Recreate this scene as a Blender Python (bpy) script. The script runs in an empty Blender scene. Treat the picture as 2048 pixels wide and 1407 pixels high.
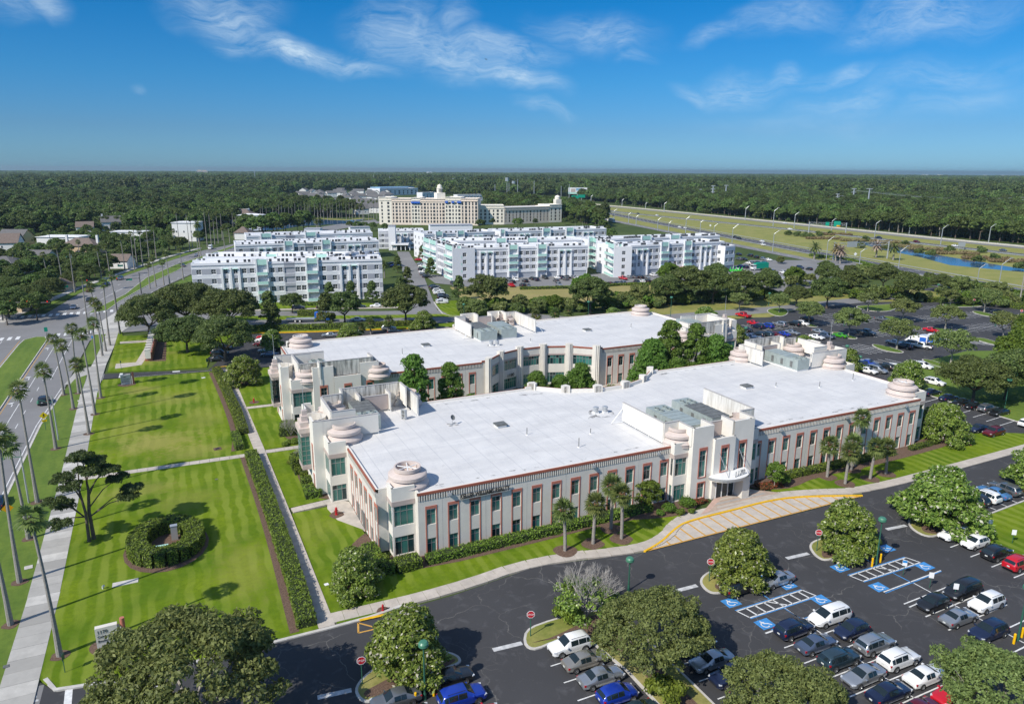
import bpy,bmesh,math,random
import numpy as np
from math import cos,sin,hypot
uni = random.uniform
from mathutils import Vector,Matrix
R = math.radians
scene = bpy.context.scene
col = scene.collection
random.seed(7)
# ------------------------------------------------------------------ camera, sky, sun, exposure
CAM_H,FOCAL,PITCH,YAW,ROLL = 49.0,1440.0,math.atan(363.5 / 1440.0),R(25.2),R(-0.28)
fwd = Vector((sin(YAW) * cos(PITCH),cos(YAW) * cos(PITCH),-sin(PITCH)))
rt0 = Vector((cos(YAW),-sin(YAW),0))
up0 = rt0.cross(fwd)
rgt = rt0 * cos(ROLL) - up0 * sin(ROLL)
upv = up0 * cos(ROLL) + rt0 * sin(ROLL)
cam = bpy.data.cameras.new('camera')
cam.sensor_width = 36.0
cam.lens = 36.0 * FOCAL / 2048.0
cam.clip_start,cam.clip_end = 1.0,60000.0
camo = bpy.data.objects.new('camera',cam)
col.objects.link(camo)
camo.matrix_world = Matrix(((rgt.x,upv.x,-fwd.x,0),(rgt.y,upv.y,-fwd.y,0),(rgt.z,upv.z,-fwd.z,CAM_H),(0,0,0,1)))
scene.camera = camo
SUN_EL,SHADOW_AZ = R(42.0),R(19.0)          # shadows fall towards +19 deg from +X
sdir = Vector((cos(SHADOW_AZ) * cos(SUN_EL),sin(SHADOW_AZ) * cos(SUN_EL),-sin(SUN_EL)))
sl = bpy.data.lights.new('sun','SUN')
sl.energy,sl.angle,sl.color = 4.6,R(0.5),(1.0,0.945,0.85)
slo = bpy.data.objects.new('sun',sl)
col.objects.link(slo)
slo.rotation_euler = sdir.to_track_quat('-Z','Y').to_euler()
scene.view_settings.view_transform = 'Standard'
scene.view_settings.look = 'None'
scene.view_settings.exposure = 0.16
scene.view_settings.gamma = 1.0
scene.render.engine = 'CYCLES'
cy = scene.cycles
cy.use_denoising = True
cy.max_bounces,cy.diffuse_bounces,cy.glossy_bounces,cy.transmission_bounces,cy.volume_bounces = 6,3,3,2,0
cy.transparent_max_bounces = 6
cy.caustics_reflective = cy.caustics_refractive = False
cy.sample_clamp_indirect = 4.0
class NT:
 """small helper round a node tree"""
 def __init__(s,tree):
  s.t = tree
  s.t.nodes.clear()
  s.k = tree.links.new
 def n(s,kind,**kw):
  nd = s.t.nodes.new(kind)
  for k,v in kw.items():
   if k.startswith('i_'):
    key = k[2:]
    key = int(key) if key.isdigit() else key.replace('_',' ')
    nd.inputs[key].default_value = v
   else:
    setattr(nd,k,v)
  return nd
 def l(s,a,ao,b,bi):
  s.t.links.new(a.outputs[ao],b.inputs[bi])
 def math(s,op,a,b=None,clamp=False):
  nd = s.n('ShaderNodeMath',operation=op,use_clamp=clamp)
  for i,v in enumerate((a,b)):
   if v is None:
    continue
   if isinstance(v,(int,float)):
    nd.inputs[i].default_value = v
   else:
    s.t.links.new(v,nd.inputs[i])
  return nd.outputs[0]
 def mix(s,fac,a,b,blend='MIX'):
  nd = s.n('ShaderNodeMix',data_type='RGBA',blend_type=blend)
  for v,i in ((fac,0),(a,6),(b,7)):
   if isinstance(v,(int,float)):
    nd.inputs[i].default_value = v
   elif isinstance(v,(tuple,list)):
    nd.inputs[i].default_value = (v[0],v[1],v[2],1)
   else:
    s.t.links.new(v,nd.inputs[i])
  return nd.outputs[2]
 def ramp(s,fac,stops):
  nd = s.n('ShaderNodeValToRGB')
  cr = nd.color_ramp
  while len(cr.elements) < len(stops):
   cr.elements.new(0.5)
  for e,(p,c) in zip(cr.elements,stops):
   e.position = p
   e.color = (c,c,c,1) if isinstance(c,(int,float)) else (c[0],c[1],c[2],1)
  s.t.links.new(fac,nd.inputs[0])
  return nd.outputs[0]
 def noise(s,scale,detail=4,rough=0.5,vec=None,dist=0.0):
  nd = s.n('ShaderNodeTexNoise')
  nd.inputs['Scale'].default_value = scale
  nd.inputs['Detail'].default_value = detail
  nd.inputs['Roughness'].default_value = rough
  nd.inputs['Distortion'].default_value = dist
  if vec is not None:
   s.t.links.new(vec,nd.inputs['Vector'])
  return nd.outputs[0]
 def mapping(s,vec,scale=(1,1,1),rot=(0,0,0),loc=(0,0,0)):
  nd = s.n('ShaderNodeMapping')
  nd.inputs['Scale'].default_value = scale
  nd.inputs['Rotation'].default_value = rot
  nd.inputs['Location'].default_value = loc
  s.t.links.new(vec,nd.inputs[0])
  return nd.outputs[0]
 def pos(s):
  return s.n('ShaderNodeNewGeometry').outputs['Position']
def px_dir(px,py):
 d = fwd + rgt * ((px - 1024.0) / FOCAL) - upv * ((py - 703.5) / FOCAL)
 return d.normalized()
# sky: Nishita for the daylight, deepened like the photograph, with thin cirrus drawn from direction-space noise
world = bpy.data.worlds.new('World')
scene.world = world
world.use_nodes = True
w = NT(world.node_tree)
sky = w.n('ShaderNodeTexSky',sky_type='NISHITA',sun_disc=False,sun_elevation=SUN_EL,
   sun_rotation=math.atan2(-cos(SHADOW_AZ),-sin(SHADOW_AZ)) % (2 * math.pi),
   altitude=50.0,air_density=1.0,dust_density=0.35,ozone_density=2.2)
tc = w.n('ShaderNodeTexCoord')
gen = tc.outputs['Generated']
sep = w.n('ShaderNodeSeparateXYZ')
w.k(gen,sep.inputs[0])
elev = sep.outputs[2]
tint = w.ramp(w.math('ABSOLUTE',elev),[(0.0,(0.215,0.44,0.81)),(0.05,(0.17,0.36,0.65)),(0.11,(0.105,0.375,0.66)),(0.21,(0.026,0.36,0.66)),(0.55,(0.62,0.76,0.94))])
skyc = w.mix(1.0,sky.outputs[0],tint,'MULTIPLY')
az_n = w.math('ARCTAN2',sep.outputs[0],sep.outputs[1])
el_n = w.math('ARCSINE',elev)
comb = w.n('ShaderNodeCombineXYZ')
w.k(az_n,comb.inputs[0]); w.k(el_n,comb.inputs[1])
ae = comb.outputs[0]
warp = w.n('ShaderNodeTexNoise'); warp.inputs['Scale'].default_value = 9.0; warp.inputs['Detail'].default_value = 3.0
w.k(ae,warp.inputs['Vector'])
wv = w.n('ShaderNodeVectorMath',operation='MULTIPLY_ADD')
w.k(warp.outputs['Color'],wv.inputs[0]); wv.inputs[1].default_value = (0.10,0.07,0); wv.inputs[2].default_value = (-0.05,-0.035,0)
aw0 = w.n('ShaderNodeVectorMath',operation='ADD')
w.k(ae,aw0.inputs[0]); w.k(wv.outputs[0],aw0.inputs[1])
aw = aw0.outputs[0]
CIRRUS = [  # ends of each streak in the photograph (turned into sky directions), half width in pixels, strength
 (330,-40,520,92,30,.62),(440,82,700,128,17,.95),(600,105,790,150,10,.60),(430,88,480,108,12,.5),(400,20,560,10,25,.25),
 (720,55,900,95,42,.60),(800,90,1010,140,32,.75),(880,90,1100,115,22,.62),(930,130,1115,180,16,.75),(860,60,950,25,20,.35),
 (1080,55,1300,72,26,.50),(1210,78,1290,95,16,.45),(1045,212,1150,240,10,.42),(1230,122,1310,115,7,.30),
 (1370,75,1480,40,12,.45),(1450,42,1680,8,20,.42),(1680,45,2060,5,26,.55),(1740,60,1900,42,20,.45),(1640,75,1760,55,14,.28),
 (1350,168,1430,195,12,.35),(1400,178,1580,165,22,.55),(1540,140,1610,148,14,.50),(1590,160,1750,125,12,.42),
 (1600,215,1800,190,20,.38),(1700,160,2050,140,22,.30),(1800,220,2050,190,16,.26),(1420,255,1850,245,18,.16),
 (20,-15,120,38,18,.60),(-80,10,60,20,20,.4),(250,175,285,172,5,.25)]
total = None
for (x0,y0,x1,y1,hw,stg) in CIRRUS:
 d0,d1 = px_dir(x0,y0),px_dir(x1,y1)
 a0,e0 = math.atan2(d0.x,d0.y),math.asin(d0.z)
 a1,e1 = math.atan2(d1.x,d1.y),math.asin(d1.z)
 L = hypot(a1 - a0,e1 - e0); ang = math.atan2(e1 - e0,a1 - a0)
 sub = w.n('ShaderNodeVectorMath',operation='SUBTRACT')
 w.k(aw,sub.inputs[0]); sub.inputs[1].default_value = ((a0 + a1) / 2,(e0 + e1) / 2,0)
 rot = w.mapping(sub.outputs[0],rot=(0,0,-ang))
 scl = w.n('ShaderNodeVectorMath',operation='MULTIPLY')
 w.k(rot,scl.inputs[0]); scl.inputs[1].default_value = (1 / (L * 0.62),FOCAL / (hw * 1.7),0)
 ln = w.n('ShaderNodeVectorMath',operation='LENGTH')
 w.k(scl.outputs[0],ln.inputs[0])
 fall = w.n('ShaderNodeMapRange',interpolation_type='SMOOTHSTEP')
 w.k(ln.outputs['Value'],fall.inputs[0])
 fall.inputs[1].default_value,fall.inputs[2].default_value = 1.25,0.0
 fall.inputs[3].default_value,fall.inputs[4].default_value = 0.0,stg
 total = fall.outputs[0] if total is None else w.math('MAXIMUM',total,fall.outputs[0])
wisp1 = w.noise(6.0,9,0.68,w.mapping(aw,scale=(2.2,6.5,1),rot=(0,0,R(14))),0.7)
wisp2 = w.noise(24.0,7,0.7,w.mapping(aw,scale=(1.6,6.0,1),rot=(0,0,R(20))),0.9)
wisp = w.ramp(w.math('ADD',w.math('MULTIPLY',wisp1,0.62),w.math('MULTIPLY',wisp2,0.38)),[(0.36,0.10),(0.62,1.0)])
hi = w.n('ShaderNodeMapRange',interpolation_type='SMOOTHSTEP')      # thin cirrus goes on above the frame
w.k(elev,hi.inputs[0]); hi.inputs[1].default_value,hi.inputs[2].default_value = 0.28,0.5
hi.inputs[3].default_value,hi.inputs[4].default_value = 0.0,0.28
cl = w.math('MULTIPLY',w.math('MAXIMUM',total,hi.outputs[0]),wisp,True)
skycl = w.mix(w.math('MULTIPLY',cl,.82),skyc,(4.6,5.6,6.3))
bg = w.n('ShaderNodeBackground')
bg.inputs[1].default_value = 0.14
w.k(skycl,bg.inputs[0])
out = w.n('ShaderNodeOutputWorld')
w.l(bg,0,out,0)
def gd(px,py,z=0.0):
 """survey: where the sight line of a photograph pixel meets the level z"""
 d = fwd + rgt * ((px - 1024.0) / FOCAL) - upv * ((py - 703.5) / FOCAL)
 t = (z - CAM_H) / d.z
 return (d.x * t,d.y * t)
def gp(pts,z=0.0):
 return [gd(a,b,z) for a,b in pts]
# ------------------------------------------------------------------ materials
MATS = {}
def mat(name,color,rough=0.7,metal=0.0,spec=0.5,vary=0.0,vscale=3.0,bump=0.0,bscale=20.0,coat=0.0,island=0.0,objv=0.0,emis=None):
 if name in MATS:
  return MATS[name]
 m = bpy.data.materials.new(name)
 m.use_nodes = True
 t = NT(m.node_tree)
 b = t.n('ShaderNodeBsdfPrincipled')
 o = t.n('ShaderNodeOutputMaterial')
 t.l(b,0,o,0)
 b.inputs['Base Color'].default_value = (*color,1)
 b.inputs['Roughness'].default_value = rough
 b.inputs['Metallic'].default_value = metal
 b.inputs['Specular IOR Level'].default_value = spec
 b.inputs['Coat Weight'].default_value = coat
 cur = None
 if vary:
  nz = t.noise(vscale,6,0.62,t.pos())
  lo = tuple(c * (1 - vary) for c in color); hi_ = tuple(min(1,c * (1 + vary)) for c in color)
  cur = t.ramp(nz,[(0.3,lo),(0.7,hi_)])
 if objv:
  oi = t.n('ShaderNodeObjectInfo')
  hs = t.n('ShaderNodeHueSaturation')
  if cur is None:
   hs.inputs['Color'].default_value = (*color,1)
  else:
   t.k(cur,hs.inputs['Color'])
  t.k(t.math('ADD',t.math('MULTIPLY',oi.outputs['Random'],2 * objv),1 - objv),hs.inputs['Value'])
  cur = hs.outputs[0]
 if cur is not None:
  t.k(cur,b.inputs['Base Color'])
 if bump:
  bn = t.n('ShaderNodeBump')
  bn.inputs['Strength'].default_value = bump
  bn.inputs['Distance'].default_value = 0.05
  t.k(t.noise(bscale,5,0.6,t.pos()),bn.inputs['Height'])
  t.l(bn,0,b,'Normal')
 MATS[name] = m
 return m
def leaf_mat(name,dark,light,trans=0.35,rough=0.55,hue_var=0.12,bloom=None):
 """leaf material: every leaf (mesh island) and every tree has its own shade; light passes through"""
 m = bpy.data.materials.new(name)
 m.use_nodes = True
 t = NT(m.node_tree)
 g = t.n('ShaderNodeNewGeometry')
 oi = t.n('ShaderNodeObjectInfo')
 c = t.ramp(g.outputs['Random Per Island'],[(0.0,dark),(1.0,light)] if not bloom else [(0.0,dark),(0.955,light),(0.962,bloom),(1.0,bloom)])
 hs = t.n('ShaderNodeHueSaturation')
 t.k(c,hs.inputs['Color'])
 t.k(t.math('ADD',t.math('MULTIPLY',oi.outputs['Random'],0.035),0.4825),hs.inputs['Hue'])
 t.k(t.math('ADD',t.math('MULTIPLY',oi.outputs['Random'],2 * hue_var),1 - hue_var),hs.inputs['Value'])
 b = t.n('ShaderNodeBsdfPrincipled')
 b.inputs['Roughness'].default_value = rough
 b.inputs['Specular IOR Level'].default_value = 0.35
 t.l(hs,0,b,'Base Color')
 tr = t.n('ShaderNodeBsdfTranslucent')
 t.l(hs,0,tr,0)
 mx = t.n('ShaderNodeMixShader')
 mx.inputs[0].default_value = trans
 t.l(b,0,mx,1); t.l(tr,0,mx,2)
 o = t.n('ShaderNodeOutputMaterial')
 t.l(mx,0,o,0)
 MATS[name] = m
 return m
def custom(name,build,rough=0.85,spec=0.3):
 m = bpy.data.materials.new(name)
 m.use_nodes = True
 t = NT(m.node_tree)
 b = t.n('ShaderNodeBsdfPrincipled')
 b.inputs['Roughness'].default_value = rough
 b.inputs['Specular IOR Level'].default_value = spec
 o = t.n('ShaderNodeOutputMaterial')
 t.l(b,0,o,0)
 c = build(t,b)
 if c is not None:
  t.k(c,b.inputs['Base Color'])
 MATS[name] = m
 return m
def bump_into(t,b,h,strength,dist=0.05):
 bn = t.n('ShaderNodeBump')
 bn.inputs['Strength'].default_value = strength
 bn.inputs['Distance'].default_value = dist
 t.k(h,bn.inputs['Height'])
 t.l(bn,0,b,'Normal')
def asphalt(base,crackc,streak,crack_amt):
 def f(t,b):
  p = t.pos()
  big = t.noise(0.06,5,0.6,p)
  fine = t.noise(14.0,3,0.7,p)
  mid = t.noise(0.55,6,0.65,p,0.6)
  c = t.mix(t.ramp(big,[(0.35,0.0),(0.7,1.0)]),base,tuple(v * 1.35 for v in base))
  c = t.mix(t.math('MULTIPLY',t.ramp(mid,[(0.55,0.0),(0.78,1.0)]),streak),c,tuple(v * 2.6 + 0.015 for v in base))
  c = t.mix(t.math('MULTIPLY',t.ramp(fine,[(0.3,0.0),(0.75,1.0)]),0.35),c,tuple(v * 1.7 for v in base))
  wn = t.n('ShaderNodeTexNoise'); wn.inputs['Scale'].default_value = 0.5; wn.inputs['Detail'].default_value = 5
  t.k(p,wn.inputs['Vector'])
  wp = t.n('ShaderNodeVectorMath',operation='MULTIPLY_ADD')
  t.k(wn.outputs['Color'],wp.inputs[0]); wp.inputs[1].default_value = (2.4,2.4,0); t.k(p,wp.inputs[2])
  for sc,wd,am,thr in ((0.16,0.011,.60,0.50),(0.34,0.012,0.42,0.56)):
   v = t.n('ShaderNodeTexVoronoi',feature='DISTANCE_TO_EDGE'); v.inputs['Scale'].default_value = sc
   v.voronoi_dimensions = '2D'
   t.k(wp.outputs[0],v.inputs['Vector'])
   line = t.ramp(v.outputs['Distance'],[(0.0,1.0),(wd,0.0)])
   msk = t.ramp(t.noise(0.11,3,0.5,t.mapping(p,loc=(sc * 300,7,0))),[(thr - 0.06,0.0),(thr + 0.06,1.0)])
   c = t.mix(t.math('MULTIPLY',t.math('MULTIPLY',line,msk),am * crack_amt),c,crackc)
  bump_into(t,b,fine,0.25)
  return c
 return f
def grass_f(stripe_amt=0.35,dry=(),base=(0.095,0.165,0.009),dryc=(0.33,0.295,0.085),dry_noise=0.0,bright=(0.175,0.240,0.011)):
 """mown lawn: mower stripes along Y, blotches of lighter turf, worn straw-coloured patches"""
 def f(t,b):
  p = t.pos()
  a = t.noise(0.09,4,0.6,p)
  n2 = t.noise(1.3,6,0.7,p)
  n3 = t.noise(9.0,4,0.7,p)
  c = t.mix(t.ramp(a,[(0.38,0.0),(0.66,1.0)]),base,bright)
  c = t.mix(t.math('MULTIPLY',t.ramp(n2,[(0.35,1.0),(0.6,0.0)]),0.45),c,tuple(v * 0.62 for v in base))
  sp = t.n('ShaderNodeSeparateXYZ'); t.k(p,sp.inputs[0])
  wob = t.math('MULTIPLY',t.noise(0.22,2,0.5,p),1.6)
  s = t.math('SINE',t.math('MULTIPLY',t.math('ADD',sp.outputs[0],wob),3.3))
  s = t.ramp(t.math('ADD',t.math('MULTIPLY',s,0.5),0.5),[(0.3,0.0),(0.7,1.0)])
  sm = t.math('MULTIPLY',s,t.ramp(t.noise(0.13,2,0.5,p),[(0.35,0.0),(0.6,stripe_amt)]))
  c = t.mix(sm,c,(0.235,0.285,0.045))
  if dry_noise:
   c = t.mix(t.math('MULTIPLY',t.ramp(t.noise(0.16,5,0.65,t.mapping(p,loc=(31,5,0))),[(0.5,0.0),(0.66,1.0)]),dry_noise),c,dryc)
  for (x,y,rx,ry,am) in dry:
   q = t.mapping(p,loc=(-x / rx,-y / ry,0),scale=(1 / rx,1 / ry,0))
   ln = t.n('ShaderNodeVectorMath',operation='LENGTH'); t.k(q,ln.inputs[0])
   d = t.math('ADD',ln.outputs['Value'],t.math('MULTIPLY',t.math('SUBTRACT',n2,0.5),1.5))
   d = t.math('ADD',d,t.math('MULTIPLY',t.math('SUBTRACT',t.noise(0.35,4,0.6,p),0.5),1.4))
   c = t.mix(t.math('MULTIPLY',t.ramp(d,[(0.35,1.0),(1.0,0.0)]),am * .75),c,dryc)
  c = t.mix(t.math('MULTIPLY',t.ramp(n3,[(0.3,1.0),(0.55,0.0)]),0.35),c,(0.06,0.115,0.014))
  bump_into(t,b,n3,0.5,0.08)
  return c
 return f
def concrete_f(base,dirt=0.35):
 def f(t,b):
  p = t.pos()
  oi = t.n('ShaderNodeObjectInfo')
  c = t.mix(t.ramp(t.noise(0.8,6,0.65,p),[(0.35,0.0),(0.7,1.0)]),tuple(v * 0.82 for v in base),tuple(v * 1.08 for v in base))
  c = t.mix(t.math('MULTIPLY',oi.outputs['Random'],dirt),c,tuple(v * 0.5 for v in base))
  c = t.mix(t.math('MULTIPLY',t.ramp(t.noise(2.6,5,0.7,p),[(0.55,0.0),(0.8,1.0)]),0.4),c,tuple(v * 0.55 for v in base))
  bump_into(t,b,t.noise(25,3,0.6,p),0.15)
  return c
 return f
def stained_f(base,streakc,amt):
 """stucco with run-off streaks down the face"""
 def f(t,b):
  p = t.pos()
  st = t.noise(1.0,6,0.7,t.mapping(p,scale=(1.6,1.6,0.16)))
  c = t.mix(t.ramp(t.noise(0.5,5,0.6,p),[(0.3,0.0),(0.7,1.0)]),tuple(v * 0.95 for v in base),base)
  c = t.mix(t.math('MULTIPLY',t.ramp(st,[(0.42,0.0),(0.62,1.0)]),amt),c,streakc)
  bump_into(t,b,t.noise(18,4,0.6,p),0.12)
  return c
 return f
def roof_f(t,b):
 p = t.pos()
 base,lo = (0.69,0.675,0.655),(0.56,0.55,0.54)
 c = t.mix(t.ramp(t.noise(0.12,6,0.65,t.mapping(p,scale=(1,2.5,1))),[(0.35,0.0),(0.72,1.0)]),base,lo)
 c = t.mix(t.math('MULTIPLY',t.ramp(t.noise(0.9,6,0.7,t.mapping(p,scale=(0.35,1.6,1))),[(0.5,0.0),(0.75,1.0)]),0.5),c,(0.52,0.53,0.55))
 sp = t.n('ShaderNodeSeparateXYZ'); t.k(p,sp.inputs[0])
 fx = t.math('FRACT',t.math('DIVIDE',sp.outputs[0],3.05))
 seam = t.ramp(t.math('ABSOLUTE',t.math('SUBTRACT',fx,0.5)),[(0.0,1.0),(0.025,0.0)])
 c = t.mix(t.math('MULTIPLY',seam,0.6),c,(0.36,0.37,0.39))
 c = t.mix(t.math('MULTIPLY',t.ramp(t.noise(0.7,4,0.55,t.mapping(p,loc=(9,3,0))),[(0.66,0.0),(0.78,1.0)]),0.5),c,(0.33,0.32,0.30))
 c = t.mix(t.math('MULTIPLY',t.ramp(t.noise(0.35,7,0.75,t.mapping(p,scale=(2.2,.5,1),loc=(3,8,0))),[(0.5,0.0),(0.72,1.0)]),0.45),c,(0.46,0.46,0.47))
 fy = t.math('FRACT',t.math('DIVIDE',sp.outputs[1],17.7))
 c = t.mix(t.math('MULTIPLY',t.ramp(t.math('ABSOLUTE',t.math('SUBTRACT',fy,0.5)),[(0.0,1.0),(0.006,0.0)]),.35),c,(0.4,0.4,0.41))
 return c
mat('cream_stucco',(0.66,0.625,0.565),0.85,vary=0.06,vscale=0.6,bump=0.12)
mat('white_stucco',(0.73,0.695,0.63),0.85,vary=0.05,vscale=0.5,bump=0.12)
mat('grey_stucco',(0.42,0.40,0.385),0.85,vary=0.06,vscale=0.6)
mat('taupe',(0.45,0.375,0.34),0.8,vary=0.05,vscale=0.8,bump=0.1)
mat('drum_pink',(0.56,0.475,0.43),0.75,vary=0.08,vscale=1.1,bump=0.08)
mat('red_trim',(0.47,0.165,0.115),0.6,vary=0.08,vscale=1.5)
mat('coping_red',(0.33,0.105,0.065),0.55,vary=0.12,vscale=1.0)
mat('alu',(0.42,0.42,0.42),0.4,0.6)
mat('dark_frame',(0.10,0.10,0.10),0.5)
mat('groove',(0.16,0.155,0.15),0.9)
mat('black',(0.012,0.012,0.013),0.6)
mat('hvac_green',(0.36,0.41,0.39),0.5,0.2,vary=0.12,vscale=1.2)
mat('hvac_dark',(0.14,0.145,0.14),0.6,vary=0.35,vscale=2.2)
def soot_f(t,b):
 a = t.ramp(t.noise(1.1,6,.7,t.pos()),[(.36,(.12,.115,.11)),(.60,(.66,.655,.65))])
 return a
custom('soot',soot_f)
mat('galv',(0.50,0.52,0.53),0.4,0.5)
mat('white_metal',(0.78,0.78,0.77),0.4)
mat('kerb_concrete',(0.50,0.475,0.44),0.85,vary=0.18,vscale=0.9)
mat('yellow_paint',(0.72,0.42,0.01),0.65,vary=0.18,vscale=2.5)
mat('white_paint',(0.66,0.66,0.65),0.7,vary=0.22,vscale=2.0)
mat('worn_paint',(0.48,0.48,0.48),0.75,vary=0.3,vscale=1.6)
mat('blue_paint',(0.05,0.24,0.55),0.7,vary=0.25,vscale=2.2)
mat('orange_paint',(0.55,0.30,0.06),0.7,vary=0.2,vscale=2.0)
mat('sign_red',(0.45,0.01,0.02),0.4)
mat('sign_white',(0.80,0.80,0.80),0.4)
mat('sign_yellow',(0.85,0.62,0.0),0.4)
mat('sign_orange',(0.85,0.40,0.0),0.4)
mat('sign_blue',(0.02,0.25,0.62),0.4)
mat('sign_green',(0.0,0.26,0.17),0.4)
mat('post_green',(0.03,0.115,0.075),0.45)
mat('head_green',(0.06,0.20,0.125),0.4)
mat('hydrant_red',(0.42,0.01,0.015),0.4)
mat('bollard_yellow',(0.80,0.45,0.0),0.45)
mat('bark',(0.115,0.09,0.07),0.95,vary=0.3,vscale=4,bump=0.5)
mat('bark_pale',(0.30,0.275,0.24),0.95,vary=0.25,vscale=4,bump=0.4)
mat('palm_trunk',(0.27,0.25,0.225),0.95,vary=0.25,vscale=5,bump=0.4)
mat('palm_skirt',(0.23,0.115,0.055),0.95,vary=0.35,vscale=6)
mat('dead_wood',(0.36,0.335,0.31),0.95,vary=0.2,vscale=4)
mat('tyre',(0.018,0.018,0.019),0.85)
mat('rim',(0.42,0.43,0.44),0.3,0.85)
mat('car_glass',(0.012,0.020,0.023),0.05,0.0,0.75)
mat('head_lamp',(0.72,0.74,0.76),0.12,0.3)
mat('tail_lamp',(0.42,0.008,0.012),0.2)
mat('plate',(0.6,0.62,0.6),0.5)
mat('car_black_trim',(0.02,0.02,0.022),0.5)
mat('shingle_grey',(0.13,0.125,0.125),0.9,vary=0.2,vscale=1.2)
mat('shingle_brown',(0.17,0.13,0.11),0.9,vary=0.2,vscale=1.2)
mat('house_white',(0.74,0.735,0.72),0.8,vary=0.05)
mat('house_yellow',(0.70,0.54,0.25),0.8,vary=0.05)
mat('house_tan',(0.58,0.44,0.30),0.8,vary=0.05)
mat('hotel_cream',(0.78,0.725,0.62),0.85,vary=0.04)
mat('hotel_peach',(0.74,0.63,0.53),0.85,vary=0.04)
mat('awning_blue',(0.01,0.10,0.48),0.6)
mat('apt_white',(0.74,0.745,0.76),0.8,vary=0.03)
mat('apt_grey',(0.36,0.37,0.41),0.8,vary=0.03)
mat('apt_roof',(0.70,0.70,0.70),0.85,vary=0.12,vscale=0.3)
mat('mint',(0.42,0.66,0.58),0.5)
mat('apt_glass',(0.055,0.065,0.075),0.12,spec=0.6,objv=0.5)
mat('door_grey',(0.36,0.38,0.42),0.7)
mat('condenser',(0.05,0.055,0.06),0.6)
mat('flower_red',(0.30,0.05,0.03),0.9,vary=0.5,vscale=8)
mat('lake_water',(0.03,0.09,0.19),0.12,spec=0.6)
mat('truck_blue',(0.02,0.13,0.55),0.4)
mat('truck_orange',(0.72,0.17,0.02),0.4)
mat('lime',(0.05,0.62,0.04),0.4)
mat('machine_orange',(0.72,0.16,0.03),0.4)
mat('sand',(0.42,0.34,0.22),0.95,vary=0.15)
mat('terra',(0.66,0.40,0.25),0.85)
mat('letter_grey',(0.055,0.055,0.055),0.5)
mat('brown_paver',(0.40,0.31,0.25),0.85,vary=0.15,vscale=2)
mat('grey_paver',(0.34,0.32,0.30),0.85,vary=0.15,vscale=2)
mat('pink_paver',(0.48,0.33,0.27),0.85,vary=0.15,vscale=2)
custom('lot_asphalt',asphalt((0.041,0.041,0.044),(0.24,0.23,0.21),0.75,.8))
custom('road_asphalt',asphalt((0.165,0.162,0.162),(0.10,0.10,0.10),0.12,0.35))
custom('dark_road',asphalt((0.075,0.075,0.08),(0.14,0.14,0.14),0.25,0.3))
custom('walk_concrete',concrete_f((0.53,0.475,0.415),0.22))
custom('old_concrete',concrete_f((0.55,0.53,0.49),0.85))
custom('stain_panel',stained_f((0.72,0.69,0.62),(0.12,0.115,0.105),0.85))
custom('light_stain',stained_f((0.76,0.735,0.68),(0.36,0.33,0.28),0.55))
custom('roof_white',roof_f,0.6)
custom('mulch',lambda t,b: (bump_into(t,b,t.noise(7,5,0.7,t.pos()),0.8,0.1),
  t.mix(t.ramp(t.noise(6,6,0.75,t.pos()),[(0.35,0.0),(0.7,1.0)]),(0.075,0.045,0.032),(0.22,0.145,0.105)))[1],0.95)
LAWN_DRY = [(-10,178,5,4,.75),(-3,168,8,6,.5),(-6,140,9,6,.9),(-10,150,6,9,.5),(0,133,7,5,.6),(2,152,5,10,.4),(-9,119,8,4,.55),
   (-2,112,6,5,.35),(4,88,4,10,.35),(-12,205,9,5,.6),(-6,212,6,4,.45),(14,95,4,6,.22),(-15,71,2,2,.6)]
custom('lawn_grass',grass_f(0.6,LAWN_DRY),.95,.08)
custom('verge_grass',grass_f(0.15,base=(0.092,0.155,0.017),bright=(0.15,0.215,0.028)))
custom('dry_grass',grass_f(0.0,base=(0.20,0.22,0.045),bright=(0.34,0.29,0.11),dry_noise=0.8))
custom('field_grass',grass_f(0.0,base=(0.30,0.255,0.09),bright=(0.36,0.29,0.12),dry_noise=0.5))
custom('highway_grass',grass_f(0.0,base=(0.235,0.245,0.055),bright=(0.33,0.30,0.095),dry_noise=0.4))
custom('forest_floor',lambda t,b: t.mix(t.ramp(t.noise(0.02,8,0.7,t.pos()),[(0.35,0.0),(0.65,1.0)]),(0.045,0.072,0.022),(0.085,0.115,0.035)),0.95,0.1)
def window_glass(t,b):
 oi = t.n('ShaderNodeObjectInfo')
 b.inputs['Roughness'].default_value = 0.07
 b.inputs['Specular IOR Level'].default_value = 0.6
 # most panes have pale blinds drawn behind teal glass, some are open and dark
 c = t.ramp(oi.outputs['Random'],[(0.0,(0.010,0.030,0.034)),(0.18,(0.012,0.040,0.042)),(0.22,(0.035,0.135,0.118)),(0.6,(0.045,0.165,0.14)),(1.0,(0.07,0.22,0.185))])
 return c
custom('teal_glass',window_glass)
mat('teal_dark',(0.008,0.022,0.032),0.06,spec=0.6)
leaf_mat('oak_leaf',(0.055,0.088,0.022),(0.195,0.250,0.068),0.38)
leaf_mat('oak_leaf_pale',(0.105,0.145,0.042),(0.310,0.370,0.115),0.45)
leaf_mat('magnolia_leaf',(0.070,0.125,0.018),(0.330,0.420,0.085),0.38,0.32,bloom=(0.62,0.58,0.48))
leaf_mat('cypress_leaf',(0.085,0.155,0.022),(0.220,0.350,0.060),0.48)
leaf_mat('bright_leaf',(0.075,0.135,0.018),(0.205,0.310,0.042),0.44)
leaf_mat('forest_leaf',(0.052,0.088,0.020),(0.180,0.250,0.058),0.36,hue_var=0.30)
leaf_mat('pine_leaf',(0.035,0.062,0.016),(0.125,0.165,0.045),0.30,hue_var=0.15)
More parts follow.
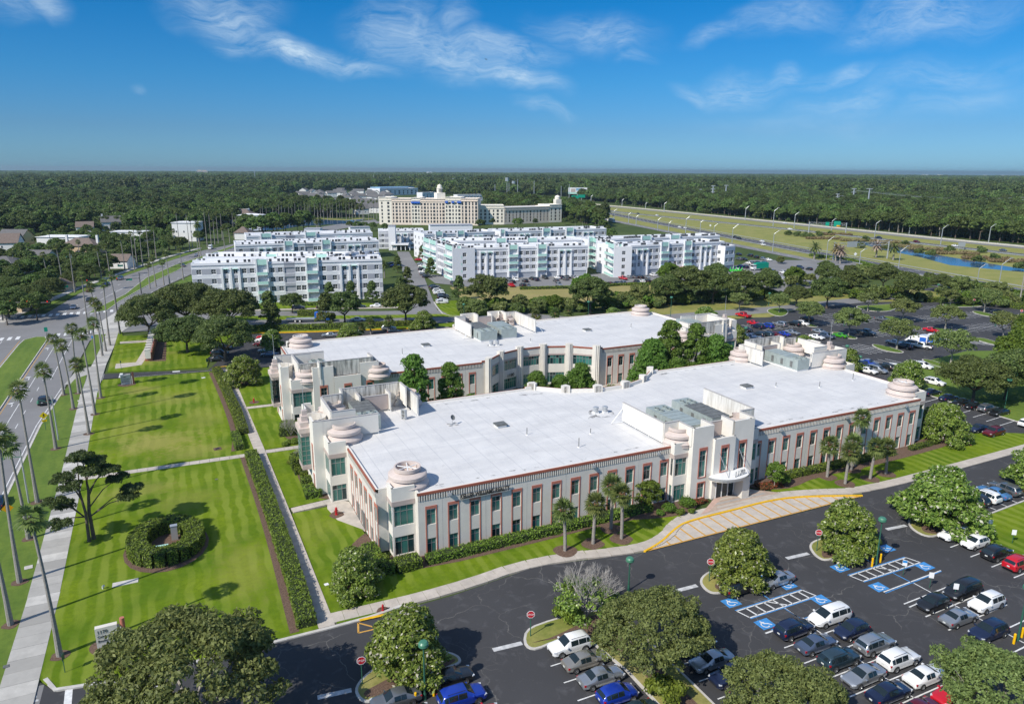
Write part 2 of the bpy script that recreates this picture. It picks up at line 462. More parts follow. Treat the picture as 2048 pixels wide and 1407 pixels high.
leaf_mat('palm_leaf',(0.075,0.115,0.028),(0.230,0.280,0.085),0.40,0.45)
leaf_mat('palm_leaf_dry',(0.16,0.13,0.045),(0.30,0.25,0.09),0.2)
leaf_mat('palm_leaf_dead',(0.20,0.15,0.12),(0.36,0.28,0.22),0.1)
leaf_mat('hedge_leaf',(0.085,0.135,0.015),(0.250,0.340,0.045),0.36)
leaf_mat('reed_leaf',(0.17,0.135,0.06),(0.33,0.27,0.13),0.2)
leaf_mat('lime_leaf',(0.10,0.15,0.015),(0.26,0.32,0.05),0.35)
leaf_mat('flower_leaf',(0.06,0.085,0.02),(0.34,0.055,0.035),0.2)
PAINT = {}
for nm,c,mt in (('white',(0.78,0.78,0.77),0),('silver',(0.45,0.47,0.49),.7),('grey',(0.17,0.18,0.19),.5),('black',(0.012,0.013,0.015),0),
     ('navy',(0.012,0.020,0.055),.2),('blue',(0.012,0.045,0.36),.2),('steel',(0.13,0.17,0.25),.6),('red',(0.48,0.008,0.018),0),
     ('maroon',(0.12,0.006,0.014),.2),('beige',(0.40,0.375,0.33),.6),('yellow',(0.78,0.50,0.02),0),('green',(0.06,0.33,0.02),.2),
     ('teal',(0.035,0.065,0.085),.4),('skyblue',(0.08,0.22,0.45),.3)):
 PAINT[nm] = mat('paint_' + nm,c,0.28,mt,0.5,coat=0.8)
# ------------------------------------------------------------------ mesh helpers
class MB:
 """collects shapes and links them as ONE mesh object; tf maps local (x, y) to the world"""
 def __init__(s,tf=None):
  s.v,s.f,s.m,s.mats = [],[],[],[]
  s.tf = tf
 def mi(s,name):
  if name not in s.mats:
   s.mats.append(name)
  return s.mats.index(name)
 def add(s,verts,faces,m):
  o = len(s.v)
  k = s.mi(m)
  s.v.extend(verts)
  for f in faces:
   s.f.append([o + i for i in f])
   s.m.append(k)
 def box(s,x0,y0,z0,x1,y1,z1,m):
  s.add([(x0,y0,z0),(x1,y0,z0),(x1,y1,z0),(x0,y1,z0),(x0,y0,z1),(x1,y0,z1),(x1,y1,z1),(x0,y1,z1)],
    [(0,3,2,1),(4,5,6,7),(0,1,5,4),(1,2,6,5),(2,3,7,6),(3,0,4,7)],m)
 def bar(s,a,b,wd,z0,z1,m,off=0.0):
  """upright slab from a to b, wd thick, shifted to the right of a->b by off"""
  dx,dy = b[0] - a[0],b[1] - a[1]
  L = hypot(dx,dy) or 1
  nx,ny = dy / L,-dx / L
  p = [(a[0] + nx * (off + wd / 2),a[1] + ny * (off + wd / 2)),(b[0] + nx * (off + wd / 2),b[1] + ny * (off + wd / 2)),
    (b[0] + nx * (off - wd / 2),b[1] + ny * (off - wd / 2)),(a[0] + nx * (off - wd / 2),a[1] + ny * (off - wd / 2))]
  s.prism(p,z0,z1,m)
 def prism(s,poly,z0,z1,m,mtop=None):
  n = len(poly)
  s.add([(x,y,z0) for x,y in poly] + [(x,y,z1) for x,y in poly],[tuple(reversed(range(n)))] + [(i,(i + 1) % n,n + (i + 1) % n,n + i) for i in range(n)],m)
  s.add([(x,y,z1) for x,y in poly],[tuple(range(n))],mtop or m)
 def tube(s,p0,p1,r0,r1,m,n=8,cap=True):
  p0,p1 = Vector(p0),Vector(p1)
  d = (p1 - p0)
  d.normalize()
  a = d.orthogonal().normalized()
  b = d.cross(a)
  vs = []
  for p,r in ((p0,r0),(p1,r1)):
   for i in range(n):
    t = 2 * math.pi * i / n
    vs.append(tuple(p + (a * cos(t) + b * sin(t)) * r))
  fs = [(i,(i + 1) % n,n + (i + 1) % n,n + i) for i in range(n)]
  if cap:
   fs += [tuple(reversed(range(n))),tuple(range(n,2 * n))]
  s.add(vs,fs,m)
 def path(s,pts,rads,m,n=8):
  for i in range(len(pts) - 1):
   s.tube(pts[i],pts[i + 1],rads[i],rads[i + 1],m,n,cap=(i == len(pts) - 2))
 def lathe(s,prof,cx,cy,m,n=32,a0=0.0,a1=2 * math.pi):
  full = abs(a1 - a0 - 2 * math.pi) < 1e-6
  k = n if full else n + 1
  vs = [(cx + r * cos(a0 + (a1 - a0) * i / n),cy + r * sin(a0 + (a1 - a0) * i / n),z) for (r,z) in prof for i in range(k)]
  fs = [(j * k + i,j * k + (i + 1) % k,(j + 1) * k + (i + 1) % k,(j + 1) * k + i) for j in range(len(prof) - 1) for i in range(n)]
  s.add(vs,fs,m)
 def mesh(s,name,smooth=False):
  me = bpy.data.meshes.new(name)
  vs = s.v
  if s.tf:
   vs = [(*s.tf(x,y),z) for x,y,z in vs]
  me.from_pydata(vs,[],s.f)
  for k in s.mats:
   me.materials.append(MATS[k])
  me.polygons.foreach_set('material_index',s.m)
  if smooth:
   me.polygons.foreach_set('use_smooth',[True] * len(me.polygons))
  me.update()
  return me
 def obj(s,name,parent=None,smooth=False,**kw):
  return link(s.mesh(name,smooth),name,parent,**kw)
def pbox(r,n,*a):
 b = MB(); b.box(*a); return b.obj(n,r)
def ptube(r,n,*a,**k):
 b = MB(); b.tube(*a,**k); return b.obj(n,r)
def pbar(r,n,*a,**k):
 b = MB(); b.bar(*a,**k); return b.obj(n,r)
def link(me,name,parent=None,loc=None,rz=None,kind=None,label=None,cat=None,group=None,scale=None):
 o = bpy.data.objects.new(name,me)
 col.objects.link(o)
 if parent is not None:
  o.parent = parent
 if loc is not None:
  o.location = loc
 if rz is not None:
  o.rotation_euler = (0,0,rz)
 if scale is not None:
  o.scale = (scale,) * 3 if isinstance(scale,(int,float)) else scale
 tag(o,label,cat,group,kind)
 return o
LABELS = {}
def tag(o,label=None,cat=None,group=None,kind=None):
 if label:
  o['label'] = label
  LABELS.setdefault(label,[]).append(o.name)
 if cat:
  o['category'] = cat
 if group:
  o['group'] = group
 if kind:
  o['kind'] = kind
 return o
def thing(name,label,cat,loc=(0,0,0),rz=0.0,group=None):
 return link(None,name,None,loc,rz,None,label,cat,group)
def dup(o,loc,rz=0.0,label=None,group=None,scale=None):
 """copy of a thing with copies of its parts and sub-parts"""
 def cp(a,par):
  c = a.copy()
  col.objects.link(c)
  c.parent = par
  for ch in a.children:
   cp(ch,c)
  return c
 r = cp(o,None)
 r.location,r.rotation_euler = loc,(0,0,rz)
 if scale is not None:
  r.scale = (scale,) * 3 if isinstance(scale,(int,float)) else scale
 if label:
  tag(r,label)
 if group:
  r['group'] = group
 return r
def chaikin(p,it=2):
 for _ in range(it):
  q = []
  for i in range(len(p)):
   a,b = p[i],p[(i + 1) % len(p)]
   q += [(a[0] * .75 + b[0] * .25,a[1] * .75 + b[1] * .25),(a[0] * .25 + b[0] * .75,a[1] * .25 + b[1] * .75)]
  p = q
 return p
def smooth_line(p,it=2):
 for _ in range(it):
  q = [p[0]]
  for a,b in zip(p,p[1:]):
   q += [(a[0] * .75 + b[0] * .25,a[1] * .75 + b[1] * .25),(a[0] * .25 + b[0] * .75,a[1] * .25 + b[1] * .75)]
  p = q + [p[-1]]
 return p
def area(p):
 return sum(a[0] * b[1] - b[0] * a[1] for a,b in zip(p,p[1:] + p[:1])) / 2
def ccw(p):
 return p if area(p) > 0 else p[::-1]
def inset(p,d):
 """polygon moved inwards by d"""
 p = ccw(p)
 n,out = len(p),[]
 for i in range(n):
  a,b,c = Vector(p[i - 1]),Vector(p[i]),Vector(p[(i + 1) % n])
  e1,e2 = (b - a).normalized(),(c - b).normalized()
  n1,n2 = Vector((-e1.y,e1.x)),Vector((-e2.y,e2.x))
  m = (n1 + n2)
  k = m.dot(n1)
  out.append(tuple(b + m * (d / max(k,0.4))))
 return out
def sheet(name,poly,z,m,z0=None,kind='structure',label=None,parent=None):
 b = MB()
 poly = ccw(poly)
 if z0 is None:
  b.add([(x,y,z) for x,y in poly],[tuple(range(len(poly)))],m)
 else:
  b.prism(poly,z0,z,m)
 return b.obj(name,parent,kind=kind,label=label)
def ribbon(name,pts,wd,z,m,z0=None,label=None,kind='structure',parent=None,off=0.0):
 """strip of constant width along a line"""
 b = MB()
 L,Rr = [],[]
 for i,p in enumerate(pts):
  a,c = pts[max(i - 1,0)],pts[min(i + 1,len(pts) - 1)]
  dx,dy = c[0] - a[0],c[1] - a[1]
  l = hypot(dx,dy) or 1
  nx,ny = -dy / l,dx / l
  L.append((p[0] + nx * (off + wd / 2),p[1] + ny * (off + wd / 2)))
  Rr.append((p[0] + nx * (off - wd / 2),p[1] + ny * (off - wd / 2)))
 n = len(pts)
 vs = [(x,y,z) for x,y in L + Rr]
 fs = [(n + i,n + i + 1,i + 1,i) for i in range(n - 1)]
 if z0 is not None:
  vs += [(x,y,z0) for x,y in L + Rr]
  for i in range(n - 1):
   fs += [(2 * n + i,i,i + 1,2 * n + i + 1),(n + i,3 * n + i,3 * n + i + 1,n + i + 1)]
  fs += [(0,2 * n,3 * n,n),(n - 1,2 * n - 1,4 * n - 1,3 * n - 1)]
 b.add(vs,fs,m)
 return b.obj(name,parent,kind=kind,label=label)
def along(pts,step):
 """points every step metres along a line, with headings"""
 out,carry = [],0.0
 for a,b in zip(pts,pts[1:]):
  L = hypot(b[0] - a[0],b[1] - a[1])
  h = math.atan2(b[1] - a[1],b[0] - a[0])
  t = carry
  while t < L:
   out.append((a[0] + (b[0] - a[0]) * t / L,a[1] + (b[1] - a[1]) * t / L,h))
   t += step
  carry = t - L
 return out
# marks painted on the pavement, one mesh per kind of place
MARKS = {}
def mark(place,a,b,wd,m='white_paint',z=0.012):
 mb = MARKS.setdefault(place,MB())
 dx,dy = b[0] - a[0],b[1] - a[1]
 L = hypot(dx,dy) or 1
 nx,ny = -dy / L * wd / 2,dx / L * wd / 2
 mb.add([(a[0] - nx,a[1] - ny,z),(b[0] - nx,b[1] - ny,z),(b[0] + nx,b[1] + ny,z),(a[0] + nx,a[1] + ny,z)],[(0,1,2,3)],m)
def markp(place,poly,m='white_paint',z=0.012):
 poly = ccw(poly)
 MARKS.setdefault(place,MB()).add([(x,y,z) for x,y in poly],[tuple(range(len(poly)))],m)
def dashes(place,pts,on,gap,wd,m='white_paint',z=0.012):
 for x,y,h in along(pts,on + gap):
  mark(place,(x,y),(x + cos(h) * on,y + sin(h) * on),wd,m,z)
# ------------------------------------------------------------------ the lie of the land
def drop(x,y):
 """the earth's curve far off"""
 return max(0.0,hypot(x,y) - 900) ** 2 / 1.10e7
b = MB()
rr_ = [0,900,1600,2600,4000,6000,9000,13000,18000,25000]
b.lathe([(max(.1,q),-.12 - drop(q,0)) for q in rr_],0,0,'forest_floor',96)
b.obj('ground',kind='structure',label='dark green land reaching to the horizon')
# boulevard on the left, running away from the viewer
sheet('boulevard_road',[(-66,-30),(-27,-30),(-27,160),(-25.6,186),(-24.6,238),(-18,252)] + gp([(250,624),(290,592),(330,572),(376,551),(420,531),(480,502),(560,478),(640,462),(720,452),(760,446),(750,439),(690,446),(640,454),(560,470),(470,487),(405,501),(350,518),(250,551),(160,586),(80,634)]) + [(-66,262)],0.0,'road_asphalt',label='grey asphalt boulevard with a grass median')
ribbon('left_sidewalk',gp([(0,645),(60,618),(150,578),(235,548),(330,515),(400,496)]),2.6,.09,'old_concrete',-.2)
sheet('far_verge_lawn',gp([(335,574),(378,553),(400,545),(385,590),(300,612),(262,618),(292,594)]),.08,'verge_grass',-.2)
ribbon('left_verge_lawn',gp([(45,630),(100,607),(190,571),(250,549),(350,516),(400,499)]),3.2,.07,'verge_grass',-.2)
sheet('cross_street_road',[(-120,312),(-20,284)] + gp([(246,622),(520,622),(760,622),(1000,618),(1010,641),(760,646),(520,650),(246,664)]) + [(-60,246),(-120,262)],0.003,'road_asphalt',label='grey asphalt street crossing the boulevard')
sheet('left_verge_lawn',[(-66.5,-30),(-58,-30),(-58,236),(-66,246),(-120,256),(-120,-30)],0.1,'verge_grass',-0.3)
for nm,poly in (('near',[(-42.4,-30),(-36.4,-30),(-36.0,100),(-36.0,244),(-37,249),(-39.4,250),(-42,247),(-42.4,240)]),
     ('far',gp([(175,627),(215,620),(240,602),(312,561),(355,541),(376,528),(470,494),(468,491),(375,522),(350,530),(292,556),(250,589),(205,611)])),):
 sheet('median_lawn',poly,0.13,'verge_grass',-0.3,label='mown grass median, %s part' % nm)
 ribbon('median_kerb',poly + poly[:1],0.22,0.15,'kerb_concrete',-0.2)
ribbon('verge_kerb',[(-26.9,-30),(-26.9,160),(-25.5,186)],0.35,0.14,'kerb_concrete',-0.2)
for x in (-35.4,-43.0):
 mark('boulevard_marking',(x,-30),(x,246),0.14,'orange_paint')
mark('boulevard_marking',(-27.6,-30),(-27.6,160),0.16)
mark('boulevard_marking',(-27.6,160),(-26.2,188),0.16)
mark('boulevard_marking',(-33.0,150),(-33.0,246),0.14)
mark('boulevard_marking',(-29.4,196),(-29.4,246),0.14)
dashes('boulevard_marking',[(-31.2,-20),(-31.0,200)],3.0,6.0,0.14)
dashes('boulevard_marking',[(-34.3,-20),(-34.2,150)],3.0,6.0,0.12)
dashes('boulevard_marking',[(-47.5,-20),(-47.5,246)],3.0,9.0,0.14)
for x,y in ((-34.2,178),(-34.2,200),(-34.2,232)):      # turn arrows
 markp('boulevard_marking',[(x - .1,y - 2),(x + .1,y - 2),(x + .1,y + .6),(x - .1,y + .6)])
 markp('boulevard_marking',[(x - 1.3,y + .6),(x + .1,y - .1),(x + .1,y + 1.3)])
for k in range(19):                                          # ladder crosswalks of the junction
 x = -61 + k * 2.05
 if not -43 < x < -35.5:
  markp('boulevard_marking',[(x,248.5),(x + 1.0,248.5),(x + .9,253),(x - .1,253)],'white_paint',0.016)
 markp('boulevard_marking',[(x + 2,285),(x + 3.0,285),(x + 2.9,289.5),(x + 1.9,289.5)],'white_paint',0.016)
for k in range(13):
 y = 250 + k * 2.3
 markp('boulevard_marking',[(-67,y),(-62,y - 1.2),(-62,y - .5),(-67,y + .7)],'white_paint',0.016)
mark('boulevard_marking',(-61.2,250),(-61.2,282),0.35,z=0.016)
mark('boulevard_marking',(-67.8,252),(-67.8,284),0.35,z=0.016)
mark('boulevard_marking',(-34.6,244.6),(-25,244.6),0.5,z=0.016)
dashes('boulevard_marking',gp([(130,622),(215,578),(330,534),(420,501)]),3,7,0.2)
dashes('boulevard_marking',gp([(245,622),(310,580),(376,546)]),3,7,0.2)
for pa,pb in (((150,626),(250,574)),((180,629),(215,607))):
 mark('boulevard_marking',gd(*pa),gd(*pb),0.2)
# verge, sidewalk, big lawns
sheet('street_verge_lawn',[(-26.7,-30),(-18.9,-30),(-19.2,90),(-20.0,130),(-21.3,178),(-22.0,197),(-24.2,194),(-25.4,184),(-26.7,160)],0.105,'verge_grass',-0.3,label='mown grass verge between road and sidewalk')
sheet('corner_verge_lawn',[(-24.4,206),(-20.8,208.5),(-20.4,228),(-20.6,246),(-24.0,246),(-24.4,226)],0.105,'verge_grass',-0.3)
SW = [(-17.7,-30),(-17.8,90),(-18.6,130),(-20.1,178),(-20.0,206),(-19.3,228),(-19.2,262)]
def slabs(name,pts,wd,step,m,label,zt=0.118,gap=0.035):
 """a walk of separate concrete slabs: the structure holds each slab as a part"""
 root = link(None,name,None,kind='structure',label=label)
 mb = MB()
 mb.box(-(step - gap) / 2,-wd / 2,-0.25,(step - gap) / 2,wd / 2,0,m)
 me = mb.mesh('slab')
 for i,(x,y,h) in enumerate(along(pts,step)):
  link(me,'slab',root,(x + cos(h) * step / 2,y + sin(h) * step / 2,zt + uni(-.006,.006)),h)
 return root
slabs('sidewalk',SW,3.3,2.1,'old_concrete','broad weathered concrete sidewalk beside the boulevard')
slabs('garden_path',[(11.3,71.6),(11.0,100),(10.6,127),(9.9,160),(9.4,187)],1.75,1.6,'walk_concrete','long pale concrete path along the hedge')
sheet('front_lawn',[(-16.1,75),(-14.5,72.6),(-8,71.4),(10.4,71.3),(10.3,100),(9.8,126.2),(-17.2,127.0),(-16.4,90)],0.10,'lawn_grass',-0.3,label='mown striped lawn with the oval hedge')
sheet('middle_lawn',[(-17.2,128.6),(9.8,127.9),(9.0,160),(8.4,187.2),(-6,189.0),(-18.2,190.5),(-18.5,178),(-17.0,130)],0.10,'lawn_grass',-0.3,label='mown lawn striped by palm shadows')
slabs('cross_path',[(-17,127.7),(9.8,127.1)],1.5,1.6,'walk_concrete','concrete path crossing the lawns')
sheet('building_lawn',[(12.2,73.3),(26,72.7),(38.5,74.8),(52.2,71.3),(56.6,72.4),(61,75.2),(64,76.6),(62.6,82.5),(20,82.5),(20.4,101.0),(12.0,101.0)],0.10,'lawn_grass',-0.3,label='mown lawn at the foot of the front facade')
sheet('side_lawn',[(11.9,103.0),(20.4,104),(20,126.4),(11.6,126.6)],0.10,'lawn_grass',-0.3)
sheet('upper_side_lawn',[(11.5,128.6),(18,128.4),(22,153.4),(10.9,153.6)],0.10,'lawn_grass',-0.3)
sheet('far_side_lawn',[(10.8,155.4),(22,155.2),(22,180),(20,186),(10.4,187)],0.10,'lawn_grass',-0.3)
slabs('entry_path',[(12.2,102.0),(17.0,102.6)],1.6,1.6,'walk_concrete','short concrete path to the west door of the front building')
sheet('west_terrace',[(17.0,100.4),(17.6,96.2),(20.5,91.5),(20.5,101.4),(17.6,103.4)],0.125,'walk_concrete',-0.3)
slabs('side_path',[(11.5,127.5),(18,127.4)],1.5,1.6,'walk_concrete','short concrete path between the two buildings')
slabs('upper_side_path',[(10.9,154.5),(18,154.3)],1.4,1.6,'walk_concrete','short concrete path beside the rear building')
sheet('courtyard_paving',[(18,117.5),(128,117.5),(128,138),(18,138)],0.02,'walk_concrete',-0.3)
sheet('courtyard_lawn',[(22,120.5),(56,120.5),(60,127),(56,135.5),(22,135.5)],0.1,'lawn_grass',-0.3)
# front drive, parking lots
sheet('parking_lot_asphalt',[(-60,-20),(230,-20),(230,71.5),(95,71.5),(93,70.1),(53,70.3),(38,73.2),(26,71.6),(16,71.2),(-8,71.2),(-14.4,72.3),(-16,74.5),(-19,75.5),(-22,74.5),(-26.8,70),(-26.8,40),(-60,40)],0.006,'lot_asphalt',label='cracked dark asphalt of the front parking lot')
sheet('front_apron',[(-26.6,74.5),(-26.6,58),(-15.8,57),(-15.6,74)],0.010,'road_asphalt')
DR = smooth_line([(11.8,73.0),(26,71.9 + .8),(38.5,74.6),(52.6,70.9 + .3),(57.5,72.4),(61.5,75.2),(66,76.2),(74,76.1),(81,76.2),(88.5,74.2),(95,71.6),(118,71.7),(140,72.2)],2)
slabs('front_walk',DR,1.9,1.6,'walk_concrete','curving concrete walk along the front drive')
KB = smooth_line([(52.7,70.4),(56.3,71.5),(60.1,73.7),(63.3,74.9),(71,74.9),(80,75.1),(86,73.6),(93.6,70.3)],2)
sheet('drop_off_concrete',KB,0.012,'walk_concrete',label='concrete drop-off bay hatched in yellow')
for i,(x,y,h) in enumerate(along([(55,70.6),(92,70.5)],2.0)):
 top = min(KB,key=lambda q: abs(q[0] - x))[1] - 0.2
 if top - y > .7:
  mark('drop_off_marking',(x,y),(x + .1,top),0.28,'orange_paint',0.02)
mark('drop_off_marking',(52.9,70.52),(93.4,70.45),0.24,'orange_paint',0.02)
ribbon('yellow_kerb',KB,0.32,0.17,'yellow_paint',-0.1,label='yellow painted kerb curling round the drop-off bay')
E2 = [(66.2,75.6),(72.2,78.6),(73.4,81.2),(77.8,81.2),(79.6,79),(82.6,76.4)]
sheet('entrance_paving',E2,0.13,'brown_paver',-0.2,label='striped brown and grey paving before the glass entrance')
for k in range(5):
 y = 76.2 + k * 1.0
 markp('entrance_paving_band',[(70.0 + k * .35,y),(81 - k * .5,y - .2),(80.6 - k * .5,y + .32),(70.2 + k * .35,y + .5)],'grey_paver' if k % 2 else 'walk_concrete',0.136)
markp('entrance_paving_band',[(66.4,75.7),(67.7,75.7),(73.4,79.0),(72.6,79.6)],'pink_paver',0.138)
sheet('east_front_lawn',[(82.0,76.3),(88.6,74.4),(95.2,71.8),(140,72.4),(146,76.5),(140.8,79.5),(134,81.4),(129,88),(126.5,100),(124,100),(124,82.2),(83,82.2)],0.10,'lawn_grass',-0.3,label='lawn under the palmettos by the east wing')
sheet('rear_drive_asphalt',[(-18.2,191.5),(10,188.8),(22,186.4),(26,176),(118,176),(132,150)] + [(133,120),(129,88),(134,81.4),(141,79.6),(146,76),(200,75),(320,70),(330,205),(260,205),(205,199)] + gp([(1470,640),(1380,632),(1060,640),(1005,650),(870,656),(640,664),(500,668),(470,690),(416,740)]) + [(-6,193.5),(-19,196.6)],0.005,'lot_asphalt',label='dark asphalt of the rear drive and east parking lot')
sheet('drive_apron',[(-26.0,190),(-18.2,190.4),(-18.2,196.8),(-20.6,206),(-24.6,204)],0.009,'old_concrete')
sheet('pier_wall_lawn',[(-17.6,198)] + gp([(330,740),(414,734),(424,700),(492,684),(500,660),(246,672)]) + [(-17.6,255)],0.105,'lawn_grass',-0.3,label='lawn under the oaks by the pier wall')
sheet('pier_wall_terrace',gp([(230,738),(283,730),(316,682),(300,680),(272,725),(232,728)]),0.125,'walk_concrete',-0.2)
sheet('pier_wall_path',gp([(240,684),(300,680),(300,684),(240,688)]),0.125,'walk_concrete',-0.2)
sheet('pier_wall_mulch',gp([(300,723),(332,722),(333,684),(312,684)]),0.13,'mulch',-0.2)
sheet('corner_plaza',[(-21,246),(-17,246),(-13,262),(-20,284),(-25,262),(-24.4,247)],0.1,'old_concrete',-0.2)
sheet('street_lawn',gp([(500,651),(760,648),(985,645),(1000,650),(870,654),(640,662),(500,665)]),0.105,'lawn_grass',-0.3)
ribbon('yellow_street_kerb',gp([(500,666.5),(640,663),(760,658.5),(860,655)]),0.5,0.2,'yellow_paint',-0.1,label='yellow painted kerb along the rear drive')
sheet('street_median_lawn',gp([(470,632),(620,632),(780,630),(1000,626),(1000,631),(780,636),(620,638.5),(470,640)]),0.12,'lawn_grass',-0.3)
sheet('apartment_lawn',gp([(380,603),(765,607),(800,606),(800,613),(640,614),(400,622)]),0.10,'lawn_grass',-0.3)
ribbon('apartment_walk',gp([(470,621),(640,617),(800,614.5)]),1.8,0.115,'walk_concrete',-0.2)
# private road between the apartment blocks
sheet('apartment_road',gp([(868,662),(905,652),(880,632),(866,600),(846,548),(826,518),(818,503),(794,503),(800,520),(806,548),(818,580),(826,612),(815,640)]),0.008,'road_asphalt',label='grey road between the white apartment blocks')
sheet('apartment_lot_asphalt',gp([(846,548),(1000,556),(1180,548),(1240,544),(1480,530),(1500,520),(1700,520),(1740,545),(1720,560),(1560,585),(1480,578),(1300,560),(1180,572),(1000,580),(870,566)]),0.007,'road_asphalt',label='grey apartment parking lot')
sheet('corner_lawn',gp([(870,606),(915,600),(1005,622),(1010,632),(900,630),(884,622)]),0.10,'lawn_grass',-0.3)
ribbon('corner_kerb',gp([(868,604),(874,614),(885,627),(900,631.5),(1008,633)]),0.4,0.15,'kerb_concrete',-0.1)
sheet('dry_field_lawn',gp([(900,574),(1190,572),(1320,570),(1360,590),(1250,606),(1000,618),(925,598)]),0.06,'field_grass',-0.3,label='dry tan field before the apartment lot')
sheet('far_border_lawn',gp([(1180,612),(1400,610),(1560,588),(1760,574),(1960,590),(2100,606),(2160,650),(2048,613),(1900,602),(1700,604),(1600,618),(1540,634),(1300,642)]),0.09,'dry_grass',-0.3)
sheet('service_lane_asphalt',gp([(1010,622),(1200,640),(1420,622),(1560,612),(1760,590),(1790,586),(1790,598),(1560,624),(1430,634),(1200,652),(1010,640)]),0.095,'road_asphalt',label='pale service lane behind the trees')
sheet('rear_stalls_asphalt',gp([(1020,645),(1215,630),(1215,650),(1040,662)]),0.10,'dark_road')
# highway
HWY = {
 'frontage_road': ([(1180,432),(1260,448),(1400,476),(1536,503),(1700,535),(1880,570),(2100,617)],9,'road_asphalt'),
 'highway_near_road': ([(1170,417),(1206,424),(1340,451),(1536,488),(1700,519),(1850,547),(2060,586),(2300,632)],15,'dark_road'),
 'highway_far_road': ([(1130,404),(1206,421),(1326,433),(1560,456),(1750,477),(1900,493),(2060,511),(2300,536)],13,'dark_road'),
 'ramp_road': ([(1020,394),(1110,404),(1180,409.5),(1326,423),(1558,446),(1750,466),(1900,482),(2060,497),(2300,520)],11,'road_asphalt'),
}
sheet('highway_verge',gp([(1060,402),(1180,406),(1330,420),(1560,442),(1750,462),(2060,492),(2400,530),(2400,690),(2060,608),(1880,566),(1700,532),(1536,500),(1300,458),(1190,436)]),-0.02,'highway_grass',label='yellowish grass between the highway carriageways')
HW = {}
for k,(pts,wd,m) in HWY.items():
 HW[k] = smooth_line(gp(pts),1)
 ribbon(k,HW[k],wd,0.02,m,label={'frontage_road': 'pale frontage road beside the highway','highway_near_road': 'dark near carriageway of the highway','highway_far_road': 'dark far carriageway of the highway','ramp_road': 'pale ramp road by the woods'}[k])
for k,offs in (('highway_near_road',(-3.7,0,3.7)),('highway_far_road',(-3.4,0.2)),('frontage_road',(0,))):
 for o_ in offs:
  pts = HW[k]
  q = []
  for i in range(len(pts)):
   a,c = pts[max(i - 1,0)],pts[min(i + 1,len(pts) - 1)]
   l = hypot(c[0] - a[0],c[1] - a[1])
   q.append((pts[i][0] - (c[1] - a[1]) / l * o_,pts[i][1] + (c[0] - a[0]) / l * o_))
  dashes('highway_marking',q,4.0,8.0,0.35,z=0.035)
for k,o_ in (('highway_near_road',7.0),('highway_near_road',-7.0),('highway_far_road',5.9),('highway_far_road',-5.9)):
 ribbon('highway_edge_line',HW[k],0.35,0.035,'white_paint',off=o_)
sheet('ditch_water',gp([(1690,478),(1780,490),(1900,514),(2060,540),(2060,545),(1900,530),(1840,514),(1760,498)]),0.01,'lake_water',label='narrow blue ditch between carriageways')
sheet('lake_water',gp([(470,458),(478,440),(530,435),(600,437),(690,441),(735,437),(700,447),(600,452),(560,459),(500,462)]),0.05,'lake_water',label='blue lake ringed with palms')
ribbon('lake_bank',gp([(470,440),(530,434.5),(610,437),(700,440),(735,436.5)]),22,0.04,'highway_grass')
ribbon('lake_road',gp([(640,462),(700,452),(760,444),(830,438)]),14,0.06,'road_asphalt')
# ------------------------------------------------------------------ the two office buildings
def wall_panel(mb,a,b,z0,z1,opens,m,depth=0.18,mr=None):
 """a wall face from a to b (outside on the right) with real openings and reveals; opens = [(s0, s1, z0, z1)]"""
 dx,dy = b[0] - a[0],b[1] - a[1]
 L = hypot(dx,dy)
 ux,uy = dx / L,dy / L
 nx,ny = -uy,ux                       # inwards
 P = lambda s,z,d=0.0: (a[0] + ux * s + nx * d,a[1] + uy * s + ny * d,z)
 ss = sorted({0.0,L} | {o[0] for o in opens} | {o[1] for o in opens})
 zs = sorted({z0,z1} | {o[2] for o in opens} | {o[3] for o in opens})
 ss = [s for s in ss if 0 <= s <= L]
 zs = [z for z in zs if z0 <= z <= z1]
 for i in range(len(ss) - 1):
  j = 0
  while j < len(zs) - 1:
   sm,zm = (ss[i] + ss[i + 1]) / 2,(zs[j] + zs[j + 1]) / 2
   if any(o[0] < sm < o[1] and o[2] < zm < o[3] for o in opens):
    j += 1
    continue
   k = j + 1
   while k < len(zs) - 1 and not any(o[0] < sm < o[1] and o[2] < (zs[k] + zs[k + 1]) / 2 < o[3] for o in opens):
    k += 1
   mb.add([P(ss[i],zs[j]),P(ss[i + 1],zs[j]),P(ss[i + 1],zs[k]),P(ss[i],zs[k])],[(0,1,2,3)],m)
   j = k
 for s0,s1,a0,a1 in opens:
  for q in (((s0,a0),(s0,a1)),((s1,a1),(s1,a0)),((s0,a1),(s1,a1)),((s1,a0),(s0,a0))):
   (p,z),(r,zz) = q
   mb.add([P(p,z),P(r,zz),P(r,zz,depth),P(p,z,depth)],[(0,1,2,3)],mr or m)
 # coping thickness: the back of the wall
 mb.add([P(0,z0,0.3),P(L,z0,0.3),P(L,z1,0.3),P(0,z1,0.3),P(0,z1),P(L,z1)],[(1,0,3,2),(4,5,2,3)],m)
WIN_CACHE = {}
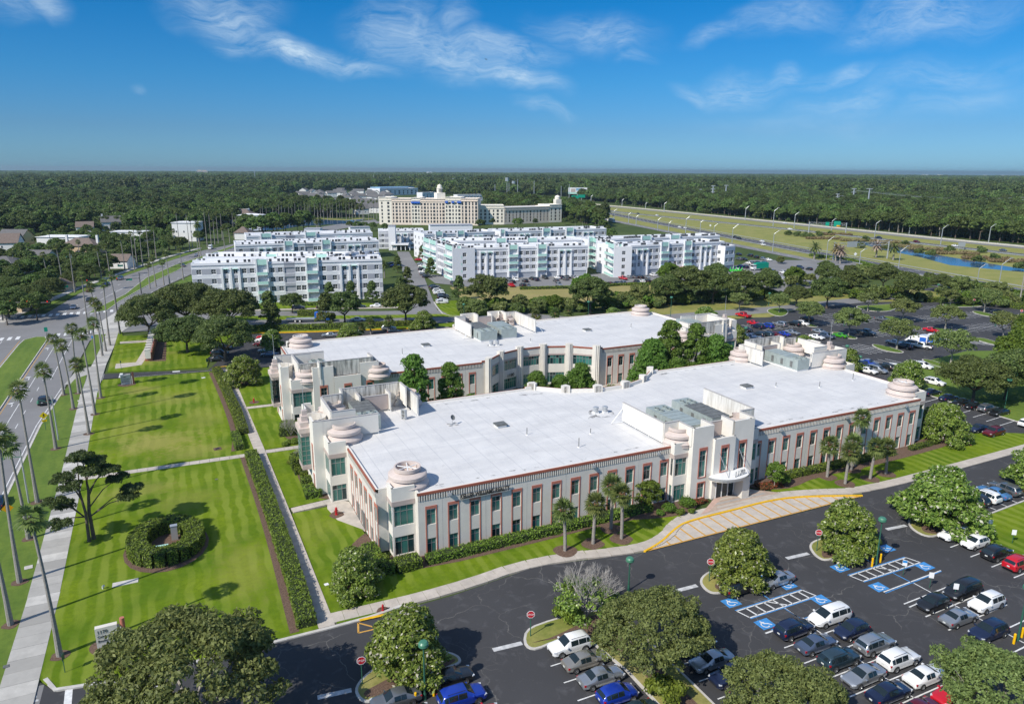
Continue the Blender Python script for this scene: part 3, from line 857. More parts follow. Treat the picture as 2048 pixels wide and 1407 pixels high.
def window(parent,a,b,z0,z1,cols=2,transom=(0.62,),depth=0.14,panes=True,fm='alu',gm='teal_glass',name='window'):
 """window in an opening from a to b (outside on the right): frame with mullions, each pane a sub-part"""
 wd,h = hypot(b[0] - a[0],b[1] - a[1]),z1 - z0
 key = (round(wd,2),round(h,2),cols,transom,fm,gm,panes)
 t = 0.075
 xs = [wd * i / cols for i in range(cols + 1)]
 zs = [0.0] + [h * r for r in transom] + [h]
 if key not in WIN_CACHE:
  fr = MB()
  for i,x in enumerate(xs):
   o = t if i in (0,cols) else t * .8
   x0 = 0 if i == 0 else (wd - o if i == cols else x - o / 2)
   fr.box(x0,0.0,0,x0 + o,0.07,h,fm)
  for z in zs:
   z0_ = max(0,min(z - t / 2,h - t))
   for i in range(cols):
    fr.box(xs[i] + t * .8,0.003,z0_,xs[i + 1] - t * .5,0.067,z0_ + t,fm)
  pm = {}
  g = MB()
  for j in range(len(zs) - 1):
   pz = MB()
   pz.box(0,0.03,0,wd / cols - t * .6,0.045,zs[j + 1] - zs[j] - t * .6,gm)
   pm[j] = pz.mesh('pane')
  g.box(t * .5,0.03,t * .5,wd - t * .5,0.045,h - t * .5,gm)
  WIN_CACHE[key] = (fr.mesh('window'),pm,g.mesh('pane'))
 fm_,pm,gm_ = WIN_CACHE[key]
 rz = math.atan2(b[1] - a[1],b[0] - a[0])
 nx,ny = -(b[1] - a[1]) / wd * depth,(b[0] - a[0]) / wd * depth
 wo = link(fm_,name,parent,(a[0] + nx,a[1] + ny,z0),rz)
 if panes:
  for j in range(len(zs) - 1):
   for i in range(cols):
    link(pm[j],'pane',wo,(xs[i] + t * .3,0,zs[j] + t * .3))
 else:
  link(gm_,'pane',wo,(0,0,0))
 return wo
def text_mesh(txt,size,depth,name,m,bold=0.0):
 c = bpy.data.curves.new(name,'FONT')
 c.body,c.size,c.extrude,c.offset = txt,size,depth,bold
 o = bpy.data.objects.new(name,c)
 me = bpy.data.meshes.new_from_object(o)
 bpy.data.objects.remove(o)
 me.materials.clear()
 me.materials.append(MATS[m])
 me.name = name
 return me
def drum_profile(r,z,cap=True):
 """three-stepped lantern ring of the roof corners"""
 z -= .2
 p = [(r * .94,z - .45),(r * 1.0,z - .45),(r * 1.0,z),(r * 1.05,z + .05),(r * .84,z + .72),(r * .80,z + .74),(r * .80,z + .86),(r * .95,z + .90),(r * .95,z + 1.32),(r * .90,z + 1.42),
   (r * .60,z + 1.72),(r * .60,z + 1.78),(r * .66,z + 1.80),(r * .66,z + 2.25),(r * .58,z + 2.25),(r * .54,z + 1.2),(r * .5,z + .9),(0.02,z + .85)]
 return p
BW = 52.4          # half length of the core
def office(name,label,tf,flip,front):
 root = thing(name,label,'office building')
 W = lambda p: tf(*p)
 def seg(a,b):
  A,B = W(a),W(b)
  return (B,A) if flip else (A,B)
 def mir(s):
  return [((-b[0],b[1]),(-a[0],a[1])) for a,b in reversed(s)]
 parts = {}
 def M(n):
  if n in ('fluted_band','fluted_back','joint'):
   return parts.setdefault(n,MB())
  loose.append((n,MB()))
  return loose[-1][1]
 loose = []
 n_panes = dict(panes=front)
 roofpoly = []
 def wins_column(A,B,cx,full=True,red=True):
  """window over spandrel over window in one red surround"""
  L = hypot(B[0] - A[0],B[1] - A[1])
  ux,uy = (B[0] - A[0]) / L,(B[1] - A[1]) / L
  pt = lambda s: (A[0] + ux * s,A[1] + uy * s)
  o = [(cx - .63,cx + .63,0.15,2.35),(cx - .63,cx + .63,4.3,6.45)]
  for _,_,z0,z1 in o:
   window(root,pt(cx - .63),pt(cx + .63),z0,z1,2,(0.66,),**n_panes)
  if red:
   key = ('surround',)
   if key not in WIN_CACHE:
    s = MB()
    s.box(-.80,-.05,0,-.645,.02,6.55,'red_trim'); s.box(.645,-.05,0,.80,.02,6.55,'red_trim'); s.box(-.80,-.06,6.552,.80,.02,6.95,'red_trim')
    WIN_CACHE[key] = s.mesh('window_surround')
   link(WIN_CACHE[key],'window_surround',root,(*pt(cx),0.02),math.atan2(uy,ux))
  return o
 def core_wall(a,b,ctrs,h=8.95,fluted=True,coping=True):
  A,B = seg(a,b)
  L = hypot(B[0] - A[0],B[1] - A[1])
  op = []
  for c in ctrs:
   op += wins_column(A,B,L - c if flip else c)
  wall_panel(M('wall'),A,B,0,h - .32 if coping else h,op,'cream_stucco')
  if coping:
   M('coping').bar(A,B,.22,h - .32,h,'coping_red',off=-.01); M('parapet').bar(A,B,.24,h - .5,h + .012,'white_stucco',off=-.242)
  if fluted:
   ux,uy = (B[0] - A[0]) / L,(B[1] - A[1]) / L
   n = int(L / .34)
   for i in range(n):
    s = (i + .5) * L / n
    q0,q1 = (A[0] + ux * (s - .075),A[1] + uy * (s - .075)),(A[0] + ux * (s + .075),A[1] + uy * (s + .075))
    M('fluted_band').bar(q0,q1,.08,7.85,8.6,'cream_stucco',off=.04)
   M('fluted_back').bar((A[0] + ux * .02,A[1] + uy * .02),(B[0] - ux * .02,B[1] - uy * .02),.012,7.85,8.6,'groove',off=.006)
  for s in [0.5 * (ctrs[i] + ctrs[i + 1]) for i in range(0,len(ctrs) - 1,2)]:    # control joints
   s = L - s if flip else s
   ux,uy = (B[0] - A[0]) / L,(B[1] - A[1]) / L
   q = (A[0] + ux * s,A[1] + uy * s)
   M('joint').bar((q[0] - ux * .02,q[1] - uy * .02),(q[0] + ux * .02,q[1] + uy * .02),.01,0,7.8,'grey_stucco',off=.004)
 def bay_wall(a,b,h,cols,lower=True):
  """corner bay: wide glazing on both floors, taupe head band"""
  A,B = seg(a,b)
  L = hypot(B[0] - A[0],B[1] - A[1])
  ux,uy = (B[0] - A[0]) / L,(B[1] - A[1]) / L
  pt = lambda s: (A[0] + ux * s,A[1] + uy * s)
  e = .22
  op = [(e,L - e,0.25,2.85),(e,L - e,4.35,7.15)]
  for s0,s1,z0,z1 in op:
   window(root,pt(s0),pt(s1),z0,z1,cols,(0.72,),depth=.1,**n_panes)
  wall_panel(M('bay_wall'),A,B,0,h,op,'white_stucco',.14)
  M('bay_band').bar(pt(.02),pt(L - .02),.05,7.18,7.85,'taupe',off=.026)
 def plain(a,b,z0,z1,m='cream_stucco',part='wall',opens=None):
  A,B = seg(a,b)
  wall_panel(M(part),A,B,z0,z1,opens or [],m)
 def tower_wall(a,b,h,wins):
  """tall pavilion wall with long red-framed windows; wins = (centre, half width, [(z0, z1, transoms)])"""
  A,B = seg(a,b)
  L = hypot(B[0] - A[0],B[1] - A[1])
  ux,uy = (B[0] - A[0]) / L,(B[1] - A[1]) / L
  pt = lambda s: (A[0] + ux * s,A[1] + uy * s)
  op = []
  for c,hw,zz in wins:
   c = L - c if flip else c
   for z0,z1,tr in zz:
    op.append((c - hw,c + hw,z0,z1))
    window(root,pt(c - hw),pt(c + hw),z0,z1,2,tr,**n_panes)
    q = MB()
    top = .5 if z1 - z0 > 3 else .22
    q.bar(pt(c - hw - .16),pt(c - hw - .01),.07,z0 - .14,z1 + .02,'red_trim',off=.02)
    q.bar(pt(c + hw + .01),pt(c + hw + .16),.07,z0 - .14,z1 + .02,'red_trim',off=.02)
    q.bar(pt(c - hw - .16),pt(c + hw + .16),.075,z1 + .022,z1 + top,'red_trim',off=.02)
    q.bar(pt(c - hw - .01),pt(c + hw + .01),.075,z0 - .14,z0 - .01,'red_trim',off=.02)
    q.obj('window_surround',root)
  wall_panel(M('tower_wall'),A,B,0,h,op,'white_stucco')
 COLS = [26.95 - 73 + 47.8 + 3.07 * k for k in range(13)]
 LONG = [(0.85,[(4.0,8.3,(.62,.82))]),]
 west = []      # left half, walls outside on the right
 # --- core walls, left and right halves
 for sgn in (1,-1):
  def S(a,b):
   return (a,b) if sgn == 1 else ((-b[0],b[1]),(-a[0],a[1]))
  ctr = COLS if sgn == 1 else [39.6 - c for c in COLS]
  core_wall(*S((-47.8,0),(-8.2,0)),ctr)
  wc = [2.0 + 2.75 * k for k in range(6)]
  core_wall(*S((-52.4,19.2),(-52.4,3.4)),wc if sgn == 1 else [15.8 - c for c in wc])
  cc = [2.2 + 3.1 * k for k in range(7)]
  core_wall(*S((-15.2,35.5),(-38.0,35.5)),cc if sgn == 1 else [22.8 - c for c in cc])
  # notch corner with the big lantern
  plain(*S((-52.4,3.4),(-50.9,3.4)),0,8.95)
  bay_wall(*S((-50.9,3.4),(-50.9,1.2)),9.7,2)
  bay_wall(*S((-50.9,1.2),(-47.8,1.2)),9.7,3)
  plain(*S((-47.8,1.2),(-47.8,0)),0,8.95)
  # centre pavilion of the street side
  bay_wall(*S((-8.2,0),(-8.2,-1.0)),9.6,1)
  bay_wall(*S((-8.2,-1.0),(-5.6,-1.0)),9.6,3)
  plain(*S((-5.6,-1.0),(-5.6,-2.0)),0,12,'white_stucco','tower_wall')
  if sgn == 1:
   tower_wall((-5.6,-2.0),(-1.8,-2.0),12,[(2.0,.62,[(0.5,2.9,(.66,)),(3.9,8.2,(.60,.80))])])
  else:
   tower_wall((2.2,-2.0),(6.2,-2.0),12,[(1.9,.62,[(0.5,2.9,(.66,)),(3.9,8.2,(.60,.80))])])
  # end pavilion
  bay_wall(*S((-55.0,36.0),(-55.0,34.0)),9.7,2)
  plain(*S((-55.0,34.0),(-56.5,34.0)),0,12,'white_stucco','tower_wall')
  tower_wall(*S((-56.5,34.0),(-56.5,31.0)),12,[(1.5,.32,[(0.5,2.9,(.66,)),(3.9,7.6,(.60,))])])
  plain(*S((-56.5,31.0),(-56.5,27.0)),0,10.6,'white_stucco','tower_wall')
  tower_wall(*S((-56.5,27.0),(-56.5,24.0)),12,[(1.5,.32,[(0.5,2.9,(.66,)),(3.9,7.6,(.60,))])])
  plain(*S((-56.5,24.0),(-55.0,24.0)),0,12,'white_stucco','tower_wall')
  bay_wall(*S((-55.0,24.0),(-55.0,20.4)),9.7,3)
  bay_wall(*S((-55.0,20.4),(-52.4,20.4)),9.7,3)
  plain(*S((-52.4,20.4),(-52.4,19.2)),0,8.95)
  # court side of the end pavilion
  plain(*S((-38.0,35.5),(-38.0,36.8)),0,12,'white_stucco','tower_wall')
  tower_wall(*S((-38.0,36.8),(-41.8,36.8)),12,[(1.9,.6,[(0.5,2.9,(.66,)),(3.9,7.8,(.60,.80))])])
  tower_wall(*S((-41.8,37.2),(-47.0,37.2)),9.85,[(2.6,.6,[(0.5,2.9,(.66,)),(3.9,7.8,(.60,.80))])])
  tower_wall(*S((-47.0,36.8),(-51.0,36.8)),12,[(2.0,.6,[(0.5,2.9,(.66,)),(3.9,7.8,(.60,.80))])])
  plain(*S((-51.0,36.8),(-51.0,36.0)),0,12,'white_stucco','tower_wall')
  bay_wall(*S((-51.0,36.0),(-55.0,36.0)),9.7,3)
 # middle of the street pavilion
 plain((-1.8,-2.0),(-1.8,-2.45),0,9.85,'white_stucco','tower_wall')
 tower_wall((-1.8,-2.45),(2.2,-2.45),9.85,[(2.0,.62,[(4.4,8.2,(.58,.80))])])
 plain((2.2,-2.45),(2.2,-2.0),0,9.85,'white_stucco','tower_wall')
 # concave court front: six fluted pilasters and five glazed bays
 cxx,cyy,rad = 0.0,46.1,17.3
 angs = [-52,-30.5,-10.2,10.2,30.5,52]
 P = [(cxx + rad * sin(R(a)),cyy - rad * cos(R(a))) for a in angs]
 ring = [(15.2,35.5)] + P[::-1] + [(-15.2,35.5)]
 for i in range(len(ring) - 1):
  a,b = ring[i],ring[i + 1]
  A,B = seg(a,b)
  L = hypot(B[0] - A[0],B[1] - A[1])
  ux,uy = (B[0] - A[0]) / L,(B[1] - A[1]) / L
  pt = lambda s: (A[0] + ux * s,A[1] + uy * s)
  op = []
  if L > 3:
   op = [(1.0,L - 1.0,0.4,2.9),(1.0,L - 1.0,4.9,7.1)]
   for s0,s1,z0,z1 in op:
    window(root,pt(s0),pt(s1),z0,z1,6,(0.68,),**dict(panes=not front))
   M('bay_band').bar(pt(.9),pt(L - .9),.05,7.12,7.5,'taupe',off=.026)
  wall_panel(M('court_wall'),A,B,0,8.9,op,'cream_stucco')
  M('coping').bar(A,B,.22,8.9,9.25,'coping_red',off=-.01); M('parapet').bar(A,B,.24,8.5,9.262,'white_stucco',off=-.242)
 for p in P:
  q = W(p)
  dx,dy = W((cxx,cyy))[0] - q[0],W((cxx,cyy))[1] - q[1]
  l = hypot(dx,dy); dx,dy = dx / l,dy / l
  tx,ty = -dy,dx
  pb = MB()
  for k,(hw,out_) in enumerate(((.85,.35),(.55,.60),(.22,.82))):
   pb.prism(ccw([(q[0] - tx * hw - dx * .5,q[1] - ty * hw - dy * .5),(q[0] + tx * hw - dx * .5,q[1] + ty * hw - dy * .5),(q[0] + tx * hw + dx * out_,q[1] + ty * hw + dy * out_),(q[0] - tx * hw + dx * out_,q[1] - ty * hw + dy * out_)]),0,9.85 + .02 * k,'cream_stucco')
  pb.obj('pilaster',root)
 # roof deck
 left = [(-8.2,0),(-47.8,0),(-47.8,1.2),(-50.9,1.2),(-50.9,3.4),(-52.4,3.4),(-52.4,20.4),(-55.0,20.4),(-55.0,24.0),(-56.5,24.0),(-56.5,34.0),(-55.0,34.0),(-55.0,36.0),(-51.0,36.0),(-51.0,36.8),(-38.0,36.8),(-38.0,35.5),(-15.2,35.5)] + P
 right = [(15.2,35.5)] + [(-x,y) for x,y in left[:18]][::-1]
 foot = left + right + [(8.2,-1.0),(5.6,-1.0),(5.6,-2),(-5.6,-2),(-5.6,-1.0),(-8.2,-1.0)]
 rb = MB()
 wp = [W(p) for p in foot]
 rb.add([(x,y,8.62) for x,y in inset(wp,.05)],[tuple(range(len(wp)))],'roof_white')
 ro = rb.obj('roof',root)
 bm = bmesh.new(); bm.from_mesh(ro.data); bmesh.ops.triangulate(bm,faces=bm.faces[:],ngon_method='EAR_CLIP'); bm.to_mesh(ro.data); bm.free()
 for nme,mb in parts.items():
  if nme == 'fluted_back':
   continue
  o = mb.obj(nme,root)
  if nme in ('fluted_band','joint'):
   o['kind'] = 'stuff'
 parts['fluted_back'].obj('fluted_band_back',root)['kind'] = 'stuff'
 for nme,mb in loose:
  mb.obj(nme,root)
 # lanterns on the corners
 def drum(x,y,r,z=9.25,a0=0,a1=360,spokes=False):
  d = MB()
  q = W((x,y))
  s0,s1 = (R(-a1),R(-a0)) if flip else (R(a0),R(a1))
  d.lathe(drum_profile(r,z),q[0],q[1],'drum_pink',40,s0,s1)
  o = d.obj('roof_lantern',root)
  if spokes:
   sp = MB()
   for k in range(3):
    t = k * 1.05 + .3
    sp.tube((q[0] - r * .56 * cos(t),q[1] - r * .56 * sin(t),z + 1.85),(q[0] + r * .56 * cos(t),q[1] + r * .56 * sin(t),z + 1.85),.07,.07,'white_metal',6)
   sp.obj('spoke',o)
 for sgn in (1,-1):
  drum(-47.9 * sgn,3.9,2.68,spokes=True)
 for sgn in (1,-1):
  drum(-51.9 * sgn,23.7,2.7,9.3,*((182,358)))
  drum(-38.0 * sgn,36.0,2.4,9.2,*((-88,178) if sgn == 1 else (2,268)))
  drum(-51.6 * sgn,34.2,2.4,9.4)
  drum(-5.9 * sgn,1.3,2.5,9.3,*((95,355) if sgn == 1 else (185,445)))
 # roof screens: panels standing a hand above the deck on steel struts
 def screen(a,b,z0,z1,m='white_stucco',ribs=0):
  A,B = seg(a,b)
  s = MB()
  s.bar(A,B,.26,z0,z1,m)
  L = hypot(B[0] - A[0],B[1] - A[1])
  ux,uy = (B[0] - A[0]) / L,(B[1] - A[1]) / L
  n = max(1,int(L / 3))
  for k in range(n + 1):
   q = (A[0] + ux * L * k / n,A[1] + uy * L * k / n)
   s.tube((q[0],q[1],8.6),(q[0],q[1],z0 + .05),.06,.06,'white_metal',6)
  s.bar(A,B,.34,z1,z1 + .07,'grey_stucco')
  s.obj('roof_screen',root)
 def strut(x,y,z,dx,dy):
  s = MB()
  q,q2 = W((x,y)),W((x + dx,y + dy))
  s.tube((q[0],q[1],z),(q2[0],q2[1],8.65),.07,.07,'white_metal',6)
  s.tube((q[0],q[1],8.8),(q2[0],q2[1],8.72),.05,.05,'white_metal',6)
  s.obj('strut',root)
 screen((-8.4,12.6),(-8.4,1.6),8.95,12.1); screen((-8.4,1.6),(-5.6,1.6),8.95,12.1)
 screen((9.0,1.4),(9.0,13.4),8.95,12.1,'light_stain'); screen((6.2,1.3),(9.0,1.3),9.3,12.1,'light_stain')
 screen((-5.6,1.6),(-5.6,-1.7),9.0,12.0); screen((-1.8,-1.72),(-1.8,1.0),9.0,12.0)
 screen((2.2,1.0),(2.2,-1.72),9.0,12.0); screen((6.2,-1.7),(6.2,1.3),9.0,12.0)
 screen((-1.66,.8),(2.05,.8),8.9,11.3,'taupe')
 strut(-8.55,12.4,11.2,-2.0,.3); strut(9.2,13.2,11.2,2.0,.3)
 for sgn in (1,-1):
  def S2(a,b,*k):
   if sgn == -1:
    a,b = (-b[0],b[1]),(-a[0],a[1])
   screen(a,b,*k)
  S2((-56.2,24.15),(-46.4,24.15),8.95,12.0)
  S2((-53.2,34.5),(-53.2,26.6),9.7,12.5); S2((-53.2,26.5),(-49.4,26.5),9.6,12.4)
  S2((-49.8,35.0),(-53.0,35.0),9.7,12.5,'stain_panel'); S2((-49.6,37.0),(-49.6,35.2),9.9,12.9)
  S2((-39.4,36.45),(-49.4,36.45),9.9,12.9,'stain_panel'); S2((-39.2,32.9),(-39.2,36.3),9.5,12.9)
  S2((-38.2,29.6),(-38.2,36.6),8.95,12.0,'light_stain')
  S2((-42.0,34.4),(-46.8,34.4),9.0,11.6,'taupe')
  S2((-41.8,33.6),(-41.8,36.5),9.0,12.0); S2((-47.0,36.5),(-47.0,33.6),9.0,12.0)
  # oriel of the end pavilion: a glazed box under a stepped cap with a mast
  x0,x1 = -57.9,-56.5
  om = MB()
  for (xa,ya,yb,z0,z1,m_) in ((x0,27.3,30.7,3.2,3.9,'taupe'),(x0 + .05,27.35,30.65,8.7,9.3,'drum_pink'),(x0 - .2,27.1,30.9,9.3,10.1,'drum_pink'),(x0 + .1,27.6,30.4,10.1,10.9,'drum_pink'),(x0 + .4,28.2,29.8,10.9,11.7,'drum_pink'),(x0 + .6,28.6,29.4,11.7,12.5,'drum_pink')):
   xb = x1 - .01
   pts = [(sgn * xa,ya),(sgn * xb,ya),(sgn * xb,yb),(sgn * xa,yb)]
   om.prism(ccw([W(p) for p in pts]),z0,z1,m_)
  om.obj('oriel',root)
  for a,b,nc in (((x0,27.4),(x1,27.4),2),((x0,30.6),(x0,27.4),3)):
   if sgn == -1:
    a,b = (-b[0],b[1]),(-a[0],a[1])
   A,B = seg(a,b)
   window(root,A,B,3.92,8.68,nc,(.17,.34,.5,.67,.84),depth=.02,panes=False,name='oriel_window')
  mm = MB()
  q = W((sgn * (x0 + 1.0),29))
  mm.tube((q[0],q[1],12.4),(q[0],q[1],17.5),.06,.03,'galv',6)
  mm.obj('mast',root)
  cv = MB()
  for k in range(10):       # curved parapet behind the oriel
   a0_,a1_ = R(180 * k / 10),R(180 * (k + 1) / 10)
   A,B = W((sgn * (-56.3 + 2.6 * sin(a0_)),29 + 2.0 * cos(a0_))),W((sgn * (-56.3 + 2.6 * sin(a1_)),29 + 2.0 * cos(a1_)))
   cv.bar(A,B,.22,8.65,11.2,'cream_stucco')
  cv.obj('curved_parapet',root)
 return root
F_tf = lambda x,y: (73.0 + x,81.6 + y)
B_tf = lambda x,y: (73.0 + x,173.6 - y)
front_b = office('office_building','cream two-storey office building in front, with red window frames and a white roof',F_tf,False,True)
rear_b = office('office_building','matching cream office building behind the courtyard, with a curved fluted court front',B_tf,True,False)
# canopy over the street door
cn = MB()
arc = [(-2.2,-2.45)] + [(0.9 + 3.9 * cos(R(t)),-2.3 + 2.9 * sin(R(t))) for t in range(190,361,10)] + [(4.8,-2.0)]
arc = ccw([F_tf(*p) for p in arc])
cn.prism(inset(arc,.12),3.55,3.75,'cream_stucco')
cn.prism(arc,3.75,4.1,'galv','white_metal')
cno = cn.obj('canopy',front_b)
for x,y in ((-.9,-2.5),(3.0,-2.5)):
 s = MB()
 p,q = F_tf(x,y),F_tf(x + .5,y - 1.9)
 s.tube((p[0],p[1],7.6),(q[0],q[1],4.1),.05,.05,'galv',6)
 s.obj('hanger',cno)
me = text_mesh('1170',1.25,.08,'house_number','galv')
link(me,'house_number',cno,(73.0 + .5,81.6 - 4.6,4.12)).rotation_euler = (R(90),0,R(10))
dm = MB()
dx0,dx1 = 71.9,75.4
dm.box(dx0,79.06,0.14,dx1,79.13,3.2,'teal_dark')
for k in range(4):
 x = dx0 + (dx1 - dx0) * k / 3
 dm.box(x - .06,78.98,.14,x + .06,79.055,3.2,'white_metal')
dm.box(dx0,78.985,3.2,dx1,79.14,3.35,'white_metal')
dm.obj('entrance_door',front_b)
sh = MB(); sh.box(75.6,77.3,.12,77.0,79.1,3.55,'cream_stucco'); sh.obj('porch_wall',front_b)
for a,b in (((20.55,95.9),(20.55,94.8)),((20.55,92.9),(20.55,91.7))):
 d = MB(); d.bar(a,b,.06,.14,2.5,'teal_dark',off=.03); d.bar((a[0],a[1] + .1),(b[0],b[1] - .1),.05,.1,2.6,'alu',off=.0); d.obj('side_door',front_b)
lm = text_mesh('KELLER WILLIAMS REALTY',.92,.06,'lettering','letter_grey',.022)
sg = thing('wall_sign','dark letters reading KELLER WILLIAMS REALTY on the front facade','sign',(30.9,81.5,7.12))
lt = link(lm,'lettering',sg,(0,-.14,.06)); lt.rotation_euler = (R(90),0,0)
lt.scale = (7.15 / max(lm.vertices[i].co.x for i in range(len(lm.vertices))),1,1)
rb = MB(); rb.box(-.05,-.22,-.06,7.2,0,.03,'galv'); rb.obj('rail',sg)
nm = text_mesh('1180',1.15,.05,'house_number','letter_grey')
a180 = R(-20.3)
no = link(nm,'house_number',rear_b,(65.85,142.45,3.35))
no.rotation_euler = (R(90),0,R(20.5))
# emergency lights on the fluted band
for x in (29.4,51.2,62.5,86.8,101.8,116.8):
 l_ = MB(); l_.box(x - .3,81.25,8.1,x + .3,81.5,8.35,'galv'); l_.box(x - .25,81.1,8.0,x + .25,81.25,8.2,'galv'); l_.obj('wall_lamp',front_b)
# ------------------------------------------------------------------ plant on the roofs
def hvac(x,y,lx,ly,label,z=8.95,fans_at=1,dark=False,high=2.2):
 """rooftop air handler lying along y, fan deck at one end"""
 r = thing('rooftop_unit',label,'air conditioner',(x,y,0),0,'air handlers on the office roofs')
 c = MB()
 c.box(.1,.1,8.63,lx - .1,ly - .1,z,'white_metal')
 c.obj('curb',r)
 c = MB()
 n = int(ly / 1.1)
 for k in range(n):
  y0,y1 = ly * k / n,ly * (k + 1) / n
  c.box(0 if k % 2 else .015,y0 + .012,z,lx if k % 2 else lx - .015,y1 - .012,z + high - (.0 if k % 2 else .012),'hvac_green')
 c.obj('casing',r)
 t = MB()
 n2 = max(4,int(ly / 1.0))
 fy0,fy1 = (ly * .68,ly) if fans_at else (0,ly * .32)
 by0,by1 = (0,ly * .68) if fans_at else (ly * .32,ly)
 for k in range(n2):
  y0 = by0 + (by1 - by0) * k / n2
  t.box(-.04,y0,z + high + .004,lx + .04,y0 + (by1 - by0) / n2 - .04,z + high + .06 + .03 * (k % 2),'hvac_dark' if dark else 'hvac_green')
 t.obj('lid',r)
 for i in range(2):
  for j in range(max(2,int((fy1 - fy0) / 1.15))):
   f = MB()
   f.lathe([(.48,0),(.48,.18),(.42,.18),(.42,.04),(.1,.06),(.0,.1)],0,0,'hvac_green',14)
   for q in range(4):
    f.box(-.42,-.02,.15,.42,.02,.17,'black') if q == 0 else None
   f.lathe([(.40,.05),(.02,.05)],0,0,'black',12)
   f.obj('fan',r,loc=(lx * (.28 + .44 * i),fy0 + .6 + j * 1.15,z + high + .01))
 for k in range(3):
  l_ = MB()
  l_.box(lx + .005,ly * (.15 + .28 * k),z + .3,lx + .03,ly * (.15 + .28 * k) + .7,z + 1.6,'hvac_dark')
  l_.box(-.03,ly * (.15 + .28 * k),z + .3,-.005,ly * (.15 + .28 * k) + .7,z + 1.6,'hvac_dark')
  l_.obj('louvre',r)
 return r
hvac(68.3,82.6,3.7,10.4,'pale green air handler nearest the street on the front roof',fans_at=1)
hvac(74.6,84.0,3.4,10.4,'dark-topped air handler beside the stained screen on the front roof',fans_at=1,dark=True)
hvac(24.2,107.2,3.2,8.8,'black-topped air handler inside the west screens of the front roof',fans_at=0,dark=True)
hvac(115.0,105.2,3.3,9.4,'pale green air handler inside the east screens of the front roof',fans_at=0)
hvac(65.3,156.6,4.4,11.2,'dark-topped air handler in the centre screens of the rear roof',fans_at=0,dark=True)
hvac(71.1,157.2,4.2,9.0,'pale air handler right of the dark one on the rear roof',fans_at=0)
hvac(22.8,140.0,3.2,6.0,'air handler half hidden by the west screens of the rear roof',fans_at=1)
hvac(118.4,142.2,4.0,8.0,'pale green air handler in the east screens of the rear roof',fans_at=0)
for x,y,lb in ((45.4,100.8,'low dark roof hatch in the middle of the front roof, west half'),(97.4,100.9,'low dark roof hatch on the east half of the front roof'),
     (51.9,158.2,'low dark roof hatch on the west half of the rear roof'),(95.4,157.0,'low dark roof hatch on the east half of the rear roof')):
 r = thing('roof_hatch',lb,'roof hatch',(x,y,8.62),0,'roof hatches')
 pbox(r,'curb',-.8,-.7,0,.8,.7,.35,'white_metal')
 a_ = MB(); a_.box(-.95,-.85,.354,.95,.85,.55,'hvac_dark'); a_.box(-.8,-.7,.552,.8,.7,.6,'hvac_dark'); a_.obj('lid',r)
for x,y,lb in ((63.0,100.0,'left of the two round exhaust fans in a soot ring'),(64.6,99.6,'right of the two round exhaust fans in a soot ring'),
     (66.2,152.2,'left round exhaust fan before the rear roof screens'),(67.6,151.9,'right round exhaust fan before the rear roof screens')):
 r = thing('exhaust_fan',lb,'roof vent',(x,y,8.62),0,'roof exhaust fans')
 pbox(r,'base',-.4,-.4,0,.4,.4,.3,'white_metal')
 a_ = MB(); a_.lathe([(.3,.3),(.42,.4),(.42,.85),(.5,.9),(.5,1.1),(.3,1.2),(0.01,1.2)],0,0,'galv',18); a_.obj('hood',r,smooth=False)
d = thing('satellite_dish','small satellite dish on a ballast frame on the white front roof','satellite dish',(38.6,104.8,8.62))
a_ = MB()
for k in range(4):
 t = R(45 + 90 * k)
 a_.tube((0,0,.15),(.9 * cos(t),.9 * sin(t),.1),.05,.05,'galv',6)
 a_.box(.75 * cos(t) - .25,.75 * sin(t) - .12,0,.75 * cos(t) + .25,.75 * sin(t) + .12,.12,'grey_stucco')
a_.obj('frame',d)
ptube(d,'pole',(0,0,.1),(0,0,1.3),.04,.04,'galv',6)
a_ = MB(); a_.lathe([(.02,0),(.25,.05),(.45,.16),(.46,.17)],0,0,'hvac_dark',16); o = a_.obj('dish',d,loc=(0,0,1.2)); o.rotation_euler = (R(60),0,R(25))
r = thing('condenser','upright grey condenser with two fans against the west screen','air conditioner',(32.2,110.6,8.62),R(-60))
pbox(r,'casing',-.5,-.2,.3,.5,.2,1.7,'galv')
for z in (.68,1.32):
 a_ = MB(); a_.lathe([(.28,0),(.28,.03),(.02,.03)],0,0,'hvac_dark',14); o = a_.obj('fan',r,loc=(0,-.2,z)); o.rotation_euler = (R(90),0,0)
a_ = MB(); a_.box(-.45,-.2,0,-.35,.2,.3,'galv'); a_.box(.35,-.2,0,.45,.2,.3,'galv'); a_.obj('foot',r)
for i,(x,y,lb) in enumerate(((57.0,91.8,'thin vent pipe near the front screen wall'),(47.6,95.5,'short vent pipe on the open west half of the roof'),(52.4,87.6,'thin pipe left of the long screen wall'),(103.0,99.0,'thin vent pipe beside the east roof hatch'),
     (110.4,95.2,'vent cap on the east roof below the screens'),(120.4,96.0,'white vent cap near the east roof corner'),(76.5,152.0,'vent pipe by the rear air handlers'),(108.0,155.5,'vent pipe on the rear roof, east half'),(44.5,152.5,'vent pipe on the rear roof, west half'))):
 r = thing('vent_pipe',lb,'roof vent',(x,y,8.62),0,'vent pipes on the roofs')
 a_ = MB(); a_.lathe([(.22,0),(.10,.12),(.09,.14)],0,0,'white_metal',10); a_.obj('flashing',r)
 ptube(r,'pipe',(0,0,0),(0,0,.9 + .3 * (i % 3)),.06,.06,'hvac_dark',8)
soot = MB()
soot.lathe([(1.75,8.628),(2.2,8.628)],63.9,99.7,'soot',26); soot.lathe([(1.4,8.628),(1.7,8.628)],66.9,152.0,'soot',26)
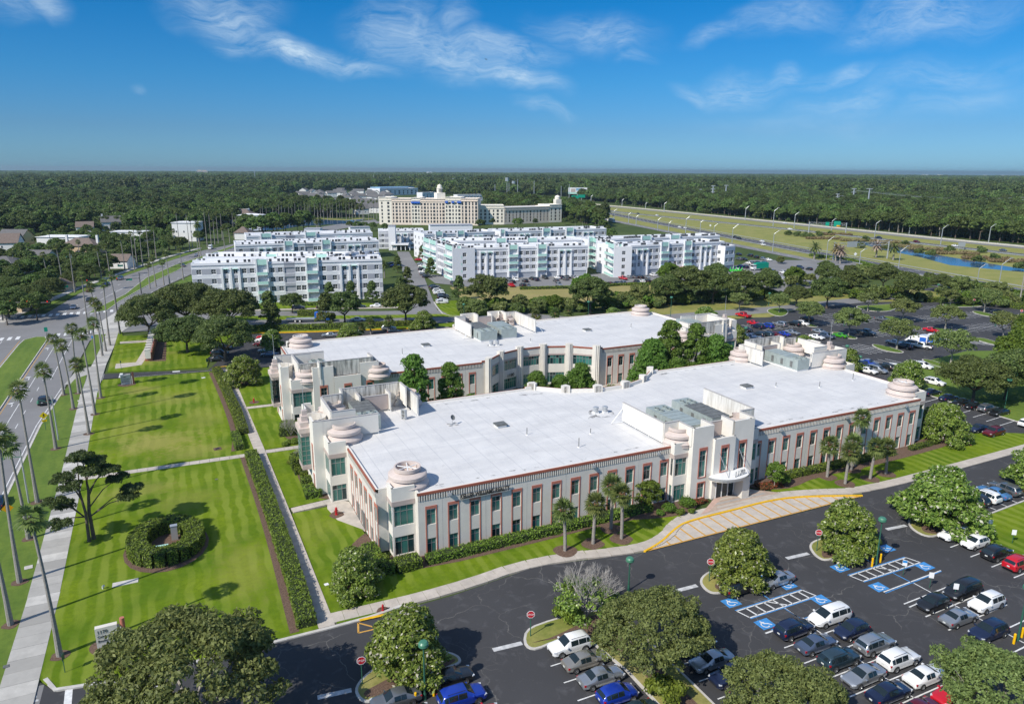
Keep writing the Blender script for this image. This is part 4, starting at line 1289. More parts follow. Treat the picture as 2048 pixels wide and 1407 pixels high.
for x,y,a_,l_ in ((57.6,114.2,-8,5),(88.6,115.4,10,2.5),(61.5,98.6,35,3)):
 c_,s_ = cos(R(a_)),sin(R(a_))
 soot.add([(x + l_ * .5 * cos(R(t)) * c_ - .45 * sin(R(t)) * s_,y + l_ * .5 * cos(R(t)) * s_ + .45 * sin(R(t)) * c_,8.632) for t in range(0,360,24)],[tuple(range(15))],'soot')
rg_ = random.Random(2)
for (xa,xb,ya,yb) in ((27,63,83.6,83.6),(84,121,83.6,83.6),(25,58,171.4,171.4),(86,120,171.4,171.4),(37,56,115.4,115.4),(90,110,115.4,115.4),(26,56,139.6,139.6)):
 for k in range(int((xb - xa) / 2.4)):
  x,y,r_ = xa + 2.4 * k + rg_.uniform(-.6,.6),ya + rg_.uniform(-.3,.3),rg_.uniform(.12,.42)
  soot.add([(x + r_ * 2 * cos(R(t)),y + r_ * .55 * sin(R(t)),8.63) for t in range(0,360,40)],[tuple(range(9))],'soot')
  if k % 3 == 0:
   soot.add([(x + .12 * cos(R(t)),y + .12 * sin(R(t)),8.634) for t in range(0,360,45)],[tuple(range(8))],'hvac_dark')
soot.obj('soot_stain',front_b)['kind'] = 'stuff'
# ------------------------------------------------------------------ vegetation
def leaf_mesh(name,blobs,n,size,m,seed,up=0.25,aspect=1.6,inner=0.25,droop=0.0,gaps=0.0):
 """n leaf-sized faces through the volume of several lobes: denser towards their skins, with gaps and uneven outline"""
 rg = np.random.default_rng(seed)
 B = np.array(blobs,float)
 wgt = (B[:,3] * B[:,4] + B[:,4] * B[:,5] + B[:,3] * B[:,5])
 k = rg.choice(len(B),n,p=wgt / wgt.sum())
 d = rg.normal(size=(n,3))
 d /= np.linalg.norm(d,axis=1)[:,None]
 low = d[:,2] < -0.35
 d[low,2] *= -0.6
 d /= np.linalg.norm(d,axis=1)[:,None]
 rr = np.where(rg.random(n) < inner,rg.uniform(.35,.85,n),rg.normal(.97,.07,n))
 # lumpy skin: sprays standing out from each lobe
 ph = rg.uniform(0,6.28,(len(B),6))
 lump = np.sin(d[:,0] * 7 + ph[k,0]) * np.sin(d[:,1] * 7 + ph[k,1]) + .6 * np.sin(d[:,2] * 9 + ph[k,2]) * np.sin(d[:,0] * 13 + ph[k,3])
 rr = rr * (1 + .13 * lump)
 if gaps:
  keep = (lump + rg.normal(0,.35,n)) > (-1.2 + gaps)
  d,rr,k = d[keep],rr[keep],k[keep]
  n = len(k)
 c = B[k,:3] + d * B[k,3:6] * rr[:,None]
 c[:,2] -= droop * rg.random(n)
 nr = d + rg.normal(0,.75,(n,3))
 nr[:,2] += up
 nr /= np.linalg.norm(nr,axis=1)[:,None]
 t = np.cross(nr,rg.normal(size=(n,3)))
 t /= np.linalg.norm(t,axis=1)[:,None]
 bt = np.cross(nr,t)
 s = size * rg.uniform(.6,1.35,n)[:,None]
 v = np.empty((n,4,3))
 v[:,0] = c - t * s * aspect * .5
 v[:,1] = c + bt * s * .5
 v[:,2] = c + t * s * aspect * .5
 v[:,3] = c - bt * s * .5
 return quads(name,v.reshape(-1,3),m)
def quads(name,v,m):
 n = len(v) // 4
 me = bpy.data.meshes.new(name)
 me.vertices.add(n * 4)
 me.vertices.foreach_set('co',np.asarray(v,'f').ravel())
 me.loops.add(n * 4)
 me.loops.foreach_set('vertex_index',np.arange(n * 4,dtype='i'))
 me.polygons.add(n)
 me.polygons.foreach_set('loop_start',np.arange(0,n * 4,4,dtype='i'))
 me.polygons.foreach_set('loop_total',np.full(n,4,'i'))
 me.materials.append(MATS[m])
 me.update(calc_edges=True)
 return me
def limbs(name,h,r,spread,nb,m,seed,forks=2,lean=0.0):
 """tapered trunk with limbs that fork into the crown"""
 rg = random.Random(seed)
 mb = MB()
 p0 = Vector((0,0,-.2)); p1 = Vector((lean * .4,0,h * .45)); p2 = Vector((lean,rg.uniform(-.2,.2),h))
 mb.path([p0,p1,p2],[r * 1.25,r * .85,r * .6],m,9)
 for k in range(nb):
  a = 2 * math.pi * (k + rg.random() * .6) / nb
  l = spread * rg.uniform(.7,1.05)
  q1 = p2 * rg.uniform(.75,1) + Vector((cos(a) * l * .45,sin(a) * l * .45,l * .35))
  q2 = q1 + Vector((cos(a) * l * .5,sin(a) * l * .5,l * rg.uniform(.15,.5)))
  mb.path([p2 * .9,q1,q2],[r * .45,r * .3,r * .08],m,6)
  for f in range(forks):
   aa = a + rg.uniform(-1,1)
   q3 = q1 + Vector((cos(aa) * l * .45,sin(aa) * l * .45,l * rg.uniform(.2,.6)))
   mb.path([q1,q3],[r * .22,r * .05],m,5)
 return mb.mesh(name)
def lobes(w_,h,z0,n,seed,flat=.6,jit=.35):
 """lobes of a broad crown w_ wide, h high, starting at z0"""
 rg = random.Random(seed)
 out = [(0,0,z0 + h * .55,w_ * .33,w_ * .33,h * .42)]
 for k in range(n):
  a = 2 * math.pi * (k * .618 + rg.random() * .2)
  rad = w_ * .5 * rg.uniform(.35,.72)
  s = w_ * rg.uniform(.15,.26)
  out.append((cos(a) * rad,sin(a) * rad,z0 + h * rg.uniform(.25,.85),s,s * rg.uniform(.8,1.2),s * flat))
 return out
def cone_lobes(w_,h,z0,n,seed):
 rg = random.Random(seed)
 out = []
 for k in range(n):
  t = (k + .5) / n
  a = k * 2.4 + rg.random()
  rad = w_ * .5 * (1 - t) ** .8 * rg.uniform(.45,.75)
  s = w_ * (.13 + .13 * (1 - t)) * rg.uniform(.85,1.25)
  out.append((cos(a) * rad,sin(a) * rad,z0 + h * (.08 + .85 * t),s,s,s * .85))
 return out
def tufts(w_,h,z0,n,rad,seed,cone=0.0,low=-.25):
 """sprays at the ends of the branches of a crown: scattered over an uneven dome, so that light and gaps fall between them"""
 rg = random.Random(seed)
 out = []
 ph = [rg.uniform(0,6.28) for _ in range(4)]
 for k in range(n):
  a = k * 2.39996 + rg.uniform(-.5,.5)
  u = low + (1 - low) * (k + .5) / n
  c = math.sqrt(max(0,1 - u * u)) if not cone else (1 - (u - low) / (1 - low)) ** cone
  q = (.62 + .38 * rg.random() ** .6) * (1 + .14 * sin(2 * a + ph[0]) + .10 * sin(3 * a + 4 * u + ph[1]))
  r = rad * rg.uniform(.6,1.35)
  zz = z0 + h * ((u - low) / (1 - low) if cone else (.5 * u * (.8 + .3 * q) + .5)) + rg.uniform(-.3,.3)
  out.append((cos(a) * w_ * .5 * c * q,sin(a) * w_ * .5 * c * q,max(zz,z0 * .8),r,r * rg.uniform(.75,1.2),r * rg.uniform(.5,.8)))
 return out
PROTO = {}
def tree_proto(key,crown,trunk):
 PROTO[key] = (crown,trunk)
# street and lot trees
for i in range(3):
 tree_proto('oak%d' % i,leaf_mesh('crown',tufts(11,7.4,2.6,62,1.35,20 + i),17000,.33,'oak_leaf',31 + i,gaps=.5,inner=.3),limbs('trunk',3.4,.36,4.6,6,'bark',5 + i))
for i in range(2):
 tree_proto('big_oak%d' % i,leaf_mesh('crown',tufts(12.4,6.2,2.2,120,.92,120 + i),46000,.165,'oak_leaf_pale',131 + i,gaps=.85,inner=.25,aspect=2.0),limbs('trunk',2.6,.36,5.2,9,'bark_pale',15 + i,6))
for i in range(2):
 tree_proto('magnolia%d' % i,leaf_mesh('crown',tufts(8.2,5.9,.7,90,1.0,50 + i,.42,-.2),21000,.22,'magnolia_leaf',71 + i,aspect=2.0,gaps=.45,inner=.2,up=.7),limbs('trunk',2.4,.17,3.2,8,'bark_pale',25 + i,3))
tree_proto('cypress0',leaf_mesh('crown',tufts(6.8,11.2,.8,90,.86,80,.55),21000,.20,'cypress_leaf',90,aspect=2.6,gaps=1.0,inner=.3),limbs('trunk',9.5,.18,1.8,9,'bark',35))
tree_proto('cypress1',leaf_mesh('crown',tufts(8.6,9.0,.6,100,1.05,81,.5),23000,.21,'cypress_leaf',91,aspect=2.6,gaps=.9,inner=.3),limbs('trunk',8.0,.2,2.4,9,'bark',36))
tree_proto('lot_tree0',leaf_mesh('crown',tufts(8,3.6,2.6,44,1.0,95),10000,.25,'oak_leaf_pale',96,gaps=.7),limbs('trunk',2.6,.2,3.4,7,'bark_pale',37,3))
tree_proto('lot_tree1',leaf_mesh('crown',tufts(7,4.0,2.4,40,.9,97),7000,.24,'oak_leaf_pale',98,gaps=.9),limbs('trunk',2.5,.2,3.2,7,'bark_pale',38,3))
tree_proto('young_tree0',leaf_mesh('crown',tufts(3.4,5,1.0,30,.62,99,.7),4200,.25,'oak_leaf',100,gaps=.5),limbs('trunk',3.2,.09,1.2,5,'bark',39))
tree_proto('bright_tree0',leaf_mesh('crown',tufts(10,8,1.6,60,1.25,101),15000,.32,'bright_leaf',102,gaps=.5),limbs('trunk',3.6,.3,4,6,'bark',40))
tree_proto('bushy_tree0',leaf_mesh('crown',tufts(8,6,.6,48,1.05,103,low=-.7),10000,.32,'oak_leaf_pale',104,gaps=.5),limbs('trunk',2.4,.2,3,5,'bark',41))
tree_proto('ball_tree0',leaf_mesh('crown',tufts(2.6,2.4,1.4,24,.45,105,low=-.8),3000,.16,'bright_leaf',106),limbs('trunk',1.7,.07,.9,5,'bark_pale',42))
tree_proto('shade_oak0',leaf_mesh('crown',tufts(18,10,2.6,130,1.6,107),42000,.32,'oak_leaf',108,gaps=.55,inner=.3),limbs('trunk',4.2,.55,7,8,'bark',43,3))
tree_proto('bare_tree0',leaf_mesh('crown',tufts(7,2.6,1.0,40,.7,109),5000,.20,'magnolia_leaf',110,gaps=.6),None)
# forest kinds, coarser
for i in range(3):
 tree_proto('forest%d' % i,leaf_mesh('crown',tufts(12,9,4,34,1.9,140 + i),4200,.75,'forest_leaf',150 + i,gaps=.3),limbs('trunk',6,.35,4,4,'bark',45 + i,1))
tree_proto('wood_pine0',leaf_mesh('crown',tufts(8,8,7,26,1.3,160),2600,.7,'pine_leaf',161,gaps=.6),limbs('trunk',12,.28,2.6,5,'bark_pale',48,1))
def bare_branches(seed):
 rg = random.Random(seed)
 mb = MB()
 def grow(p,d,l,r,depth):
  q = p + d * l
  mb.tube(p,q,r,r * .65,'dead_wood',5,False)
  if depth:
   for _ in range(3 if depth > 2 else 4):
    dd = (d + Vector((rg.uniform(-.75,.75),rg.uniform(-.75,.75),rg.uniform(-.1,.5)))).normalized()
    grow(q,dd,l * rg.uniform(.6,.85),r * .55,depth - 1)
 for k in range(7):
  a = k * .9
  grow(Vector((0,0,.3)),Vector((cos(a) * .55,sin(a) * .55,1)).normalized(),2.0,.11,4)
 return mb.mesh('branches')
PROTO['bare_tree0'] = (PROTO['bare_tree0'][0],bare_branches(3))
def fan_leaf(mb_v,base,d,up,L,wd,nseg,rg,droop):
 """one palmate leaf: stiff segments radiating from the end of the stalk"""
 side = d.cross(up).normalized()
 tip = base + d * L * .42 + Vector((0,0,-droop * L * .12))
 for k in range(nseg):
  a = (k / (nseg - 1) - .5) * 2.5
  dd = (d * cos(a) + side * sin(a)).normalized()
  e = tip + dd * L * .58 + Vector((0,0,-droop * L * (.25 + .2 * abs(a))))
  n = side * (wd * .5) if abs(a) < .8 else d * (wd * .5)
  m_ = tip.lerp(e,.5)
  mb_v += [tuple(tip),tuple(m_ + n),tuple(e),tuple(m_ - n)]
 mb_v += [tuple(base + side * .03),tuple(tip + side * .03),tuple(tip - side * .03),tuple(base - side * .03)]
def palm_crown(seed,n,L,m,droop=.5,top=1.15):
 rg = random.Random(seed)
 v = []
 for k in range(n):
  a = k * 2.4 + rg.uniform(-.3,.3)
  t = k / n
  el = top - t * (top + .75) + rg.uniform(-.15,.15)
  d = Vector((cos(a) * cos(el),sin(a) * cos(el),sin(el)))
  fan_leaf(v,Vector((0,0,0)),d,Vector((0,0,1)),L * rg.uniform(.85,1.15),L * .13,9,rg,droop * (.4 + t))
 return quads('crown',np.array(v),m)
def feather_crown(seed,n,L,m):
 """date palm: arching feather leaves"""
 rg = random.Random(seed)
 v = []
 for k in range(n):
  a = k * 2.4
  el = 1.2 - 1.9 * k / n
  d = Vector((cos(a) * cos(el),sin(a) * cos(el),sin(el)))
  s = Vector((-sin(a),cos(a),0))
  p = Vector((0,0,0))
  for j in range(6):
   q = p + d * L / 6
   wd = .42 * sin(math.pi * (j + 1) / 7.5)
   v += [tuple(p - s * wd),tuple(p + s * wd),tuple(q + s * wd * .9 + Vector((0,0,-.05))),tuple(q - s * wd * .9 + Vector((0,0,-.05)))]
   d = (d + Vector((0,0,-.16))).normalized()
   p = q
 return quads('crown',np.array(v),m)
def palm_trunk(h,r0,r1,seed,lean=.3,boot=False):
 rg = random.Random(seed)
 mb = MB()
 pts,rad = [],[]
 a = rg.uniform(0,6.28)
 for k in range(7):
  t = k / 6
  pts.append(Vector((cos(a) * lean * t * t,sin(a) * lean * t * t,h * t - .1)))
  rad.append(r1 + (r0 - r1) * (1 - t) ** (3 if not boot else 1))
 mb.path(pts,rad,'palm_trunk',9)
 return mb,pts[-1]
def make_palm(kind,h,seed):
 """returns (trunk mesh, skirt mesh, crown mesh, top)"""
 if kind == 'fan':
  mb,top = palm_trunk(h,.34,.15,seed,.5)
  sk = MB()
  rg = random.Random(seed)
  for k in range(26):
   a = rg.uniform(0,6.28); z = rg.uniform(-1.25,-.1)
   o = Vector((cos(a),sin(a),0))
   p = top + o * .12 + Vector((0,0,z))
   sk.tube(p,p + o * rg.uniform(.15,.5) + Vector((0,0,rg.uniform(-.5,.15))),.07,.02,'palm_skirt',4)
  return mb.mesh('trunk'),sk.mesh('skirt'),palm_crown(seed,24,1.75,'palm_leaf',.55),top
 if kind == 'cabbage':
  mb,top = palm_trunk(h,.24,.19,seed,.35,True)
  sk = MB()
  sk.tube(top - Vector((0,0,.9)),top,.24,.36,'palm_skirt',9)
  return mb.mesh('trunk'),sk.mesh('skirt'),palm_crown(seed,36,1.85,'palm_leaf',.6,1.35),top
 mb,top = palm_trunk(h,.42,.36,seed,.1,True)
 return mb.mesh('trunk'),None,feather_crown(seed,46,3.8,{'date': 'palm_leaf','dry': 'palm_leaf_dry','dead': 'palm_leaf_dead'}[kind]),top
PALMS = {}
def palm(kind,h,loc,label,group,cat='palm tree',rz=None,scale=1.0,name='palm_tree'):
 hk = round(h)
 key = (kind,hk)
 if key not in PALMS:
  PALMS[key] = make_palm(kind,hk,200 + hk * 7 + len(kind))
 tr,sk,cr,top = PALMS[key]
 r = thing(name,label,cat,(loc[0],loc[1],.1),uni(0,6.28) if rz is None else rz,group)
 r.scale = (scale,) * 3
 link(tr,'trunk',r); link(cr,'crown',r,tuple(top),uni(0,6.28))
 if sk:
  link(sk,'skirt',r)
 return r
def tree(kind,loc,label,group=None,scale=1.0,sz=None,name='tree',cat='tree',z=.05):
 cr,tr = PROTO[kind]
 r = thing(name,label,cat,(loc[0],loc[1],z),uni(0,6.28),group)
 r.scale = (scale,scale,sz or scale)
 if tr:
  link(tr,'trunk' if kind != 'bare_tree0' else 'branches',r)
 link(cr,'crown',r)
 return r
ORD = ['first','second','third','fourth','fifth','sixth','seventh','eighth','ninth','tenth','eleventh','twelfth','thirteenth','fourteenth','fifteenth','sixteenth','seventeenth','eighteenth','nineteenth','twentieth']
def nth(i):
 i += 1
 return ORD[i - 1] if i <= 20 else '%d%s' % (i,'th' if i // 10 % 10 == 1 else {1: 'st',2: 'nd',3: 'rd'}.get(i % 10,'th'))
def mulch_ring(loc,r,seed):
 rg = random.Random(seed)
 p = [(loc[0] + r * rg.uniform(.85,1.15) * cos(R(t)),loc[1] + r * rg.uniform(.85,1.15) * sin(R(t))) for t in range(0,360,30)]
 return sheet('mulch_bed',chaikin(p,1),.128 + .0004 * (seed % 10),'mulch',.02)
# --- hedges: clipped boxes skinned with leaves
def hedge(line,wd,h,label,leaf=.16,dens=42,m='hedge_leaf',z=.1,name='hedge',cat='hedge',group=None,seed=1,taper=0.0):
 rg = np.random.default_rng(seed)
 pts,tops = [],[]
 core = MB()
 vs = []
 for (a,b) in zip(line,line[1:]):
  L = hypot(b[0] - a[0],b[1] - a[1])
  u = np.array([(b[0] - a[0]) / L,(b[1] - a[1]) / L]); nn = np.array([-u[1],u[0]])
  core.bar(a,b,wd - .16,z - .1,z + h - .1,'hedge_core')
  n = int(L * (wd + 2 * h) * dens) + int(wd * h * dens * 2)
  face = rg.random(n) * (wd + 2 * h + 2 * wd * h / max(L,.1))
  s = rg.uniform(0,L,n)
  t = rg.uniform(-wd / 2,wd / 2,n); zz = rg.uniform(0,h,n)
  nor = np.zeros((n,3))
  top = face < wd
  sa = (face >= wd) & (face < wd + h)
  sb = (face >= wd + h) & (face < wd + 2 * h)
  en = face >= wd + 2 * h
  zz = np.where(top,h + .10 * np.sin(s * 1.7) * np.sin(t * 4 + s),zz)
  t = np.where(sa,wd / 2,np.where(sb,-wd / 2,t)) + np.where(sa | sb,.07 * np.sin(s * 2.3 + zz * 4),0)
  s = np.where(en,np.where(rg.random(n) < .5,0,L),s)
  nor[top] = (0,0,1)
  nor[sa] = (*nn,.2); nor[sb] = (*(-nn),.2); nor[en] = (*u,.2)
  c = np.stack([a[0] + u[0] * s + nn[0] * t,a[1] + u[1] * s + nn[1] * t,z + zz],1)
  c += rg.normal(0,.035,c.shape)
  nr = nor + rg.normal(0,.55,(n,3)); nr /= np.linalg.norm(nr,axis=1)[:,None]
  tt = np.cross(nr,rg.normal(size=(n,3))); tt /= np.linalg.norm(tt,axis=1)[:,None]
  bt = np.cross(nr,tt)
  sz = leaf * rg.uniform(.6,1.4,n)[:,None]
  v = np.empty((n,4,3))
  v[:,0] = c - tt * sz * .8; v[:,1] = c + bt * sz * .5; v[:,2] = c + tt * sz * .8; v[:,3] = c - bt * sz * .5
  vs.append(v.reshape(-1,3))
 r = thing(name,label,cat,(0,0,0),0,group)
 core.obj('core',r)
 link(quads('leaves',np.concatenate(vs),m),'leaves',r)
 return r
mat('hedge_core',(0.022,0.036,0.010),0.95)
hedge([(6.9,187.6),(7.6,174),(8.2,160),(8.6,150),(8.7,138.2)],1.9,1.15,'long clipped hedge beside the path, upper length along the middle lawn',seed=2)
hedge([(7.2,138.2),(7.4,130.0)],1.5,1.0,'short return of the hedge at the lawn corner',seed=21)
hedge([(8.9,126.4),(9.2,110),(9.4,95),(9.45,80),(9.3,72.4)],2.0,1.2,'long clipped hedge beside the path, lower length along the front lawn',seed=3)
for p,sd in (([(7.6,126.4),(8.2,100),(7.9,72.0)],1),([(5.6,187.0),(6.9,160),(7.3,138),(6.4,130)],2)):
 ribbon('mulch_edge',smooth_line(p),1.0,.124,'mulch')
OV = [(-4.6 + 3.55 * cos(R(t)),98.0 + 5.0 * sin(R(t)) * (1 if sin(R(t)) > 0 else .9)) for t in range(0,361,18)]
hedge(OV,2.3,1.9,'clipped oval ring hedge on the front lawn',seed=4,dens=52)
sheet('mulch_bed',[(-4.6 + 5.2 * cos(R(t)),98.0 + 6.7 * sin(R(t))) for t in range(0,360,18)],.128,'mulch')
tb = thing('utility_box','pale green utility box inside the oval hedge','utility box',(-5.6,95.6,.12))
pbox(tb,'cabinet',-1.2,-.8,0,1.2,.8,1.1,'hvac_green'); pbox(tb,'lid',-1.25,-.85,1.102,1.25,.85,1.2,'mint')
tb = thing('control_cabinet','tall grey control cabinet inside the oval hedge','utility box',(-3.6,99.8,.12))
pbox(tb,'cabinet',-.4,-.3,0,.4,.3,2.0,'galv'); pbox(tb,'lid',-.45,-.35,2.002,.45,.35,2.08,'galv')
b = MB(); b.box(-1.4,-.5,.1,1.4,.5,.14,'kerb_concrete'); o = b.obj('lid_slab'); o.location = (*gd(251,1166),0); o.name = 'concrete_lid'; tag(o,'pale concrete cover flush in the grass below the oval hedge','cover')
# hedges at the foot of the front building
hedge([(25.6,79.6),(37,79.9),(50,80.0),(60.6,80.2)],1.5,1.05,'low clipped hedge along the front facade, west wing',seed=5)
hedge([(87.0,80.2),(100,80.0),(113,80.0)],1.4,1.0,'low clipped hedge along the front facade, east wing',seed=6)
hedge([(117.5,79.9),(125.5,80.4),(127.2,83.0)],1.1,.7,'low stepped hedge round the east corner of the front building',seed=7,m='bright_leaf')
hedge([(21.5,79.6),(24.6,79.8)],2.3,1.25,'broad clipped hedge at the front corner bay',seed=8)
hedge([(19.6,86.0),(19.8,80.2),(21.4,79.4)],1.7,1.15,'clipped hedge turning the corner below the lantern',seed=9)
for k,p in enumerate([(17.7,84.0),(17.5,81.6),(17.3,86.4)]):
 hedge([(p[0] - .45,p[1]),(p[0] + .45,p[1])],.9,.7,['small cubed shrub in the mulch near the corner, middle one','small cubed shrub in the mulch near the corner, nearest the drive','small dark shrub in the mulch, farthest from the drive'][k],seed=30 + k,name='shrub',cat='shrub',group='cubed shrubs at the corner bay')
MB_ = [(chaikin([(18.6,80.2),(26,78.2),(40,78.4),(55,78.9),(61,77.0),(66,76.8),(70,80),(70,81.9),(20,82.2),(18.6,88)],1),1),
  (chaikin([(16.4,79.6),(19.2,79.2),(20.6,82),(20.6,90.8),(19.4,90),(17.6,88),(16.2,84)],1),2),
  (chaikin([(79.5,79.6),(82.4,77.6),(86,76.9),(92,78.3),(104,77.8),(116,78.0),(127,78.6),(130.5,80.4),(128,84),(124.5,82.3),(80,82)],1),3),
  (chaikin([(15.2,106.5),(17.2,103.6),(20.5,103.0),(20.6,124),(17.4,124),(15.2,118),(14.8,112)],1),4),
  (chaikin([(16,131),(19,129.6),(22,130),(22,141),(18,141),(15.2,138)],1),5)]
for p,k in MB_:
 sheet('mulch_bed',p,.119 + .002 * k,'mulch')
for k,(x,y,l_,w_,h_,lb) in enumerate(((15.9,105.5,2.4,1.7,1.1,'nearest block of the clipped topiary row by the west door'),(16.2,107.7,2.8,1.5,.9,'second block of the clipped topiary row by the west door'),(16.2,110.2,2.6,2.0,1.3,'third block of the clipped topiary row, largest'),
   (15.9,113.6,1.3,1.1,1.0,'small cubed topiary at the left edge of the west bed'),(17.2,113.2,1.3,1.1,1.2,'small cubed topiary against the oriel wall'),(16.0,118.0,3.0,3.0,2.2,'big clipped block under the bare shrubs of the west bed'),(15.4,115.2,1.6,1.2,1.0,'small cubed topiary before the big clipped block'))):
 hedge([(x - l_ / 2,y),(x + l_ / 2,y)],w_,h_,lb,seed=40 + k,name='topiary',cat='shrub',group='clipped topiary of the west bed')
hedge([(16.5,133.5),(17.5,138.5)],3.6,1.6,'big dark clipped hedge at the corner of the rear building',seed=50)
# hedges along the street and the far borders
hedge(gp([(508,661),(620,659)]),1.8,1.6,'long street hedge above the yellow kerb, left length',dens=22,leaf=.24,seed=51)
hedge(gp([(624,658.6),(720,656)]),1.8,1.6,'long street hedge above the yellow kerb, middle length',dens=22,leaf=.24,seed=52)
hedge(gp([(724,655.5),(850,650)]),1.8,1.6,'long street hedge above the yellow kerb, right length',dens=22,leaf=.24,seed=53)
hedge(gp([(598,631),(634,631)]),3.4,1.8,'clipped hedge on the street median behind the tow truck',dens=20,leaf=.26,seed=54)
hedge(gp([(600,611.5),(640,611)]),1.5,1.2,'clipped hedge before the apartment balconies',dens=18,leaf=.26,seed=55)
hedge(gp([(1560,596),(1700,586),(1760,594)]),2.0,1.5,'border hedge beyond the east lot, left length',dens=14,leaf=.30,seed=56)
hedge(gp([(1850,604),(1940,601)]),2.0,1.6,'border hedge beyond the east lot, middle length',dens=14,leaf=.30,seed=57)
hedge(gp([(1996,610),(2060,622),(2140,640)]),2.2,1.8,'border hedge at the far right corner of the east lot',dens=14,leaf=.30,seed=58)
hedge(gp([(1040,579),(1180,576),(1240,571),(1330,569)]),1.6,1.0,'low hedge between the apartment lot and the dry field',dens=10,leaf=.34,seed=59)
hedge(gp([(926,582),(1000,581)]),1.4,1.0,'short low hedge left of the dry field',dens=10,leaf=.34,seed=60)
hedge(gp([(1620,512),(1700,522),(1800,548)]),2.0,1.4,'hedge along the frontage road by the apartment lot',dens=9,leaf=.4,seed=61)
hedge(gp([(1706,733),(1725,741)]),2.2,1.2,'clipped hedge behind the white cars by the east wall',dens=30,leaf=.2,seed=62)
hedge(gp([(1338,654),(1350,653)]),2.0,2.0,'cubed hedge beside the rear stalls',dens=30,leaf=.2,seed=63)
for k,(p,q,lb) in enumerate((((1290,1012),(1395,992),'red flower bed left of the entrance paving'),((1480,985),(1540,970),'red flower bed right of the entrance paving'))):
 a_,b_ = gd(*p),gd(*q)
 if k == 0:
  a_,b_ = (67.0,79.2),(70.0,79.6)
 else:
  a_,b_ = (80.6,79.2),(84.6,78.6)
 hedge([a_,b_],2.0,.35,lb,seed=64 + k,m='flower_leaf',name='flower_bed',cat='flower bed',dens=70,leaf=.14)
for k,(x,y,s,lb) in enumerate(((62.6,78.3,1.6,'round bright shrub in the mulch under the small ball tree'),(60.8,78.0,.9,'small round shrub left of the ball tree'),(66.0,78.6,1.9,'loose green shrub right of the ball tree'),(63.6,76.9,1.0,'low loose plant before the ball tree'),(65.4,76.6,.8,'tiny plant at the mulch edge before the entrance'),(85.6,78.6,1.8,'round shrub under the east ball tree'))):
 cr = leaf_mesh('leaves',[(0,0,s * .4,s * .6,s * .6,s * .45)] + lobes(s * 1.3,s * .7,.1,5,300 + k,.9),int(900 * s),.13,'bright_leaf',310 + k)
 r = thing('shrub',lb,'shrub',(x,y,.12),0,'shrubs by the entrance')
 link(cr,'leaves',r)
# --- front palms and ball trees
FP = [(1130,1102,6),(1186,1088,5.7),(1222,1058,7),(1243,1078,6.8),(1654,954,6.2),(1690,968,5.8),(1702,940,4.6),(1738,945,8.6),(1740,958,6),(1771,948,5)]
FL = ['leftmost palmetto before the front facade','palmetto second from the left before the front facade','tallest palmetto of the left four, nearest the wall','palmetto right of the tall one before the west wing','leftmost palmetto before the east wing, leaning',
  'palmetto in a mulch ring, nearest the walk on the east lawn','short palmetto half hidden among the east palms','tallest palmetto by the east wing','palmetto with a thick pale trunk on the east lawn','rightmost palmetto before the east wing']
for k,((x,y,h),lb) in enumerate(zip(FP,FL)):
 g_ = gd(x,y)
 if lb.startswith('tallest palmetto by'):
  g_ = (g_[0],79.0)
 palm('cabbage',h,g_,lb,'palmettos along the front facade',name='palmetto')
 mulch_ring(g_,1.55,k)
tree('ball_tree0',gd(1296,1021),'small clipped ball tree left of the entrance','ball trees by the entrance',1.15)
tree('ball_tree0',gd(1548,975),'small clipped ball tree right of the entrance','ball trees by the entrance',1.05)
# --- boulevard palms
BP = [(120,1312,15.7),(40,1165,19),(75,1005,17.8),(22,1250,18),(58,1078,14),(112,898,15.2),(128,790,13),(147,818,14),(158,787,15),(178,868,14.5),(190,829,16.7),(202,796,17),(205,712,15),(212,703,13),(220,691,18),(240,667,18)]
for k,(x,y,h) in enumerate(sorted(BP,key=lambda q: -q[1])):
 g_ = gd(x,y)
 palm('fan',h,g_,'tall slender fan palm on the near verge, %s from the bottom' % nth(k),'fan palms along the boulevard verge')
 if y > 780:
  mulch_ring(g_,.9,k + 20)
BP2 = [(178,668,20),(196,662,16),(150,585,20),(125,566,18),(96,562,14),(66,556,13),(300,577,13),(312,573,14),(340,572,15),(328,570,12),(367,560,17),(203,557,17),(220,552,15),(250,540,18),(269,540,20),(275,535,22),(286,533,20),(300,529,23),
  (313,519,20),(360,497,26),(380,503,26),(385,495,20),(352,500,14),(398,516,16),(402,512,14),(415,495,26),(423,490,24),(430,489,20),(437,486,22),(450,502,16),(445,480,22),(460,486,14),(468,476,22),(474,470,18),(46,535,12),(30,545,12),(60,528,12),(105,505,14),(182,500,14),(160,520,13)]
for k,(x,y,h) in enumerate(sorted(BP2)):
 palm('fan',max(8,round(h / 2) * 2 - 2),gd(x,y),'distant fan palm lining the boulevard beyond the junction, %s from the left' % nth(k),'fan palms beyond the junction',rz=0)
palm('date',12,gd(398,484),'bushy date palm before the white three-storey house',None,name='date_palm')
for k,(x,y) in enumerate(((618,462),(634,464),(642,463))):
 palm('date',9,gd(x,y),'stout date palm near the lake road, %s from the left' % nth(k),'date palms by the lake',name='date_palm')
palm('date',8,gd(769,556),'stout palm at the corner of the left apartment block',None,name='date_palm',scale=.8)
for k,(x,y,kd) in enumerate(((1628,518,'date'),(1671,522,'dry'),(1680,527,'dead'),(1752,515,'dead'),(1786,520,'date'))):
 palm(kd,6,gd(x,y),['green date palm left of the sign gantry','yellowing date palm under the left end of the sign gantry','dead grey date palm on the near road edge','dead brown-headed date palm under the sign gantry','green date palm at the right foot of the sign gantry'][k],'date palms in the highway verge',name='date_palm',scale=1.15)
